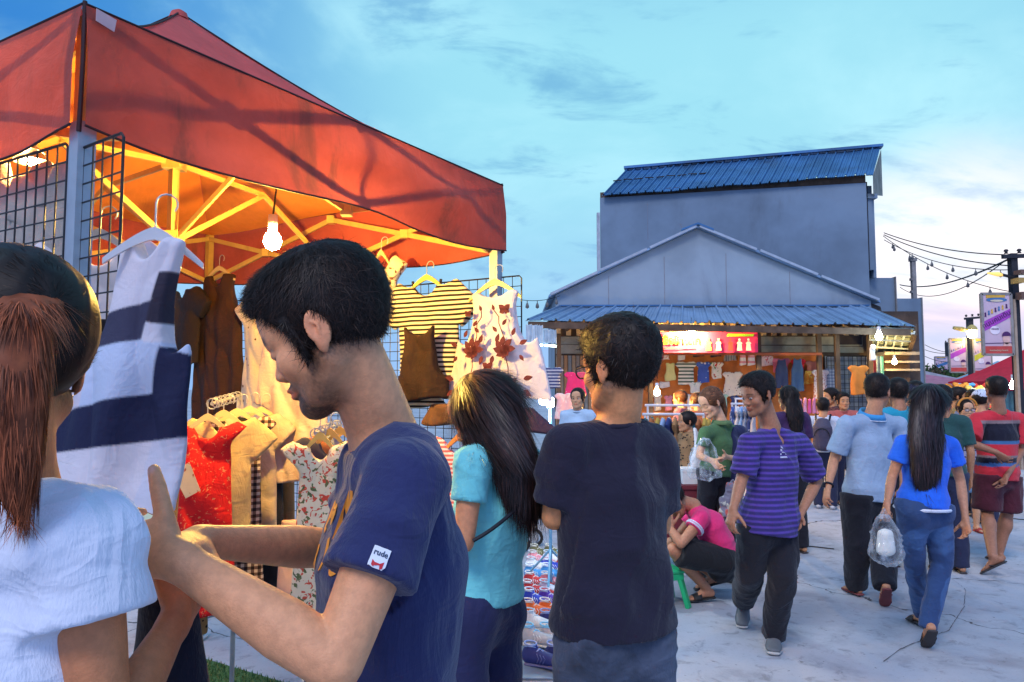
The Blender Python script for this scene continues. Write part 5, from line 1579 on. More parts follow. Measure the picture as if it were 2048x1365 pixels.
    # overhead wires with small festoon bulbs
    def wire(lab, a, b, sag, bulbs=0, r=.012):
        a = P(*a); b = P(*b)
        t = empty('overhead_wire', a, lab, 'wire', 'overhead wires across the street')
        f = lambda u: a + (b - a) * u - np.array((0, 0, sag * 4 * u * (1 - u)))
        m = MB(); m.tube([f(k / 24) for k in range(25)], r, 5); m.build('wire', M_CABLE, t, rel=a)
        if bulbs:
            for k in range(bulbs):
                q = f((k + .6) / bulbs)
                m = MB(); m.tube([q, q + (0, 0, -.05)], .008, 5); m.lathe(q + (0, 0, -.11), [(0, -.045), (.035, -.02), (.03, .02), (.016, .06), (0, .065)], 8); m.build('festoon_bulb', mat('unlit bulb', (.12, .12, .12), .3), t, rel=a, smooth=True)
    wire('upper wire from the tall building to the near pole', (1768, 466, 18), (2010, 510, 14), .12)
    wire('second wire from the tall building to the near pole', (1768, 470, 18), (2022, 532, 14), .15)
    wire('festoon wire with unlit bulbs from the tall building to the near pole', (1768, 480, 18), (2022, 540, 14), .22, 6, .009)
    wire('long festoon wire crossing down to the right', (1766, 472, 18), (2048, 588, 14), .25, 7, .009)
    wire('thick cable rising from the roofs to the near pole', (1800, 570, 26), (2015, 520, 14), .25, 0, .02)
    wire('thin cable rising from the roofs to the near pole', (1800, 575, 26), (2010, 522, 14), .5)
    wire('festoon wire at the left of the shop roof', (1042, 600, 13), (1120, 592, 14), .05, 4, .006)
    for k, (y0, y1) in enumerate(((700, 693), (713, 716), (690, 700))):
        wire(['top', 'middle', 'lowest'][k] + ' faint far wire beside the stepped wall', (1850, y0, 30), (1945, y1, 26), .2, 0, .012)
    # tents and tarpaulins at the right
    def canopy(name, lab, c, w_, d_, ze, zp, m, rz=0.0, val=.25, legs=True, mv=None):
        t = empty(name, (c[0], c[1], 0), lab, 'tent', None, rz)
        a, b = w_ / 2, d_ / 2
        cs = [(-a, -b), (a, -b), (a, b), (-a, b)]
        for i in range(4):
            p, q = np.array(cs[i]), np.array(cs[(i + 1) % 4])
            g = MB(); g.grid(lambda u, v: tuple((p + (q - p) * u) * (1 - v)) + (ze + (zp - ze) * v ** 1.2 - .05 * math.sin(math.pi * u) * math.sin(math.pi * v),), 12, 10)
            r = g.build('roof_panel', m, t, smooth=True)
            g = MB(); nn = nrm((p + q) / 2); g.grid(lambda u, v: tuple((p + (q - p) * u) + nn * (.01 + .02 * math.sin(14 * u))) + (ze - val * v,), 24, 3)
            g.build('valance', mv or m, t, smooth=True)
        if legs:
            for (x, y) in cs:
                g = MB(); g.bar((x * .97, y * .97, 0), (x * .97, y * .97, ze), .05); g.build('tent_leg', M_WHITEM, t)
    red = mat('bright red tent fabric', (.72, .03, .06), .7, var=.08, trans=.35)
    canopy('market_tent', 'bright red market tent with a pointed roof at the right edge', (X(2075, 20), 20), 3.2, 2.8, Z(762, 18.6), Z(688, 20), red, .05)
    canopy('market_tent', 'pale blue and white market tent behind the red one', (X(1998, 27), 27), 3.0, 3, Z(770, 25.5), Z(722, 27), mat('pale blue tent fabric', (.30, .55, .68), .7, trans=.35), .1)
    canopy('market_tent', 'orange market tent between the blue and the farther ones', (X(1972, 32), 32), 3.0, 3, Z(771, 30.5), Z(733, 32), mat('orange tent fabric', (.70, .26, .05), .7, trans=.35), .1)
    canopy('market_tent', 'dark blue market tent farther down the street', (X(1942, 37), 37), 3.6, 3, Z(774, 35.5), Z(749, 37), mat('deep blue tent fabric', (.04, .08, .30), .7, trans=.3), .1)
    canopy('market_tent', 'low pink market tent far down the left of the street', (X(1862, 22), 22.5), 3.2, 3, Z(768, 21), Z(748, 22.5), mat('dusty pink tent fabric', (.50, .22, .30), .7, trans=.3), .0)
    canopy('market_tent', 'pale grey market tent farthest down the left of the street', (X(1850, 30), 30), 4, 3, Z(770, 29), Z(742, 30), mat('grey tent fabric', (.40, .38, .42), .7, trans=.3), .0)
    # goods under the red tent
    bulb('lamp', 'white lamp under the bright red tent at the right edge', P(2027, 772, 17.6), G_COOL, .09, cord=.08, cat='lamp')
    rnd = random.Random(9)
    goods = [('orange', (.70, .24, .03)), ('golden', (.66, .42, .08)), ('sky blue', (.10, .35, .60)), ('red', (.6, .05, .03)), ('cream', (.6, .52, .36)), ('pink', (.6, .25, .35)), ('green yellow', (.35, .42, .08))]
    spots = [(1908, 775, 0), (1918, 782, 1), (1929, 773, 2), (1921, 772, 0), (1938, 786, 1), (1960, 773, 3), (1956, 783, 4), (1966, 790, 6), (1979, 798, 5), (1948, 778, 1), (1971, 778, 3), (1900, 784, 6)]
    for k, (px, py, gi) in enumerate(spots):
        nm, c = goods[gi]; Y = 18.3 + (k % 3) * .25
        q = P(px, py - 8, Y)
        garment('%s child\'s garment hung under the red tent, %s' % (nm, ['at the far left', 'left of the light blue one', 'next to the orange ones', 'above the golden one', 'low beside the white cap', 'above the printed ones', 'in the middle', 'below the red one', 'lowest, behind the striped shirt man', 'beside the sky blue one', 'right of the cream one', 'lowest at the left'][k]),
                'garment', 'tee', q, .44, .62, rnd.uniform(-.3, .3), mat('goods ' + nm, c, .85, var=.2, nscale=12), vox=.02, sl=.08, group='clothes hung under the red tent')
    m = MB(); m.grid(lambda u, v: (X(1995 + 70 * u, 19.5), 19.5 + .05 * math.sin(20 * u), .2 + (Z(768, 19.5) - .2) * v), 20, 2)
    o = tag(m.build('hanging_tarpaulin', mat('pale teal tarpaulin', (.10, .25, .32), .6, trans=.2)), 'teal tarpaulin hanging behind the striped shirt man', 'tarpaulin'); o.modifiers.new('thickness', 'SOLIDIFY').thickness = .01
    # trees beyond the lower roofs
    lf = mat('dark tree leaves', attr=True, rough=.8, var=.3, nscale=3, trans=.25); bk = mat('tree bark', (.07, .05, .04), .9, var=.3, bump=.4, bscale=20)
    for ti, (px, py, Y, R_, lab) in enumerate(((1868, 768, 34, 1.1, 'dark leafy tree beyond the left stalls of the street'), (1900, 766, 42, 1.3, 'dark leafy tree behind the small banners'), (1925, 767, 46, 1.4, 'lower dark tree right of the far pole'), (1835, 768, 44, 1.4, 'dark tree behind the counter stall'))):
        rs = np.random.RandomState(ti); x = X(px, Y); zc = Z(py, Y)
        t = empty('tree', (x, Y, 0), lab, 'tree', 'trees down the street')
        m = MB(); m.tube([(0, 0, 0), (.05, 0, zc * .5), (0, .1, zc)], [.16, .12, .06], 8)
        for k in range(7):
            a = k * .9; m.tube([(0, 0, zc * .55), (math.cos(a) * R_ * .5, math.sin(a) * R_ * .5, zc * .9), (math.cos(a) * R_ * .8, math.sin(a) * R_ * .8, zc + R_ * .3 * math.sin(k))], [.07, .04, .015], 6)
        m.build('trunk', bk, t, smooth=True)
        N = 3800; cl_ = rs.randn(16, 3) * (R_ * .42, R_ * .42, R_ * .28); ci = rs.randint(0, 16, N)
        c = cl_[ci] + rs.randn(N, 3) * R_ * .17
        a = rs.randn(N, 3); a /= np.linalg.norm(a, axis=1)[:, None]; b = np.cross(a, rs.randn(N, 3)); b /= np.linalg.norm(b, axis=1)[:, None]
        s_ = .07 + .06 * rs.rand(N, 1)
        V = np.stack([c - a * s_, c + b * s_ * .45, c + a * s_, c - b * s_ * .45], 1).reshape(-1, 3); V[:, 2] += zc
        cc = np.repeat(np.array([(.03, .075, .025), (.05, .10, .03), (.08, .10, .04), (.10, .07, .04)])[(ci + rs.randint(0, 2, N)) % 4], 4, 0)
        link_mesh('crown', np_mesh('crown', V, np.arange(4 * N).reshape(-1, 4), smooth=False, col=cc), lf, t)


def build_small():
    # stool
    def gpt(px, py):
        Y = FOC * CAMZ / (py - 778)
        for _ in range(5): q = P(px, py, Y); Y *= CAMZ / max(CAMZ - q[2], 1e-3)
        return P(px, py, Y)
    gr = mat('bright green plastic', (.02, .42, .16), .35, var=.05)
    q = gpt(1322, 1222)
    q[0] += .045; q[1] += .16
    t = empty('plastic_stool', (q[0], q[1], 0), 'bright green plastic stool on the paving beside the crouching man', 'stool', None, .25)
    m = MB(); m.box((-.12, -.12, .235), (.12, .12, .26)); m.build('seat', gr, t, bevel=.012)
    m = MB(); m.box((-.115, -.115, .19), (.115, .115, .234)); m.build('apron', gr, t, bevel=.006)
    for sx in (-1, 1):
        for sy in (-1, 1):
            m = MB(); a = np.array((sx * .095, sy * .095, .195)); b = np.array((sx * .135, sy * .135, 0))
            m.bar(a, b, .055, .03, up=(sx, sy, 0)); m.build('leg', gr, t, bevel=.004)
    # folding trolley with wheels
    w0 = gpt(1068, 1092); w0 = w0 * (1, 1, 0)
    t = empty('hand_trolley', (w0[0], w0[1], 0), 'folding silver hand trolley with black wheels behind the teal shirt woman', 'trolley')
    for dx in (0, -.30):
        m = MB(); r = .085
        m.tube([(dx + .0, r * math.cos(a) , r + .0 + r * .88 * math.sin(a)) for a in np.linspace(0, 6.283, 20)], .016, 8, cap=False)
        wh = m.build('wheel', M_RUBBER, t, smooth=True); wh.rotation_euler[2] = 1.1
        m = MB(); m.lathe((0, 0, 0), [(0, -.012), (.05, -.012), (.055, 0), (.05, .012), (0, .012)], 12)
        hb = m.build('hub', M_ALU, wh, loc=(dx, 0, r)); hb.rotation_euler = (0, math.pi / 2, 0)
    m = MB(); m.tube([(0, 0, .085), (-.32, .1, .085)], .008, 6)
    for dx in (-.03, -.27): m.tube([(dx, .02, .085), (dx - .06, .10, .55), (dx - .10, .16, 1.02)], .010, 6)
    m.tube([(-.03, 0, .085), (-.12, -.18, .16), (-.30, -.16, .16), (-.30, 0, .085)], .008, 6)
    m.build('tube_frame', M_ALU, t)
    # black loudspeaker case beside it
    b0 = gpt(1085, 1040)
    t = empty('speaker_box', (b0[0], b0[1], 0), 'black loudspeaker case on the paving left of the black shirt man', 'speaker', None, .12)
    m = MB(); m.box((-.22, 0, .04), (.22, .35, .62)); m.build('case', mat('black speaker paint', (.02, .02, .025), .6, var=.2), t, bevel=.012)
    m = MB(); m.box((-.19, -.012, .08), (.19, -.002, .58)); m.build('grille', mat('speaker grille', pat=p_dots((.05, .05, .055), (.008, .008, .01), 90, .3), rough=.5), t)
    m = MB(); m.box((-.02, -.02, .13), (.04, -.013, .18)); m.build('badge', mat('pale badge', (.40, .50, .58), .4), t)
    for sx in (-1, 1):
        m = MB(); m.lathe((sx * .18, .05, 0), [(.025, .0), (.03, .02), (.02, .04)], 10); m.build('foot', M_RUBBER, t)
    # lamp stand lighting the shoes
    Y = 5.6; x = X(1100, Y)
    t = empty('lamp_stand', (x, Y, 0), 'thin pale blue lamp stand with a glaring white lamp over the shoes', 'lamp stand')
    pb = mat('pale blue painted tube', (.20, .45, .62), .4)
    m = MB(); m.tube([(0, 0, .02), (0, 0, Z(812, Y))], .012, 8); m.build('pole', pb, t)
    m = MB()
    for k in range(3):
        a = k * 2.09 + .4; m.tube([(0, 0, .32), (.30 * math.cos(a), .30 * math.sin(a), .012)], .009, 6)
    m.build('tripod_legs', pb, t)
    hz = Z(803, Y)
    m = MB(); m.box((-.03, -.03, hz - .045), (.03, .03, hz + .03)); m.build('clamp', M_WHITEM, t, bevel=.006)
    m = MB(); m.tube([(0, -.02, hz), (-.04, -.06, hz + .01)], .01, 6); m.build('arm', M_WHITEM, t)
    m = MB(); m.lathe((-.055, -.10, hz + .005), [(0, -.035), (.03, -.022), (.038, 0), (.03, .022), (0, .035)], 14); m.build('lamp_glass', G_COOL2, t, smooth=True)
    # bystander things
G_WARM4 = glow('counter bulb glass', (1.0, .62, .2), 420)
G_WARM3 = glow('warm rail bulb glass', (1.0, .58, .16), 1300)
G_COOL2 = glow('cool shoe lamp glass', (.78, .92, 1.0), 900)
# ------------------------------------------------------------------ people
SKIN = (.50, .27, .165)
HAIR = (.012, .009, .009)
M_SKIN = mat('skin', attr=True, rough=.46, var=.10, nscale=70, bump=.22, bscale=330, sss=.12, spec=.35)
def cloth(key, c=None, **kw):
    kw.setdefault('rough', .9); kw.setdefault('var', .08); kw.setdefault('weave', .35); kw.setdefault('nscale', 9)
    kw.setdefault('sheen', .12)
    return mat(key, c or (.5, .5, .5), **kw)


def sm01(x, a, b):
    t = np.clip((x - a) / (b - a), 0, 1); return t * t * (3 - 2 * t)


def head_prims(S, nose=1.0, female=False, ears=True, lids=False):
    k = .02
    S.ell((0, -.014, .038), (.076, .094, .082), k=k)
    S.ell((0, .032, -.026), (.060, .056, .078), k=k)
    jw = .050 if female else .054
    for s in (-1, 1):
        S.loft([(s * jw, -.004, -.048), (s * .034, .045, -.083), (0, .066, -.093)], [.022, .019, .017], k=.022)
        S.ell((s * .040, .061, -.022), (.023, .020, .022), k=.02)
        S.loft([(s * .044, .070, .020), (s * .012, .086, .017)], [.008, .007], k=.016)
    S.ell((0, .071, -.093), (.022, .018, .017), k=.018)
    S.ell((0, .064, .050), (.052, .028, .042), k=.03)
    for s in (-1, 1):
        S.ell((s * .031, .098, .003), (.017, .016, .011), op='-', k=.014)
    S.loft([(0, .084, .010), (0, .092, -.010), (0, .087 + .017 * nose, -.026)], [.0062, .0075, .0095], k=.010)
    for s in (-1, 1): S.ell((s * .0125, .090, -.030), (.0075, .011, .0075), k=.006)
    S.ell((0, .090, -.036), (.010, .009, .005), k=.006)
    S.ell((0, .0805, -.058), (.025, .013, .011), k=.01)
    S.ell((0, .0915, -.0555), (.020, .0085, .0055), k=.005)
    S.ell((0, .0895, -.0665), (.017, .0085, .0068), k=.005)
    S.loft([(-.022, .089, -.0612), (0, .1005, -.0605), (.022, .089, -.0612)], [.0016] * 3, op='-', k=.004)
    for s in (-1, 1):
        S.ell((s * .031, .0745, .002), (.0135, .0145, .0105), k=.004)
    if ears:
        for s in (-1, 1):
            A = rot(s * -.42, 0, s * .06)
            S.ell((s * .0795, -.014, .000), (.0055, .0190, .0300), R=A, k=.006)
            S.ell((s * .0765, -.008, -.026), (.0055, .009, .012), R=A, k=.005)
            S.ell((s * .0875, -.0115, .002), (.0058, .0115, .0200), R=A, op='-', k=.003)
            S.ell((s * .0765, .0015, -.004), (.0050, .005, .008), k=.004)
            S.loft([(s * .083, -.006, .014), (s * .084, -.017, .004), (s * .082, -.012, -.014)], [.0028] * 3, k=.003)


def head_colors(q, c, skin, o):
    """paint brows, lids, lips, stubble in head coordinates"""
    x, y, z = q.T; ax = np.abs(x)
    s = np.array(skin)
    def blend(m, col):
        m = m[:, None]; c[:] = c * (1 - m) + np.array(col) * m
    front = sm01(y, .045, .065)
    if o.get('scalp', 1):
        n0 = vnoise(q * 420)
        blend(sm01(z, -.074, -.040) * sm01(y, .040, .012) * (ax < .0762) * (.55 + .4 * n0), (.030, .020, .016))
        blend(sm01(y, .06, .03) * sm01(z, .045, .07) * .8, (.03, .02, .016))
    blend(front * np.exp(-((ax - .044) / .018) ** 2 - ((z + .028) / .016) ** 2) * .35, s * (1.05, .78, .74))
    ear = sm01(ax, .074, .080) * (np.abs(z) < .04)
    blend(ear * .35, s * (1.1, .72, .66))
    zb = .0245 + .004 * np.sin((ax - .012) * 80)
    m = front * sm01(ax, .010, .016) * sm01(ax, .056, .048) * sm01(np.abs(z - zb), o.get('brow', .0055), .0022)
    blend(m * .85, (.025, .016, .012))
    lip = front * sm01((ax / .0245) ** 2 + ((z + .061) / .0115) ** 2, 1.15, .8)
    blend(lip * .8, o.get('lip', tuple(s * (.92, .50, .48))))
    blend(front * sm01(np.abs(z + .0612), .0016, .0004) * (ax < .022) * .6, s * .35)
    if o.get('eyes', 'open') == 'open':
        e = ((ax - .031) / .0128) ** 2 + ((z - .002) / .0058) ** 2
        blend((y > .07) * sm01(e, 1.5, 1.1), (.02, .014, .012))
        blend((y > .07) * sm01(e, 1.0, .7), (.62, .58, .55))
        ir = ((ax - .031) / .0062) ** 2 + ((z - .002) / .0062) ** 2
        blend((y > .07) * sm01(ir, 1.1, .8) * (e < 1.0), (.015, .010, .008))
    else:
        zl = -.0035 - .0035 * np.cos((ax - .031) * 95)
        blend((y > .06) * sm01(ax, .014, .020) * sm01(ax, .049, .043) * sm01(np.abs(z - zl), .0026, .0010) * .9, (.02, .012, .01))
        blend((y > .06) * np.exp(-((ax - .031) / .014) ** 2 - ((z - .010) / .004) ** 2) * .25, s * .55)
    if o.get('beard', 0):
        n = vnoise(q * 260) * .5 + vnoise(q * 620) * .5
        jaw = sm01(z, -.030, -.068) * sm01(y, -.012, .03) * sm01(z, -.125, -.108)
        chin = sm01(z, -.064, -.080) * sm01(y, .035, .06) * sm01(ax, .040, .024)
        mus = sm01(np.abs(z + .046), .009, .004) * sm01(y, .066, .078) * sm01(ax, .030, .022)
        side = sm01(np.abs(y - .020), .016, .008) * sm01(z, -.065, -.05) * sm01(z, .03, .012) * (ax > .045)
        d = np.clip(jaw * .66 + chin * 1.0 + mus * .75 + side * .5, 0, 1) * (.55 + .75 * n) * (1 - lip)
        blend(np.clip(d, 0, .93) * o['beard'], (.03, .018, .013))


def strands(V, N, flow, n, ln, wd, lift, seed=0, jit=.25):
    rs = np.random.RandomState(seed)
    i = rs.randint(0, len(V), n)
    p = V[i]; nn = N[i]
    d = flow(p, nn) + rs.randn(n, 3) * jit
    d -= nn * (d * nn).sum(1)[:, None] * .9
    d /= np.linalg.norm(d, axis=1)[:, None] + 1e-9
    sd = np.cross(d, nn); sd /= np.linalg.norm(sd, axis=1)[:, None] + 1e-9
    L = (ln * (.6 + .8 * rs.rand(n)))[:, None]; lf = (lift * (.4 + 1.2 * rs.rand(n)))[:, None]
    p = p - nn * .002
    a = p; b = p + d * L * .5 + nn * lf; c = p + d * L + nn * lf * .8
    w = wd * (.6 + .8 * rs.rand(n))[:, None]
    pts = np.stack([a - sd * w, a + sd * w, b + sd * w * .8, b - sd * w * .8, c], 1)
    q = np.arange(n)[:, None] * 5
    return pts.reshape(-1, 3), q + np.array([[0, 1, 2, 3]]), q + np.array([[3, 2, 4]])


def person(label, loc, yaw, H=1.68, cat='man', group=None, W=None, Lc=None, res=.012, hres=.006, build=1.0, skin=SKIN,
           head=None, hair=None, top=None, bottom=None, shoes=None, hands=None, face=None, headS=1.0, over=None, feet=None, arms=True):
    loc = np.array((loc[0], loc[1], 0.0)); s = H / 1.70; b = build
    Rz = rot(yaw)
    skin = (skin[0] * 1.20, skin[1] * 1.06, skin[2] * .84)
    nails = []
    J = dict(pelvis=(0, 0, .93), waist=(0, .005, 1.06), chest=(0, .01, 1.24), top=(0, 0, 1.385), neck=(0, -.012, 1.44), head=(0, .022, 1.582),
             shR=(.170, 0, 1.375), shL=(-.170, 0, 1.375), elR=(.215, -.02, 1.10), elL=(-.215, -.02, 1.10), wrR=(.225, .05, .865), wrL=(-.225, .05, .865),
             hipR=(.085, 0, .90), hipL=(-.085, 0, .90), knR=(.095, .02, .49), knL=(-.095, .02, .49), anR=(.10, -.02, .082), anL=(-.10, -.02, .082))
    J = {k: np.array(v) * s for k, v in J.items()}
    if Lc: J.update({k: np.array(v, float) for k, v in Lc.items()})
    J = {k: Rz @ v for k, v in J.items()}
    if W: J.update({k: np.array(v) - loc for k, v in W.items()})
    Wk = W or {}
    if ('shL' in Wk or 'shR' in Wk) and 'top' not in Wk: J['top'] = (J['shL'] + J['shR']) / 2 + np.array((0, 0, .008))
    if ('hipL' in Wk) and 'pelvis' not in Wk: J['pelvis'] = (J['hipL'] + J['hipR']) / 2 + np.array((0, 0, .03))
    if 'neck' not in Wk and ('shL' in Wk or 'head' in Wk): J['neck'] = J['top'] * .62 + J['head'] * .38 - (rot(*(head or (yaw,)))[:, 1]) * .03 - np.array((0, 0, .02))
    if 'chest' not in Wk and ('shL' in Wk or 'hipL' in Wk): J['chest'] = J['top'] * .68 + J['pelvis'] * .32
    if 'waist' not in Wk and ('shL' in Wk or 'hipL' in Wk): J['waist'] = J['top'] * .30 + J['pelvis'] * .70
    sideS = nrm(J['shR'] - J['shL']); sideH = nrm(J['hipR'] - J['hipL']); sideM = nrm(sideS + sideH)
    fwd = nrm(np.cross((0, 0, 1), sideM))
    for a in 'LR':
        fd = (feet or {}).get(a)
        f_ = nrm(np.array(fd, float)) if fd is not None else rot(yaw)[:, 1]
        u_ = nrm(np.array((0, 0, 1.0)) - f_ * f_[2])
        low = min((f_ * x - u_ * .084)[2] for x in (-.05, .11, .165)) * s
        J['an' + a] = np.array((J['an' + a][0], J['an' + a][1], .004 - low))
    HR = rot(*(head or (yaw, 0, 0))); HT = J['head']; HS = s ** .5 * headS
    female = cat in ('woman', 'girl')
    lf = .78 if (bottom and bottom.get('len', 1.0) > .62) else 1.0
    root = Vector(tuple(loc))
    face = face or {}

    # ---------------- body
    S = Solid()
    dn = nrm(J['pelvis'] - J['waist'])
    S.loft([J['pelvis'] + dn * .06 * s, J['pelvis'], J['waist'], J['chest'], J['top'] - (J['top'] - J['chest']) * .12],
           [x * s * b for x in (.115, .152 if female else .145, .118 if female else .128, .142, .118)], [x * s * b for x in (.085, .10, .085, .100, .062)],
           side=[sideH, sideH, sideM, sideS, sideS], k=.03)
    for a in 'LR':
        sg = 1 if a == 'R' else -1
        S.loft([J['top'] + (J['sh' + a] - J['top']) * .25, J['sh' + a]], [.05 * s * b, .046 * s * b], k=.03)
        S.loft([J['neck'] - np.array((0, 0, .02)), J['sh' + a] * .8 + J['top'] * .2], [.040 * s * b, .036 * s * b], k=.03)
        m = J['sh' + a] * .55 + J['el' + a] * .45
        fa = J['el' + a] * .68 + J['wr' + a] * .32
        ar = .88 if female else 1.0
        S.loft([J['sh' + a], m, J['el' + a], fa, J['wr' + a]], [x * s * ar * b ** .5 for x in (.047, .041, .034, .037, .0235)], [x * s * ar * b ** .5 for x in (.047, .041, .034, .034, .0195)],
               side=tuple(nrm(np.cross(J['wr' + a] - J['el' + a], sideS) + 1e-4)), k=.015)
        th = J['hip' + a] * .5 + J['kn' + a] * .5
        cf = J['kn' + a] * .68 + J['an' + a] * .32
        S.loft([J['hip' + a], th, J['kn' + a], cf, J['an' + a]], [x * s * b * lf for x in (.080, .070, .048, .052, .034)], k=.02)
        if lf == 1.0: S.ell(J['kn' + a] * .72 + J['an' + a] * .28 - fwd * .012, (.045 * s * b * lf, .046 * s * b * lf, .07 * s), k=.03)
        # foot
        fd = (feet or {}).get(a)
        f = nrm(np.array(fd, float)) if fd is not None else fwd
        u = nrm(np.array((0, 0, 1.0)) - f * f[2]); an = J['an' + a]; sd = np.cross(f, u)
        S.loft([an - f * .035 * s - u * .045 * s, an + f * .03 * s - u * .040 * s, an + f * .10 * s - u * .060 * s, an + f * .145 * s - u * .066 * s],
               [x * s for x in (.028, .032, .040, .034)], [x * s for x in (.030, .030, .018, .011)], side=tuple(sd), k=.015)
        # hand
        hd = (hands or {}).get(a, {})
        hf = nrm(hd['dir']) if 'dir' in hd else nrm(nrm(J['wr' + a] - J['el' + a]) * .8 + np.array((0, 0, -.3)))
        hn = np.array(hd['palm'], float) if 'palm' in hd else -sideS * sg
        hn = nrm(hn - hf * (hn @ hf)); ht = np.cross(hf, hn) * (1 if a == 'R' else -1)
        cu = hd.get('curl', .35); w0 = J['wr' + a]; hs = s * (.92 if female else 1.0)
        pt = lambda f_, t_, n_=0: w0 + (hf * f_ + ht * t_ + hn * n_) * hs
        S.loft([w0 - hf * .01, pt(.035, .0), pt(.085, .0)], [x * hs for x in (.023, .033, .039)], [x * hs for x in (.018, .0155, .0125)], side=tuple(ht), k=.012)
        S.ell(pt(.040, .020, .010), (.022 * hs, .019 * hs, .016 * hs), k=.012)
        for i, (t0, f0, L, r0) in enumerate(((.029, .086, .072, .0083), (.010, .091, .080, .0086), (-.010, .088, .075, .0083), (-.028, .079, .058, .0073))):
            p = pt(f0, t0); ang = 0; pts = [pt(f0 - .018, t0 * .92), p]
            spread = (t0 / .03) * .10
            cu_i = cu * (1 + .15 * (i - 1))
            for sg_, cc in zip((.46, .30, .24), (.75, 1.05, .75)):
                ang += cc * cu_i * 1.25
                dv = hf * math.cos(ang) + hn * math.sin(ang) + ht * spread * math.cos(ang)
                p = p + dv * L * sg_ * hs; pts.append(p)
            S.loft(pts, [x * hs for x in (r0 * 1.05, r0 * 1.05, r0, r0 * .92, r0 * .78)], k=.004)
            if hd.get('fine'): nails.append((pts[-1] - dv * .002 - (hn * math.cos(ang) - hf * math.sin(ang)) * .006, .0062))
        tc_ = hd.get('thumb', .5)
        p = pt(.022, .022, .006); pts = [p]; d0 = hf * .62 + ht * .75 + hn * .25
        for L, cc in ((.040, 0), (.032, tc_ * .6), (.026, tc_ * .5)):
            d0 = nrm(d0 + hf * cc * .8 + hn * cc * .5); p = p + d0 * L * hs; pts.append(p)
        S.loft(pts, [x * hs for x in (.0145, .0115, .0105, .0082)], k=.008)
        if hd.get('fine'):
            bk = nrm(-hn - d0 * (-hn @ d0)); nails.append((p - d0 * .003 + bk * .007, .0085))
    # neck and head
    S.frame(HR, HT, HS)
    nk = HR.T @ (J['neck'] - HT) / HS
    nr = .047 if female else .053
    S.loft([(0, -.018, -.035), tuple(np.array((0, -.022, -.055)) * .5 + nk * .5), tuple(nk)], [nr * .98, nr, nr * 1.12], [nr, nr * 1.02, nr * 1.1], k=.022)
    head_prims(S, nose=face.get('nose', .9), female=female)
    S.frame()
    fine = []
    if hres < res:
        fine.append((HT - .13 * HS, HT + .13 * HS, hres))
        if res <= .009 or True:
            for a in 'LR':
                if (hands or {}).get(a, {}).get('fine'):
                    c = J['wr' + a] + nrm(hands[a].get('dir', J['wr' + a] - J['el' + a])) * .08
                    fine.append((c - .11, c + .11, hands[a]['fine']))
    V, F = S.mesh(res, fine)
    V = V.astype(np.float64)
    c = np.tile(np.array(skin), (len(V), 1)) * (.94 + .12 * vnoise(V * 22)[:, None])
    for (np_, nr_) in nails:
        d_ = np.linalg.norm(V - np_, axis=1); k_ = sm01(d_, nr_, nr_ * .7)[:, None]
        c = c * (1 - k_ * .7) + np.array((.72, .42, .34)) * k_ * .7
    q = (V - HT) @ HR / HS
    hm = (np.linalg.norm(q, axis=1) < .145)
    if hm.any():
        ch = c[hm]; head_colors(q[hm], ch, skin, face); c[hm] = ch
    me = np_mesh('person', V, F, col=c)
    body = link_mesh('person', me, M_SKIN, None, root)
    tag(body, label, cat, group)
    if Wk or True:
        J['_'] = loc

    def part(nm, S_, m, h=None, amp=0.0, fr=(8, 8, 5), seed=0, col=None, extra=None, sub=None, ends=()):
        V, F = S_.mesh(h or res)
        V = V.astype(np.float64)
        if amp:
            N = vert_normals(V, F)
            q1 = V * np.array(fr) + seed * 3.3
            w_ = vnoise(V * 5 + seed)[:, None] * 1.5
            f1 = ridge(q1 + w_) ** 2 - .25
            f2 = ridge(q1 * 2.1 + 7 + w_) ** 2 - .25
            k_ = np.ones(len(V))
            for e_, t_ in ends:
                ax_ = (V - e_) @ t_; rd_ = np.linalg.norm((V - e_) - ax_[:, None] * t_, axis=1) - (0 if t_ is not dn else .3)
                k_ = np.where((rd_ < .10), k_ * (1 - .85 * sm01(ax_, -.075, -.040)), k_)
            V = V + N * ((amp * f1 + amp * .45 * f2) * k_)[:, None]
        if extra is not None:
            V, Fs = extra(V, F)
        else:
            Fs = F
        o = link_mesh(nm, np_mesh(nm, V, Fs, col=None if col is None else col(V)), m, sub or body)
        return o

    # ---------------- shirt
    top_o = None
    if top:
        lo = top.get('loose', .016); S = Solid()
        hem = top.get('hem', .0)       # distance of the hem below the pelvis joint
        dn = nrm(J['pelvis'] - J['waist'])
        wm = top.get('wm', 1.0)
        fl = top.get('flare', 0.0)
        S.loft([J['pelvis'] + dn * (hem + .03) * s, J['pelvis'], J['waist'], J['chest'], J['top'] - (J['top'] - J['chest']) * .10],
               [(x * s * b + lo) * wm + f_ * fl for x, f_ in ((.160, 1.2), (.162, .8), (.138 if not female else .122, .4), (.144, 0), (.118, 0))],
               [(x * s * b + lo * .9) + f_ * fl for x, f_ in ((.126, 1.2), (.120, .8), (.094, .4), (.101, 0), (.061, 0))],
               side=[sideH, sideH, sideM, sideS, sideS], k=.03)
        S.cut(J['pelvis'] + dn * hem * s, dn)
        sf = top.get('sleeve', .72); ends = []
        ends.append((J['pelvis'] + dn * hem * s, dn))
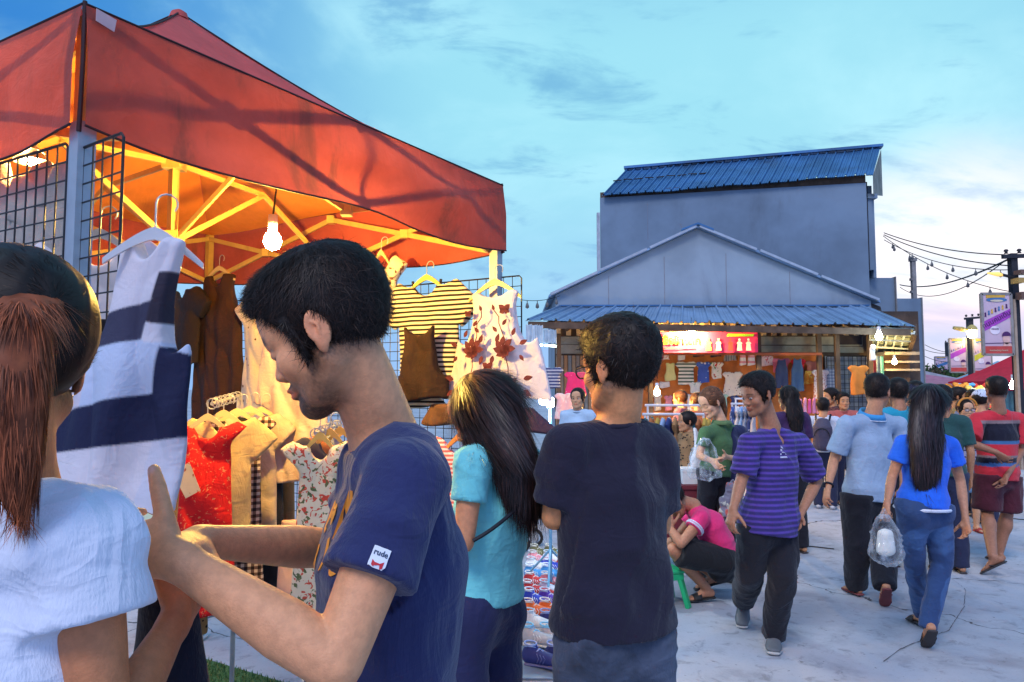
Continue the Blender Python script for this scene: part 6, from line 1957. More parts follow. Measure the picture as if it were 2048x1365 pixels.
        for a in 'LR':
            S.loft([J['top'] + (J['sh' + a] - J['top']) * .25, J['sh' + a]], [.050 * s * b + lo * .4, .043 * s * b + lo * .5], k=.035)
            S.loft([J['neck'] - np.array((0, 0, .022)), J['sh' + a] * .8 + J['top'] * .2], [.042 * s * b + lo * .4, .038 * s * b + lo * .4], k=.03)
            if sf > 1:
                e = J['el' + a] + (J['wr' + a] - J['el' + a]) * (sf - 1)
                S.loft([J['sh' + a], J['el' + a], e], [.048 * s * b + lo * .7, .040 * s + lo * .6, .030 * s + lo * .5], k=.02, flat=(False, True))
            else:
                e = J['sh' + a] + (J['el' + a] - J['sh' + a]) * sf
                rr = [.046 * s * b + lo * .6, (.044 * s * b + lo * .95) * top.get('cuff', 1.0)]
                S.loft([J['sh' + a], e], rr, k=.025, flat=(False, True))
                ends.append((e, nrm(e - J['sh' + a])))
        # neck opening
        up_ = nrm(J['neck'] - J['top'])
        S.loft([J['neck'] - up_ * .015 * s + fwd * .006, J['neck'] + up_ * .12], [.064 * s * b, .075 * s], op='-', k=.012, flat=(True, False))
        if top.get('v'):
            S.ell(J['neck'] + fwd * .075 * s - np.array((0, 0, .045 * s)), (.032 * s, .032 * s, .06 * s), op='-', k=.01)
        top_o = part('shirt', S, top['m'], h=top.get('h', res), amp=top.get('amp', .009), fr=top.get('fr', (7, 7, 4)), seed=top.get('seed', 1), col=top.get('col'), ends=ends)
        # neckband / collar
        ck = 1.10 if top.get('collar') else 1.0
        mb = MB(); cpt = J['neck'] - up_ * (.013 if ck == 1 else -.004) * s + fwd * .006
        ax2 = nrm(np.cross(up_, sideS)); r_ = (.062 * s * b + .003) * ck
        ring = []
        for t_ in np.linspace(0, 2 * math.pi, 29):
            cs, sn = math.cos(t_), math.sin(t_)
            pz = cpt + sideS * r_ * cs + ax2 * r_ * 1.03 * sn
            frontness = max(0, (pz - cpt) @ fwd / r_)
            pz = pz - up_ * (.020 * frontness + (.075 * frontness ** 3 if top.get('v') else 0)) * s + fwd * (.016 * frontness)
            pz = pz - up_ * .016 * abs(cs) ** 2 * s
            ring.append(pz)
        if top.get('v') or top.get('noband'):
            pass
        elif top.get('collar'):
            cc = top['collar']; vs_ = []
            hh = cc.get('h', .035) * s
            for i, pz in enumerate(ring):
                out = nrm(pz - cpt - up_ * ((pz - cpt) @ up_))
                vs_ += [pz - out * .006, pz + up_ * hh * .75 - out * .002, pz + up_ * hh * .8 + out * .004, pz - up_ * hh * .30 + out * .020, pz - up_ * hh * .34 + out * .014]
            n_ = len(ring); fs = []
            for i in range(n_ - 1):
                for k in range(4): fs.append((5 * i + k, 5 * i + k + 1, 5 * i + 5 + k + 1, 5 * i + 5 + k))
            mb.add(vs_, fs)
            mb.build('collar', cc['m'], top_o, smooth=True)
            if cc.get('line'):
                mb = MB(); mb.tube([pz - up_ * hh * .28 + nrm(pz - cpt) * .021 for pz in ring], .0035 * s, 5); mb.build('collar_line', cc['line'], top_o)
        else:
            mb.tube(ring, .0085 * s, 8); nb_ = mb.build('neckband', top.get('bandm', top['m']), top_o, smooth=True)
            if res < .0115:
                cos = [v.co.copy() for v in nb_.data.vertices]; snap(nb_, top_o, .0012)
                for v, c_ in zip(nb_.data.vertices, cos):
                    d_ = c_ - v.co
                    v.co = v.co + d_ * min(1.0, .0035 / max(d_.length, 1e-6))
    # ---------------- trousers / shorts
    bot_o = None
    if bottom:
        lo = bottom.get('loose', .014); S = Solid(); ln = bottom.get('len', 1.0)
        dn = nrm(J['pelvis'] - J['waist'])
        S.loft([J['pelvis'] - dn * .07 * s, J['pelvis'] + dn * .015, (J['hipL'] + J['hipR']) / 2 + dn * .05 * s],
               [x * s * b + lo for x in (.122 if female else .128, .148 if female else .142, .13)], [x * s * b + lo for x in (.088, .100, .088)], side=tuple(sideH), k=.03, flat=(True, False))
        for a in 'LR':
            S.ell(J['hip' + a] - fwd * .035 * s + np.array((0, 0, -.01)), (.075 * s * b + lo * .5, .075 * s * b + lo * .5, .085 * s), k=.03)
            hp, kn, an = J['hip' + a], J['kn' + a], J['an' + a]
            wid = bottom.get('wide', 1.0)
            if ln <= .62:
                e = hp + (kn - hp) * (ln / .5)
                S.loft([hp, e], [.083 * s * b + lo, (.072 * s * b + lo) * wid], k=.03, flat=(False, True))
                if ln > .5: pass
            else:
                e = kn + (an - kn) * min(1, (ln - .5) / .5)
                sh_ = nrm(an - kn)
                S.loft([hp, hp * .5 + kn * .5, kn, kn * .6 + e * .4, e + sh_ * .03], [.083 * s * b + lo, .074 * s * b + lo, (.052 * s * b + lo) * wid, (.052 * s * b + lo) * wid, (.042 * s + lo) * wid], k=.03, flat=(False, True))
            if res < .014:
                pass
        if top and not bottom.get('nocut'): S.cut(J['pelvis'] + dn * (top.get('hem', 0) - .035) * s, -dn)
        bot_o = part('shorts' if ln <= .62 else 'trousers', S, bottom['m'], h=bottom.get('h'), amp=bottom.get('amp', .009), fr=bottom.get('fr', (7, 7, 8)), seed=bottom.get('seed', 4), col=bottom.get('col'))
        if bottom.get('belt'):
            pass
    # ---------------- shoes
    if shoes:
        for a in 'LR':
            fd = (feet or {}).get(a)
            f = nrm(np.array(fd, float)) if fd is not None else fwd
            u = nrm(np.array((0, 0, 1.0)) - f * f[2]); an = J['an' + a]; sd = np.cross(f, u)
            g = lambda x, z, y=0.0: an + (f * x + u * z + sd * y) * s
            S = Solid()
            if shoes['kind'] == 'sandal':
                S.loft([g(-.055, -.078), g(.04, -.078), g(.11, -.078), g(.165, -.077)], [x * s for x in (.034, .037, .046, .034)], [.009 * s] * 4, side=tuple(sd), k=.01)
                o = part('sandal', S, shoes['m'], h=min(res, .008))
                mb = MB(); st = shoes.get('strap', 'wide')
                if st == 'wide':
                    mb.grid(lambda uu, vv: g(.05 + .065 * vv, -.072 + (.052 - .02 * vv) * math.sin(math.pi * uu), .044 * math.cos(math.pi * uu)), 12, 3)
                    so = mb.build('strap', shoes['m'], o, smooth=True); so.modifiers.new('thickness', 'SOLIDIFY').thickness = .004
                else:
                    for sy in (-1, 1): mb.tube([g(.10, -.060), g(.08, -.045, sy * .025), g(.03, -.068, sy * .038)], .005 * s, 6)
                    mb.build('strap', shoes['m'], o)
            else:
                S.loft([g(-.045, -.045), g(.03, -.040), g(.10, -.056), g(.150, -.062)], [x * s for x in (.038, .040, .049, .040)], [x * s for x in (.040, .040, .028, .018)], side=tuple(sd), k=.015)
                S.loft([g(-.03, -.02), g(-.03, .005)], .034 * s, op='-', k=.01)
                S.cut(g(0, -.068), -u)
                o = part('shoe', S, shoes['m'], h=min(res, .008))
                S = Solid(); S.loft([g(-.05, -.074), g(.04, -.074), g(.11, -.074), g(.165, -.072)], [x * s for x in (.038, .040, .050, .038)], [.010 * s] * 4, side=tuple(sd), k=.01)
                part('sole', S, shoes.get('solem', shoes['m']), h=min(res, .008), sub=o)
                if shoes['kind'] == 'clog':
                    mb = MB(); mb.tube([g(-.02, -.02, .045), g(-.05, -.01, .03), g(-.07, -.01, 0), g(-.05, -.01, -.03), g(-.02, -.02, -.045)], .006, 6); mb.build('heel_strap', shoes['m'], o)
    # ---------------- hair
    if hair:
        k = hair.get('kind', 'short'); S = Solid().frame(HR, HT, HS)
        th = hair.get('th', .012)
        sl_ = .30 if k == 'short' else 1.0
        S.ell((0, -.018, .040), (.078 + th * sl_, .096 + th * (.7 if k == 'short' else 1), .084 + th * 1.1), k=.02)
        if k == 'short': S.ell((0, -.015, .070), (.070 + th * .8, .092 + th * .8, .056 + th * 1.2), k=.03)
        if k == 'short':
            q_ = hair.get('quiff', 1.0)
            S.ell((0, .035, .092), (.060, .052 * q_, .034 * q_), k=.03)
            S.ell((0, .165, -.024), (.16, .150, .118), op='-', k=.012)      # the face
            S.cut((0, -.09, hair.get('nape', -.070)), nrm((0, -.62, -1)), k=.01) if False else None
            S.ell((0, -.035, -.128), (.11, .135, .072), op='-', k=.012)
            for s_ in (-1, 1):
                S.loft([(s_ * .068, .030, .030), (s_ * .071, .022, -.012), (s_ * .069, .022, -.032)], [.006, .004, .003], [.011, .008, .005], side=(0, 1, 0), k=.006)
                S.ell((s_ * .088, -.010, -.004), (.024, .021, .034), op='-', k=.006)
        else:
            S.ell((0, .165, -.035), (.15, .105, .105), op='-', k=.015)
            if k in ('pony', 'bun'):
                S.ell((0, -.025, -.135), (.11, .13, .075), op='-', k=.015)
                for s_ in (-1, 1): S.ell((s_ * .090, -.008, -.006), (.026, .022, .034), op='-', k=.006)
            else:
                S.ell((0, .10, -.13), (.12, .10, .10), op='-', k=.015)
        S.frame()
        for pts, w_, d_ in hair.get('locks', ()):
            S.loft([np.array(p) - loc for p in pts], w_, d_, side=tuple(hair.get('side', HR[:, 0])), k=.03)
        hs_ = hair.get('h', hres * 1.15)
        fl_ = hair.get('flow', 'down')
        def flow(p, n_):
            q = (p - HT) @ HR / HS
            if k == 'short':
                d = np.stack([q[:, 0] * 1.6, (q[:, 1] + .05) * 1.0, -.35 - 0 * q[:, 2]], 1)
                d[:, 1] += np.where((q[:, 2] > .05), .35, 0) * (q[:, 1] > -.04)
                d[:, 2] += np.where((q[:, 1] > .03) & (q[:, 2] > .06), .30, 0)
            else:
                tgt = np.array(hair.get('tie', (0, -.10, .0)))
                if k in ('pony', 'bun'):
                    d = (tgt - q); d = np.where((np.linalg.norm(q, axis=1) < .15)[:, None], d, np.array((0, 0, -1.0)) * .1)
                    d = d / (np.linalg.norm(d, axis=1)[:, None] + 1e-6)
                else:
                    d = np.stack([q[:, 0] * 3, -.2 + 0 * q[:, 0], -1 + 0 * q[:, 0]], 1)
            far = (q[:, 2] < -.12)[:, None]
            return np.where(far, np.array((0, 0, -1.0)), d @ HR.T)
        def extra(V, F):
            N = vert_normals(V, F); q = (V - HT) @ HR / HS
            if k == 'short':
                n_ = ridge(np.stack([q[:, 0] * 55, q[:, 1] * 16, q[:, 2] * 18], 1) + vnoise(q * 12)[:, None] * 1.5) - .5
                V = V + N * (hair.get('amp', .006) * n_)[:, None]
            else:
                n_ = ridge(np.stack([q[:, 0] * 60, q[:, 1] * 60, q[:, 2] * 4], 1) + vnoise(q * 8)[:, None]) - .5
                V = V + N * (hair.get('amp', .006) * n_)[:, None]
            ns = hair.get('n', 1500)
            if not ns: return V, F
            P1, Q, T3 = strands(V, N, flow, ns, hair.get('ln', .022), hair.get('wd', .0011), hair.get('lift', .004), 3, hair.get('jit', .22))
            b0 = len(V)
            return np.concatenate([V, P1]), [F, Q + b0, T3 + b0]
        def hcol(V):
            c0 = np.array(hair['m']['c']); ns = hair.get('n', 1500); nb = len(V) - ns * 5
            r = np.random.RandomState(2)
            k1 = .55 + .9 * vnoise(V[:nb] * 60)
            k2 = np.repeat(.35 + 2.6 * r.rand(ns) ** 2.2, 5)
            tint = np.repeat(np.where(r.rand(ns) > .6, 1.0, 0.0), 5)[:, None]
            return np.concatenate([c0 * k1[:, None], c0 * k2[:, None] * (1 + tint * np.array((.5, .12, -.1)))]) if ns else c0 * k1[:, None]
        ho = part('hair', S, hair['m']['m'], h=hs_, extra=extra, col=hcol)
        hair['obj'] = ho
        if hair.get('band'):
            mb = MB(); cpt = HT + HR @ (np.array(hair.get('tie')) * HS)
            mb.tube([cpt + (HR @ np.array((math.cos(a), 0, math.sin(a)))) * hair.get('bandr', .022) for a in np.linspace(0, 2 * math.pi, 17)], .006, 6)
            mb.build('hair_band', hair['band'], ho, smooth=True)
    return body, J, dict(shirt=top_o, trousers=bot_o, HR=HR, HT=HT, HS=HS, root=loc, fwd=fwd, side=sideS)


def snap(o, target, off, loc=None):
    """lay the mesh of o (already in the frame of target) on target's surface"""
    from mathutils.bvhtree import BVHTree
    me = target.data
    bvh = BVHTree.FromPolygons([v.co.copy() for v in me.vertices], [tuple(p.vertices) for p in me.polygons])
    M_ = o.matrix_basis.copy()
    for v in o.data.vertices:
        p = M_ @ v.co
        h, nn, _, _ = bvh.find_nearest(p)
        if h is not None: v.co = h + nn * off
    o.matrix_basis = Matrix.Identity(4)
    o.data.update()


def M_HAIR(key='hair strands', c=(.014, .009, .007), rough=.5, spec=.22):
    return dict(c=c, m=mat(key, attr=True, rough=rough, var=.2, nscale=40, spec=spec))


def plastic(c):
    if 'thin clear plastic' in MATS: return MATS['thin clear plastic']
    m = mat('thin clear plastic', c, .10, var=.15, nscale=25, spec=1.0)
    n = NT(m.node_tree); p = [q for q in n.nt.nodes if q.type == 'BSDF_PRINCIPLED'][0]
    lw = n.n('ShaderNodeLayerWeight'); lw.inputs[0].default_value = .35
    tc = n.n('ShaderNodeTexCoord')
    f = n.smooth(n.noise(n.scale(tc.outputs['Object'], 1, 1, .4), 22, 4, .6), .45, .65)
    n.put(p.inputs['Alpha'], n.math('ADD', n.math('MULTIPLY', lw.outputs[1], .55), n.math('MULTIPLY', f, .30), clamp=True))
    return m


def bagf(label, loc, w_, h, c, parent_mat=None, name='plastic_bag', seed=0, alpha=.75, d=.07, handles=True, contents=None):
    S = Solid(); S.loft([(0, 0, -.12 * h), (0, 0, -.5 * h), (0, 0, -.92 * h)], [w_ * .22, w_ * .45, w_ * .5], [d * .3, d * .8, d], k=.02)
    V, F = S.mesh(.009); N = vert_normals(V, F)
    V = V + N * (.028 * (ridge(V * np.array((16, 16, 7)) + seed) ** 2 - .3) + .014 * (ridge(V * 34 + seed) ** 2 - .3))[:, None]
    t = empty(name, loc, label, 'bag')
    m = parent_mat or plastic(c)
    link_mesh('bag_body', np_mesh('bag_body', V, F), m, t)
    mb = MB()
    for s in (-1, 1): mb.tube([(s * w_ * .15, 0, -.16 * h), (s * w_ * .06, .01, -.04 * h), (0, 0, .01)], [.014, .009, .006], 6)
    mb.build('handles', m, t, smooth=True)
    if contents:
        S = Solid(); S.loft([(0, 0, -.5 * h), (0, 0, -.85 * h)], [w_ * .3, w_ * .36], [d * .5, d * .6], k=.02)
        link_mesh('contents', np_mesh('contents', *S.mesh(.012)), contents, t)
    return t
def build_people():
    D = math.radians
    hb = M_HAIR()
    wh = lambda: cloth('white jersey', (.66, .68, .74))
    # ---- bearded man looking at his phone
    hand_L = dict(dir=(-.95, .22, .16), palm=(.25, 1, -.1), curl=.8, thumb=.12, fine=.0045)
    hand_R = dict(dir=P(300, 1110, .98) - P(390, 1085, 1.10), palm=(-.2, -.3, -1), curl=.8, thumb=.4, fine=.0045)
    navy = cloth('navy jersey', (.020, .026, .095), sheen=.2, amp=None) if False else cloth('navy jersey', (.020, .026, .095), sheen=.2)
    body, J, I = person('bearded man with short dark hair in a navy T-shirt looking down at his phone', (-.235, 1.19), D(84), 1.75, 'man',
        W=dict(head=P(656, 668, 1.12), neck=P(768, 872, 1.19), shL=P(812, 962, 1.02), shR=P(768, 950, 1.36), elL=P(672, 1325, .905), wrL=P(352, 1118, .92),
               elR=P(672, 1098, 1.38), wrR=P(395, 1082, 1.12), hipL=P(770, 1560, 1.09), hipR=P(750, 1560, 1.28)),
        res=.0085, hres=.0030, skin=(.60, .31, .19), head=(D(84), D(27), D(-2)), headS=.965, build=.97,
        face=dict(eyes='down', beard=1.0, nose=.75, brow=.011), hands=dict(L=hand_L, R=hand_R),
        hair=dict(kind='short', m=hb, th=.009, n=22000, ln=.024, lift=.0030, wd=.00040, quiff=1.12, h=.0034, amp=.007, jit=.20),
        top=dict(m=navy, loose=.015, sleeve=.57, h=.006, amp=.018, fr=(7, 7, 4), cuff=1.10, hem=.06, noband=True),
        bottom=dict(m=cloth('dark blue denim', (.02, .025, .06)), h=.012), shoes=dict(kind='shoe', m=cloth('dark shoe', (.03, .03, .03))))
    root = np.array((-.235, 1.19, 0))
    sh = I['shirt']
    # woven label on the sleeve hem and print on the chest, laid on the cloth
    def frame_m(pos, xr, upv):
        outv = np.cross(xr, upv)
        return Matrix.Translation(Vector(tuple(map(float, pos)))) @ Matrix((tuple(xr), tuple(upv), tuple(outv))).transposed().to_4x4()
    ta = nrm(J['elL'] - J['shL']); c = J['shL'] + (J['elL'] - J['shL']) * .515
    vo = np.array((.10, -1, 0.0)); vo = nrm(vo - ta * (vo @ ta)); xr = np.cross(-ta, vo); c = c + vo * .07 + xr * .004
    mb = MB(); mb.grid(lambda u, v: ((u - .5) * .024, (v - .5) * .029, 0), 8, 8)
    lab = mb.build('sleeve_label', mat('white woven label', (.72, .74, .78), .7), sh)
    lab.matrix_basis = frame_m(c, xr, -ta); snap(lab, sh, .0022); lab.modifiers.new('thickness', 'SOLIDIFY').thickness = .001
    o = thai('label_lettering', 'rude', .0105, mat('label ink dark', (.03, .05, .10), .6), lab, (0, 0, 0), ext=0, bold=.0002); o.matrix_basis = frame_m(c - ta * .0035, xr, -ta); snap(o, sh, .0030)
    mb = MB()
    mb.add([(x, y, 0) for x, y in ((-.007, -.004), (-.008, .005), (-.004, .002), (.003, .002), (.008, .006), (.007, -.005), (.004, -.006), (.003, -.002), (-.003, -.002), (-.005, -.005))], [tuple(range(10))])
    o = mb.build('label_emblem', mat('label ink red', (.55, .03, .04), .6), lab); o.matrix_basis = frame_m(c + ta * .008, xr, -ta); snap(o, sh, .0030)
    f = I['fwd']; cz = J['chest']; side_ = I['side']
    ink = mat('orange print', (.78, .30, .04), .7)
    for (txt, aa, dz, sz) in (('N', .80, .030, .062), ('8', .35, .040, .050), ('E', -.1, .035, .055), ('8', .92, -.040, .046), ('Y', .56, -.035, .068), ('R', .08, -.035, .055)):
        outv = nrm(-side_ * math.sin(aa) + f * math.cos(aa)); xr = nrm(np.cross((0, 0, 1), outv)); upv = np.cross(outv, xr)
        pos = cz + np.array((0, 0, dz + .045)) + outv * .15
        o = thai('chest_letter', txt, sz, ink, sh, (0, 0, 0), ext=0, bold=.003)
        o.matrix_basis = frame_m(pos, xr, upv); snap(o, sh, .0022)
    # phone
    pc = P(214, 1040, .985)
    ph = empty('phone', pc, 'phone with a pale screen held up in the bearded man\'s hands', 'phone', None, D(70))
    nz = nrm((.15, -.42, .90)); nx_ = nrm(np.cross((-.75, .1, .55), nz)); ny_ = np.cross(nz, nx_)
    ph.rotation_euler = Matrix((tuple(nx_), tuple(ny_), tuple(nz))).transposed().to_euler()
    m = MB(); m.box((-.038, -.078, -.004), (.038, .078, .004)); m.build('case', mat('dark phone case', (.02, .02, .025), .3), ph, bevel=.0035)
    m = MB(); m.box((-.034, -.070, .0042), (.034, .070, .0050)); m.build('screen', mat('lit phone screen', (.5, .6, .5), .2, emit=(.62, .80, .62), estr=.35), ph)

    # ---- woman with the ponytail in the left foreground
    au = M_HAIR(c=(.22, .058, .022))
    tie = (0, -.105, .045)
    HTL = P(6, 728, .83); HRl = rot(D(54), D(8), 0)
    tp = HTL + HRl @ np.array(tie)
    hr = dict(kind='pony', m=hb, th=.012, n=9000, ln=.022, lift=.0015, wd=.0005, h=.0045, tie=tie, amp=.003,
              band=mat('copper hair band', (.55, .16, .07), .35), bandr=.024, jit=.12)
    b2, J2, I2 = person('woman with a reddish ponytail in a white T-shirt seen from behind at the left edge', (-.60, .84), D(-12), 1.66, 'woman',
        W=dict(head=HTL, neck=P(10, 958, .835), shR=P(165, 1095, .815), shL=P(-200, 1110, .87), elR=P(205, 1500, .80), wrR=P(352, 1240, .96),
               hipR=(-.53, .83, .90), hipL=(-.70, .87, .90)),
        res=.009, hres=.0042, skin=(.42, .18, .095), head=(D(54), D(8), 0), hair=hr, face=dict(eyes='open'),
        hands=dict(R=dict(dir=P(392, 1150, 1.02) - P(352, 1240, .96), palm=(-.6, .6, .2), curl=.85, thumb=.3, fine=.005)),
        top=dict(m=cloth('white jersey', (.62, .66, .76), sheen=.2), loose=.016, sleeve=.35, h=.006, amp=.016, fr=(9, 9, 4), cuff=1.15),
        bottom=dict(m=cloth('black leggings', (.015, .015, .02)), h=.012), shoes=dict(kind='shoe', m=cloth('dark shoe', (.03, .03, .03))), build=1.0)
    # the ponytail
    r2 = np.array((-.60, .84, 0))
    S = Solid()
    a0 = tp - r2
    pts = [a0, a0 + (-.004, -.035, -.02), a0 + (-.004, -.048, -.07), a0 + (-.002, -.045, -.14), a0 + (.012, -.035, -.195)]
    S.loft(pts, [.020, .034, .042, .036, .014], [.016, .024, .027, .022, .010], side=(1, 0, 0), k=.02)
    V, F = S.mesh(.005); N = vert_normals(V, F)
    V = V + N * (.010 * (ridge(V * np.array((70, 70, 3.5))) - .5))[:, None]
    P1, Q, T3 = strands(V, N, lambda p, n_: np.tile(np.array((0.02, -.0, -1.0)), (len(p), 1)), 6000, .045, .0005, .002, 5, .07)
    rr = np.random.RandomState(8); cc = np.concatenate([np.array(au['c']) * (.5 + .9 * vnoise(V * 60))[:, None], np.array(au['c']) * np.repeat(.35 + 1.9 * rr.rand(6000) ** 1.6, 5)[:, None]])
    o = link_mesh('ponytail', np_mesh('ponytail', np.concatenate([V, P1]), [F, Q + len(V), T3 + len(V)], col=cc), au['m'], hr['obj'])
    # dark cloth over her forearm
    S = Solid(); S.loft([(0, 0, 0), (0.01, 0, -.20), (.02, .01, -.42)], [.040, .060, .075], [.03, .04, .045], k=.02)
    V, F = S.mesh(.008); N = vert_normals(V, F); V = V + N * (.016 * (ridge(V * np.array((20, 20, 4))) - .5))[:, None]
    tag(link_mesh('draped_garment', np_mesh('draped_garment', V, F), cloth('midnight cloth', (.008, .009, .022)), None, P(342, 1215, 1.02)), 'midnight blue garment hanging over the ponytail woman\'s forearm', 'garment')

    # ---- woman in the teal shirt
    locT = np.array((-.075, 2.17))
    HTt = P(968, 832, 2.10)
    hT = dict(kind='long', m=M_HAIR('glossy long hair', (.020, .010, .009), .40, .45), th=.009, n=7000, ln=.11, lift=.004, wd=.0009, h=.0065, amp=.005, jit=.07,
              locks=[([P(985, 800, 2.06), P(1010, 880, 2.02), P(1040, 950, 2.02), P(1066, 1010, 2.06)], [.074, .068, .056, .024], [.05, .042, .03, .018]),
                     ([P(950, 830, 2.08), P(935, 880, 2.04)], [.04, .02], [.03, .015])], side=(.75, .1, .3))
    teal = cloth('teal jersey', (.17, .60, .62), sheen=.15)
    b3, J3, I3 = person('woman with long dark hair in a teal T-shirt with a thin black bag strap', locT, D(52), 1.60, 'woman',
        W=dict(head=HTt, shL=P(945, 925, 2.02), shR=P(1060, 935, 2.28), elL=P(928, 1085, 1.98), wrL=P(850, 1070, 2.28), elR=P(1052, 1050, 2.40), wrR=P(985, 1060, 2.50), hipL=P(925, 1215, 2.10), hipR=P(985, 1215, 2.26)),
        res=.010, hres=.0055, skin=(.52, .25, .15), head=(D(72), D(28), 0), hair=hT, face=dict(eyes='down'),
        top=dict(m=teal, loose=.009, sleeve=.50, amp=.009, fr=(9, 9, 7), cuff=1.0, hem=-.02, h=.008, flare=.010),
        bottom=dict(m=cloth('indigo denim', (.020, .024, .085), rough=.8), loose=.006, h=.009, amp=.006), shoes=dict(kind='shoe', m=cloth('dark shoe', (.03, .03, .03))))
    # strap across the back
    rT = np.array((locT[0], locT[1], 0))
    mb = MB(); a, bq, cq = P(946, 1082, 1.955) - rT, P(1010, 1048, 1.965) - rT, P(1062, 985, 2.08) - rT
    pts = [a * (1 - t) ** 2 + 2 * bq * t * (1 - t) + cq * t * t for t in np.linspace(0, 1, 14)]
    mb.tube(pts, .0055, 6); mb.build('bag_strap', mat('black strap', (.01, .012, .02), .6), I3['shirt'])
    mb = MB()
    for (pa, pb) in (((905, 1195), (935, 1225)), ((935, 1225), (985, 1212)), ((1030, 1190), (1042, 1230))):
        mb.tube([P(*pa, 2.02) - rT, P(*pb, 2.035) - rT], .0018, 4)

    # ---- man in the black T-shirt with glasses
    locB = np.array((.292, 2.03))
    HTb = P(1236, 740, 2.0)
    blk = cloth('black jersey', (.014, .012, .028), sheen=.15)
    b4, J4, I4 = person('man with glasses in a black T-shirt seen from behind with folded arms', locB, D(8), 1.73, 'man',
        W=dict(head=HTb, neck=P(1238, 838, 2.03), shL=P(1136, 893, 1.97), shR=P(1306, 898, 2.08), elL=P(1108, 1035, 1.99), wrL=P(1190, 1030, 2.30), elR=P(1318, 1050, 2.10), wrR=P(1250, 1010, 2.36),
               hipL=P(1176, 1265, 2.0), hipR=P(1276, 1265, 2.06)),
        res=.010, hres=.0045, skin=(.56, .27, .14), head=(D(42), D(4), 0), headS=1.02, build=1.0,
        hair=dict(kind='short', m=hb, th=.019, n=8000, ln=.026, lift=.0025, wd=.0009, h=.0055, quiff=1.1, amp=.009, jit=.3), face=dict(eyes='open', nose=.7),
        top=dict(m=blk, loose=.016, sleeve=.80, amp=.022, fr=(5, 5, 3.2), cuff=1.1, hem=.012, h=.008, flare=.008),
        bottom=dict(m=cloth('faded blue grey jeans', (.055, .07, .105), rough=.85, var=.5, nscale=7), loose=.010, amp=.010, h=.009, fr=(6, 6, 11)), shoes=dict(kind='shoe', m=cloth('dark shoe', (.03, .03, .03))))
    def glasses(I, parent):
        HR, HT, HS = I['HR'], I['HT'], I['HS']
        g = lambda x, y, z: HT + HR @ (np.array((x, y, z)) * HS)
        mb = MB()
        for s in (-1, 1):
            mb.tube([g(s * (.034 + .026 * math.cos(a)), .106 - .006 * abs(math.cos(a)), .002 + .018 * math.sin(a)) for a in np.linspace(0, 6.283, 21)], .0022, 6, cap=False)
            mb.tube([g(s * .060, .100, .008), g(s * .078, .06, .010), g(s * .083, -.005, .010), g(s * .081, -.02, -.004)], .0023, 6)
        mb.tube([g(-.009, .107, .006), g(.009, .107, .006)], .0022, 6)
        fr = mb.build('glasses', mat('black glasses frame', (.01, .01, .012), .3), parent)
        for s in (-1, 1):
            mb = MB(); mb.add([g(s * (.034 + .024 * math.cos(a)), .105, .002 + .016 * math.sin(a)) for a in np.linspace(0, 5.98, 20)], [tuple(range(20))])
            mb.build('lens', mat('clear lens', (.6, .7, .8), .05, alpha=.25, spec=.9), fr)
    glasses(I4, b4)

    # ---- striding man in the purple striped shirt
    lp_ = np.array((1.50, 4.25))
    pur = cloth('purple striped jersey', pat=p_stripes((.035, .026, .13), (.10, .055, .33), .030, .42, 2, .3))
    b5, J5, I5 = person('striding man in a purple striped V-neck shirt', lp_, D(152), 1.68, 'man',
        W=dict(head=P(1516, 791, 4.22), neck=P(1541, 855, 4.27), shR=P(1503, 886, 4.16), shL=P(1598, 890, 4.36), elR=P(1483, 960, 4.12), wrR=P(1466, 1018, 4.05), elL=P(1634, 962, 4.42), wrL=P(1600, 1030, 4.28),
               hipR=P(1512, 1045, 4.2), hipL=P(1562, 1045, 4.30), knR=P(1500, 1145, 4.28), anR=P(1487, 1226, 4.84), knL=P(1566, 1146, 4.20), anL=P(1547, 1262, 4.42)),
        res=.0105, hres=.0052, skin=(.36, .18, .12), head=(D(112), D(14), 0), hair=dict(kind='short', m=hb, th=.010, n=2500, ln=.02, lift=.004, wd=.0015, h=.007, amp=.005), face=dict(eyes='open', nose=1.0, beard=.25),
        feet=dict(L=(-.35, -.93, -.02), R=(-.35, -.80, -.45)), hands=dict(L=dict(curl=.7), R=dict(curl=.6)),
        top=dict(m=pur, loose=.017, sleeve=.86, amp=.016, fr=(8, 8, 3.5), cuff=1.25, hem=.09, v=True, bandm=cloth('violet trim', (.14, .07, .42)), flare=.012),
        bottom=dict(m=cloth('black trousers cloth', (.012, .012, .018)), loose=.015, wide=1.12, amp=.014, fr=(9, 9, 4)), shoes=dict(kind='clog', m=mat('grey rubber clog', (.12, .13, .14), .5), solem=mat('pale rubber', (.45, .45, .42), .6)))
    rP = np.array((lp_[0], lp_[1], 0)); c0 = P(1572, 900, 4.12) - rP
    vo = nrm(np.array((-.35, -1, 0))); xr = nrm(np.cross((0, 0, 1), vo)); M0 = frame_m(c0, xr, np.array((0, 0, 1.0)))
    mb = MB()
    for (u, v, w_, h_) in ((-.004, .018, .02, .012), (.012, .006, .014, .02), (-.014, -.002, .012, .014), (.004, -.014, .03, .008), (-.018, -.026, .012, .008), (.016, -.026, .012, .008), (0, -.040, .052, .005)):
        mb.add([(u - w_ / 2, v - h_ / 2, 0), (u + w_ / 2, v - h_ / 2, 0), (u + w_ / 2, v + h_ / 2, 0), (u - w_ / 2, v + h_ / 2, 0)], [(0, 1, 2, 3)])
    o = mb.build('chest_emblem', mat('pale print', (.45, .45, .60), .7), I5['shirt']); o.matrix_basis = M0; snap(o, I5['shirt'], .003)

    # ---- man in the pale blue polo
    lb = np.array((2.62, 5.35))
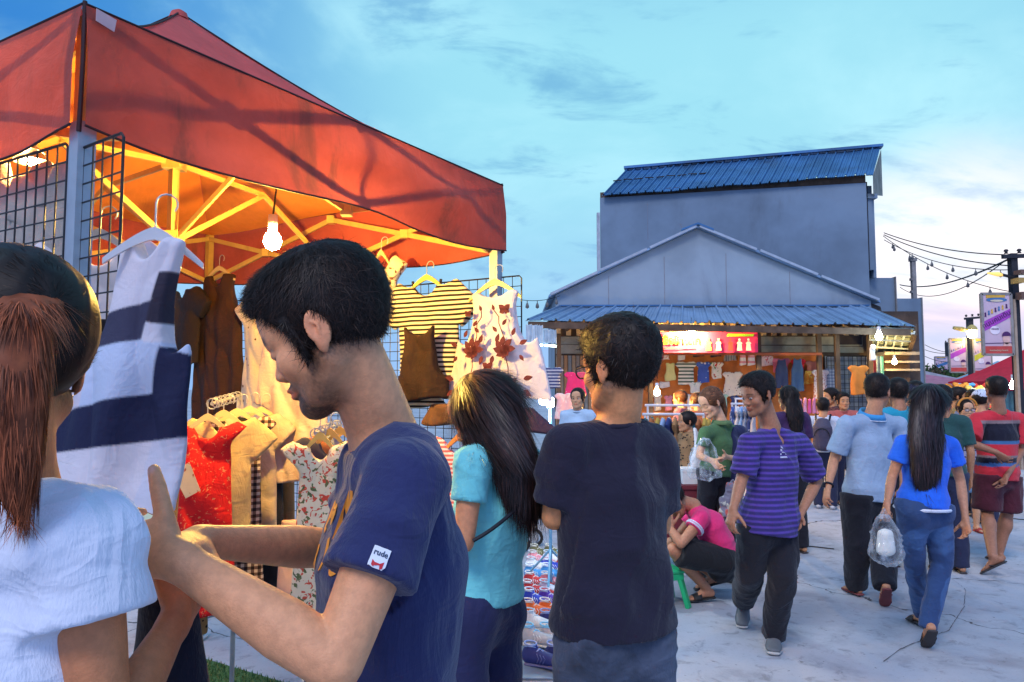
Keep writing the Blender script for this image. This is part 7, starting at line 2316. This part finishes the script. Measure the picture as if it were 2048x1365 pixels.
    b6, J6, I6 = person('man in a pale blue grey polo shirt and black trousers walking away', lb, D(-6), 1.68, 'man',
        W=dict(head=P(1755, 785, 5.32), shL=P(1692, 850, 5.30), shR=P(1795, 850, 5.42), elL=P(1668, 920, 5.34), wrL=P(1656, 975, 5.22), elR=P(1810, 920, 5.42), wrR=P(1806, 975, 5.30),
               hipL=P(1713, 990, 5.3), hipR=P(1758, 990, 5.38), knL=P(1715, 1080, 5.36), anL=P(1712, 1163, 5.5), knR=P(1766, 1078, 5.36), anR=P(1770, 1160, 5.16)),
        res=.0115, hres=.0058, skin=(.46, .24, .16), head=(D(-40), D(5), 0), hair=dict(kind='short', m=hb, th=.012, n=2500, ln=.02, lift=.003, wd=.0016, h=.0075, amp=.004), face=dict(eyes='open'),
        feet=dict(L=(-.1, 1, -.05), R=(.25, .7, -.75)), hands=dict(L=dict(curl=.45)), build=1.08,
        top=dict(m=cloth('pale blue grey pique', (.30, .40, .52)), loose=.020, sleeve=.80, amp=.010, fr=(9, 9, 3.5), cuff=1.15, hem=.07,
                 collar=dict(m=cloth('bright blue knit', (.05, .30, .60)), line=mat('white knit line', (.7, .75, .8), .8), h=.040)),
        bottom=dict(m=cloth('black trousers cloth'), loose=.022, wide=1.15, amp=.012, fr=(9, 9, 4)), shoes=dict(kind='sandal', m=mat('maroon rubber', (.20, .05, .05), .6), strap='thong'))
    rb = np.array((lb[0], lb[1], 0)); a = nrm(J6['wrL'] - J6['elL']); s1 = nrm(np.cross(a, (0, 1, 0))); s2 = np.cross(a, s1); c0 = J6['wrL'] - a * .02
    mb = MB(); mb.tube([c0 + (s1 * math.cos(t) + s2 * math.sin(t)) * .030 for t in np.linspace(0, 6.283, 17)], .008, 6, cap=False); mb.box(c0 + (-.045, -.016, -.016), c0 + (-.028, .016, .016))
    mb.build('wristwatch', mat('black strap'), b6)

    # ---- woman in the bright blue T-shirt
    lw = np.array((2.50, 4.35))
    hw = dict(kind='long', m=M_HAIR('glossy long hair', (.014, .008, .010), .40, .45), th=.012, n=5000, ln=.12, lift=.004, wd=.0013, h=.009, amp=.006, jit=.06,
              locks=[([P(1853, 800, 4.27), P(1853, 870, 4.22), P(1852, 930, 4.22), P(1850, 972, 4.24)], [.085, .098, .090, .045], [.05, .045, .035, .02])], side=(1, 0, 0))
    b7, J7, I7 = person('woman with waist-long black hair in a bright blue T-shirt and jeans carrying a plastic bag', lw, D(-8), 1.58, 'woman',
        W=dict(head=P(1862, 812, 4.30), neck=P(1858, 866, 4.34), shL=P(1808, 888, 4.30), shR=P(1898, 890, 4.40), elL=P(1784, 955, 4.32), wrL=P(1774, 1008, 4.20), elR=P(1921, 962, 4.42), wrR=P(1931, 1040, 4.32),
               hipL=P(1822, 1015, 4.3), hipR=P(1870, 1015, 4.36), knL=P(1828, 1120, 4.42), anL=P(1842, 1214, 4.78), knR=P(1884, 1125, 4.38), anR=P(1856, 1228, 4.34)),
        res=.011, hres=.0058, skin=(.42, .22, .15), head=(D(-52), D(8), 0), hair=hw, face=dict(eyes='open'),
        feet=dict(L=(0, 1, -.1), R=(.2, .75, -.72)), hands=dict(L=dict(curl=1.0), R=dict(curl=.5)), build=.98,
        top=dict(m=cloth('bright blue jersey', (.015, .13, .72)), loose=.016, sleeve=.55, amp=.010, fr=(8, 8, 5), cuff=1.1, hem=.03),
        bottom=dict(m=cloth('mid blue denim', pat=p_blots((.025, .06, .16), (.045, .11, .26), 3.2, .5), rough=.85), loose=.010, wide=.95, amp=.009, fr=(8, 8, 10)), shoes=dict(kind='sandal', m=mat('dark rubber', (.05, .045, .045), .6), strap='wide'))
    mb = MB(); dn = nrm(J7['pelvis'] - J7['waist']); sdh = nrm(J7['hipR'] - J7['hipL']); f7 = I7['fwd']; c0 = J7['pelvis'] + dn * .034
    mb.tube([c0 + sdh * .170 * math.cos(t) + f7 * .128 * math.sin(t) for t in np.linspace(0, 6.283, 33)], .010, 6, cap=False)
    mb.build('undershirt_hem', cloth('white jersey'), I7['shirt'])
    bagf('clear white plastic bag of groceries hanging from the blue shirt woman\'s hand', P(1769, 1022, 4.14), .15, .26, (.62, .68, .74), alpha=.30, d=.06, contents=mat('white food box', (.7, .72, .66), .5))

    # ---- man in the red striped shirt
    def redcol(V):
        z = V[:, 2]; c = np.tile(np.array((.62, .030, .045)), (len(V), 1))
        def band(a, b_, col, m=None):
            k = (z > a) & (z < b_)
            if m is not None: k &= m
            c[k] = col
        tor = (np.abs(V[:, 0] - V[:, 0].mean()) < .20)
        band(1.245, 1.275, (.25, .17, .17), tor); band(1.09, 1.245, (.010, .010, .022), tor); band(1.065, 1.095, (.05, .16, .33), tor)
        band(.90, .95, (.010, .010, .022)); band(.870, .90, (.05, .13, .30)); band(.945, .965, (.25, .17, .17))
        return c
    lr = np.array((4.38, 6.45))
    b8, J8, I8 = person('man with a hand behind his back in a red shirt banded black and blue', lr, D(-4), 1.68, 'man',
        W=dict(head=P(1993, 783, 6.42), shL=P(1956, 840, 6.42), shR=P(2034, 840, 6.5), elL=P(1938, 886, 6.34), wrL=P(1992, 905, 6.22), elR=P(2044, 900, 6.5), wrR=P(2012, 955, 6.26),
               hipL=P(1976, 950, 6.42), hipR=P(2012, 950, 6.48), knL=P(1974, 1025, 6.42), anL=P(1984, 1082, 6.05), knR=P(2014, 1028, 6.5), anR=P(1998, 1096, 6.52)),
        res=.0125, hres=.007, skin=(.30, .15, .105), head=(D(-12), D(2), 0), hair=dict(kind='short', m=hb, th=.008, n=1200, ln=.015, lift=.003, wd=.0018, h=.009, amp=.003), build=1.05,
        feet=dict(L=(-.5, .6, -.55), R=(.0, 1, -.05)), hands=dict(L=dict(curl=.5), R=dict(curl=.4)),
        top=dict(m=cloth('banded red jersey', attr=True), col=redcol, loose=.026, sleeve=.78, amp=.010, cuff=1.2, hem=.07, fr=(8, 8, 4), h=.010),
        bottom=dict(m=cloth('maroon shorts cloth', (.075, .012, .022)), len=.46, loose=.028, wide=1.12, amp=.012), shoes=dict(kind='sandal', m=mat('dark rubber'), strap='thong'))

    # ---- crouching man in pink
    lc = np.array((1.47, 5.35))
    pk = cloth('hot pink jersey', (.80, .035, .17))
    b9, J9, I9 = person('crouching man in a hot pink shirt and black shorts', lc, D(84), 1.66, 'man',
        W=dict(head=P(1348, 1002, 5.28), neck=P(1386, 1012, 5.33), shL=P(1404, 1038, 5.17), shR=P(1392, 1030, 5.52), elL=P(1362, 1088, 5.08), wrL=P(1340, 1056, 5.16), elR=P(1352, 1078, 5.52), wrR=P(1334, 1040, 5.36),
               chest=P(1418, 1052, 5.34), waist=P(1438, 1086, 5.34), pelvis=P(1444, 1112, 5.34), hipL=P(1440, 1120, 5.24), hipR=P(1438, 1118, 5.46), knL=P(1346, 1100, 5.16), anL=P(1412, 1168, 5.34), knR=P(1340, 1088, 5.55), anR=P(1424, 1158, 5.62)),
        res=.0105, hres=.006, skin=(.42, .21, .14), head=(D(95), D(58), 0), hair=dict(kind='short', m=hb, th=.010, n=1500, ln=.018, lift=.003, wd=.0015, h=.0075, amp=.004), face=dict(eyes='down'),
        feet=dict(L=(-.99, -.12, -.10), R=(-.95, .1, -.28)), hands=dict(L=dict(dir=P(1332, 1012, 5.2) - P(1340, 1056, 5.16), curl=.5), R=dict(curl=.6)),
        top=dict(m=pk, loose=.016, sleeve=.42, amp=.009, cuff=1.15, hem=.02, fr=(8, 8, 6)),
        bottom=dict(m=cloth('black shorts cloth', (.012, .012, .014)), len=.44, loose=.022, wide=1.1, amp=.010, nocut=True), shoes=dict(kind='sandal', m=mat('black rubber slipper', (.03, .03, .03), .6)))
    for k, (u0, w_) in enumerate(((.32, .0055), (.38, .0055))):
        ta = J9['elL'] - J9['shL']; c0 = J9['shL'] + ta * u0; t_ = nrm(ta); s1 = nrm(np.cross(t_, (0, 0, 1))); s2 = np.cross(t_, s1)
        mb = MB(); mb.tube([c0 + (s1 * math.cos(t) + s2 * math.sin(t)) * (.0655 + .001 * k) for t in np.linspace(0, 6.283, 21)], .0058, 6, cap=False); mb.build('sleeve_stripe', cloth('white jersey'), I9['shirt'])
    rc = np.array((lc[0], lc[1], 0)); c0 = P(1378, 1064, 5.10) - rc
    o = thai('chest_lettering', 'N', .05, cloth('white jersey'), I9['shirt'], (0, 0, 0), bold=.003, ext=0)
    o.matrix_basis = frame_m(c0, np.array((1.0, 0, 0)), np.array((0, 0, 1.0))); snap(o, I9['shirt'], .003)

    # ---- woman in the green polo
    lg = np.array((1.66, 5.9))
    brn = M_HAIR(c=(.13, .055, .025))
    tg = (0, -.10, .03)
    HTg = P(1422, 806, 5.86); HRg = rot(D(112), D(26), 0); tpg = HTg + HRg @ np.array(tg)
    b10, J10, I10 = person('young woman with a light brown ponytail in a dark green polo and navy cardigan', lg, D(150), 1.60, 'woman',
        W=dict(head=HTg, shR=P(1411, 866, 5.80), shL=P(1477, 866, 5.98), elR=P(1398, 912, 5.78), wrR=P(1424, 922, 5.62), elL=P(1490, 922, 5.96), wrL=P(1452, 914, 5.70), hipR=(1.60, 5.87, .88), hipL=(1.76, 5.95, .88)),
        res=.012, hres=.0058, skin=(.60, .36, .26), head=(D(112), D(26), 0), build=.92, face=dict(eyes='down', lip=(.5, .14, .13)),
        hair=dict(kind='pony', m=brn, th=.010, n=2500, ln=.03, lift=.003, wd=.0013, h=.0075, tie=tg, amp=.003, band=mat('dark hair tie', (.05, .03, .03), .6), bandr=.018,
                  locks=[([tpg, tpg + (.03, .01, -.04), tpg + (.05, .03, -.13), tpg + (.055, .03, -.22)], [.018, .03, .032, .012], [.016, .024, .024, .01])]),
        top=dict(m=cloth('dark green pique', (.07, .155, .06)), loose=.012, sleeve=.6, hem=.06, amp=.008, collar=dict(m=cloth('olive knit', (.10, .17, .07)), h=.034)),
        bottom=dict(m=cloth('black trousers cloth')), shoes=dict(kind='shoe', m=cloth('dark shoe', (.03, .03, .03))))
    # cardigan over her left side
    S = Solid(); s_ = 1.60 / 1.7; bb = .92
    sideS = I10['side']; fw = I10['fwd']
    S.loft([J10['pelvis'] + (0, 0, -.10), J10['waist'], J10['chest'], J10['top'] - (0, 0, .01)], [.185, .150, .160, .128], [.150, .118, .125, .084], side=tuple(sideS), k=.03, flat=(True, False))
    S.loft([J10['shL'], J10['elL'], J10['elL'] * .35 + J10['wrL'] * .65], [.062, .052, .044], k=.03, flat=(False, True))
    S.loft([J10['top'] + (J10['shL'] - J10['top']) * .3, J10['shL']], [.06, .062], k=.03)
    S.ell(J10['top'] + fw * .02 + (0, 0, .08), (.075, .09, .11), op='-', k=.01)
    S.cut(J10['chest'] + sideS * -.015, sideS + fw * .25, k=.01)
    V, F = S.mesh(.010); N = vert_normals(V, F); V = V + N * (.010 * (ridge(V * np.array((9, 9, 4))) - .5))[:, None]
    link_mesh('cardigan', np_mesh('cardigan', V, F), cloth('navy knit', (.018, .022, .07)), b10)
    bagf('crumpled silver clear plastic bag held in front of the green polo woman', P(1408, 878, 5.60), .24, .28, (.60, .64, .70), alpha=.5, seed=3, d=.06)
    bagf('floral grey shoulder bag hanging at the green polo woman\'s side', P(1466, 962, 5.72), .20, .28, (.3, .3, .3), parent_mat=mat('floral bag cloth', pat=p_blots((.16, .15, .20), (.45, .10, .08), 14, .56, (.4, .4, .35)), rough=.8), name='shoulder_bag', seed=6, d=.06)
    q = P(1402, 850, 6.15); garment('white sleeveless vest on display left of the green polo woman', 'vest', 'tank', q, .20, .42, .2, mat('white cotton', (.62, .60, .62)), vox=.014, name='display_vest', neck=.05)
    q = P(1401, 938, 6.1); m = MB(); m.box((-.14, -.10, 0), (.14, .10, .12)); m.box((-.145, -.105, .10), (.145, .105, .125)); 
    q2 = P(1396, 970, 6.0)
    tb = empty('display_table', (q2[0], 6.15, 0), 'dark red clothed table behind the crouching man', 'table')
    tz = q2[2]
    mt = MB(); mt.box((-.30, -.22, tz - .03), (.22, .25, tz)); mt.build('table_top', mat('dark red table cloth', (.14, .02, .03), .8), tb)
    mt = MB(); mt.box((-.29, -.21, .30), (.21, .24, tz - .032)); mt.build('table_skirt', mat('dark red table cloth'), tb)
    for sx, sy in ((-.27, -.19), (.19, -.19), (-.27, .22), (.19, .22)):
        mt = MB(); mt.bar((sx, sy, 0), (sx, sy, .30), .03); mt.build('leg', M_IRON, tb)
    bxo = m.build('white_box', mat('white card', (.62, .64, .66), .6), None, (q2[0] + .02, 6.12, tz + .002)); tag(bxo, 'white lidded box on the dark red table below the silver plastic bag', 'box')

    # ---- people farther back
    def back(label, px, pyh, Y, yaw, H, cat, shirt, pants, hk='short', hd=None, sk=SKIN, shorts=False, hres=.009, res=.017, sleeve=.75, hairm=None, face=None, shoes=('sandal', (.05, .04, .04)), **kw):
        h = P(px, pyh, Y); hx = h
        H2 = (h[2] + .118)      # head origin height -> stature
        h_ = dict(kind=hk, m=hairm or hb, th=.012, n=500, ln=.025, lift=.004, wd=.003, h=hres * 1.1, amp=.004)
        if hk == 'long':
            c = h; r = rot(D(yaw))
            h_['locks'] = [([c + r @ np.array((0, -.06, -.02)), c + r @ np.array((0, -.09, -.15)), c + r @ np.array((0, -.10, -.32))], [.085, .09, .05], [.04, .035, .02])]; h_['side'] = tuple(r[:, 0]); h_['ln'] = .08
        if hk == 'pony': h_['tie'] = (0, -.1, .02)
        hv = hd or (D(yaw), 0, 0)
        return person(label, (h[0], h[1] ), D(yaw), H2, cat, res=res, hres=hres, skin=sk, head=hv, hair=h_, face=face or dict(eyes='open'),
                      top=dict(m=shirt, loose=.02, sleeve=sleeve, amp=.010, hem=.05, h=res * .9), bottom=dict(m=pants, len=.46 if shorts else 1.0, loose=.02),
                      shoes=dict(kind=shoes[0], m=mat('footwear %.2f %.2f' % shoes[1][:2], shoes[1], .6)), **kw)
    dk = cloth('black trousers cloth'); dn_ = cloth('dark blue denim', (.02, .025, .06))
    bk_, JJ, II = back('child in a white shirt with a dark backpack in front of the clothes shop', 1646, 818, 9.4, -28, 1.4, 'child', cloth('white jersey'), dn_, shoes=('shoe', (.5, .5, .52)), res=.015)
    S = Solid(); rz = rot(D(-28)); zc = JJ['chest'][2]
    S.frame(rz, (0, 0, 0)); S.loft([(0, -.17, zc - .20), (0, -.18, zc + .02), (0, -.15, zc + .10)], [.12, .12, .09], [.075, .07, .05], k=.02); S.frame()
    V, F = S.mesh(.012)
    bp = tag(link_mesh('backpack', np_mesh('backpack', V, F), cloth('grey black nylon', (.06, .05, .085), rough=.5), None, tuple(II['root'])), 'dark grey backpack on the white shirted child\'s back', 'backpack')
    mb = MB()
    for s in (-1, 1): mb.tube([rz @ np.array((s * .08, -.12, zc + .12)), rz @ np.array((s * .09, -.02, zc + .19)), rz @ np.array((s * .10, .10, zc + .06))], .012, 6)
    mb.build('strap', mat('black strap'), bp)
    mb = MB(); mb.tube([rz @ np.array((.09 * math.cos(a), -.255, zc - .08 + .10 * math.sin(a))) for a in np.linspace(0, 3.14, 12)], .007, 5); mb.build('piping', mat('black strap'), bp)
    back('man half hidden behind the backpack child looking left', 1664, 797, 9.95, 100, 1.6, 'man', cloth('dark red brown jersey', (.12, .04, .04)), dk, hd=(D(95), 0, 0), sk=(.5, .27, .16))
    back('smiling child facing the camera behind the backpack child', 1686, 806, 9.75, 172, 1.5, 'child', cloth('coral jersey', (.5, .12, .10)), dn_, sk=(.5, .27, .16))
    back('woman with long black hair in a dark plum blouse behind the striding man', 1578, 800, 6.9, 15, 1.6, 'woman', cloth('dark plum jersey', (.05, .02, .08)), dk, 'long')
    back('man in a turquoise shirt just ahead of the pale blue polo man', 1797, 788, 6.4, -5, 1.6, 'man', cloth('turquoise jersey', (.02, .32, .46)), dk, sk=(.4, .2, .13), res=.014)
    bc, Jc, Ic = back('person in a grey shirt and dark cap walking ahead of the blue shirt woman', 1832, 790, 7.4, -5, 1.6, 'man', cloth('grey jersey', (.22, .24, .32)), dn_, res=.015)
    S = Solid().frame(Ic['HR'], Ic['HT'], Ic['HS']); S.ell((0, -.016, .052), (.096, .114, .088), k=.02); S.loft([(0, .07, .055), (0, .16, .045)], [.07, .055], [.012, .008], side=(1, 0, 0), k=.01); S.ell((0, -.01, -.08), (.3, .4, .12), op='-', k=.005)
    tag(link_mesh('cap', np_mesh('cap', *S.mesh(.01)), cloth('navy cap cloth', (.02, .022, .05)), bc), 'dark navy cap')
    back('person in a dark green shirt partly hidden behind the blue shirt woman', 1884, 803, 6.2, -15, 1.6, 'man', cloth('dark green jersey', (.02, .07, .065)), dn_, sk=(.42, .22, .14), res=.013)
    bf, Jf, If = back('person with glasses and an orange headband facing the camera', 1929, 824, 7.9, 176, 1.55, 'woman', cloth('navy striped jersey', pat=p_stripes((.03, .025, .06), (.30, .28, .36), .07, .8, 2, .1)), cloth('pale blue shorts cloth', (.16, .30, .45)), 'bun', shorts=True, shoes=('sandal', (.45, .05, .04)), sk=(.58, .35, .24), hres=.008, res=.014)
    glasses(If, bf)
    S = Solid().frame(If['HR'], If['HT'], If['HS'])
    mb = MB(); mb.tube([If['HT'] + If['HR'] @ np.array((.094 * math.cos(a), .075 * math.sin(a) * 0 + .045, .052 + .078 * math.sin(a))) for a in np.linspace(-.1, 3.24, 20)], .011, 8); mb.build('headband', mat('orange cloth band', (.66, .25, .04), .8), bf, smooth=True)
    back('man looking right under the orange goods', 1914, 797, 9.2, -120, 1.6, 'man', cloth('ochre jersey', (.35, .22, .06)), dk, sk=(.5, .27, .15))
    back('person with dark hair behind the headband person', 1946, 803, 8.9, 160, 1.55, 'man', cloth('grey jersey'), dk, sk=(.5, .27, .15))
    bw, Jw, Iw = back('person in a white cap beside the striped red shirt man', 1962, 803, 8.3, -70, 1.55, 'woman', cloth('pink jersey', (.55, .20, .26)), dn_, 'bun')
    S = Solid().frame(Iw['HR'], Iw['HT'], Iw['HS']); S.ell((0, -.012, .052), (.096, .112, .088), k=.02); S.loft([(0, .07, .055), (0, .15, .045)], [.07, .055], [.012, .008], side=(1, 0, 0), k=.01); S.ell((0, -.01, -.08), (.3, .4, .12), op='-', k=.005)
    tag(link_mesh('cap', np_mesh('cap', *S.mesh(.01)), cloth('white jersey'), bw), 'white cap')
    back('shopper with brown hair and a plum top looking at the clothes rail, farther left', 1362, 800, 10.3, 60, 1.55, 'woman', cloth('purple brown jersey', (.12, .05, .10)), dk, 'bun', sk=(.5, .27, .16), hairm=M_HAIR(c=(.05, .022, .012)))
    back('shopper in an orange top beside the clothes rail', 1394, 806, 10.0, 30, 1.5, 'woman', cloth('orange jersey', (.60, .17, .06)), dk, 'bun', sk=(.5, .27, .16), hairm=M_HAIR(c=(.05, .022, .012)))
    back('vendor in a pale blue shirt behind the man with glasses', 1156, 800, 8.2, 160, 1.55, 'woman', cloth('pale blue cotton', (.38, .52, .66)), dk, 'pony', sk=(.5, .3, .2))
    back('shopper in a leopard print top beside the green polo woman', 1376, 850, 7.4, 100, 1.45, 'woman', mat('leopard cloth', pat=p_dots((.35, .20, .09), (.03, .02, .015), 38, .28), rough=.9), dk, 'bun', sk=(.5, .27, .16), res=.014)
    for k, (px, py, Y, c, yw) in enumerate(((1880, 799, 12.0, (.3, .05, .05), 10), (1812, 801, 12.5, (.45, .42, .4), -10), (1905, 802, 14.0, (.05, .1, .3), 170))):
        back(['distant person in dark red seen from behind in the lane', 'distant person in pale beige seen from behind in the lane', 'distant person in blue coming up the lane'][k], px, py, Y, yw, 1.6, 'man', cloth('far jersey %d' % k, c), dk, res=.022, hres=.012)


build_people()
build_ground()
build_tent()
build_hall()
build_shop()
build_right()
build_stall()
build_shoes()
build_small()
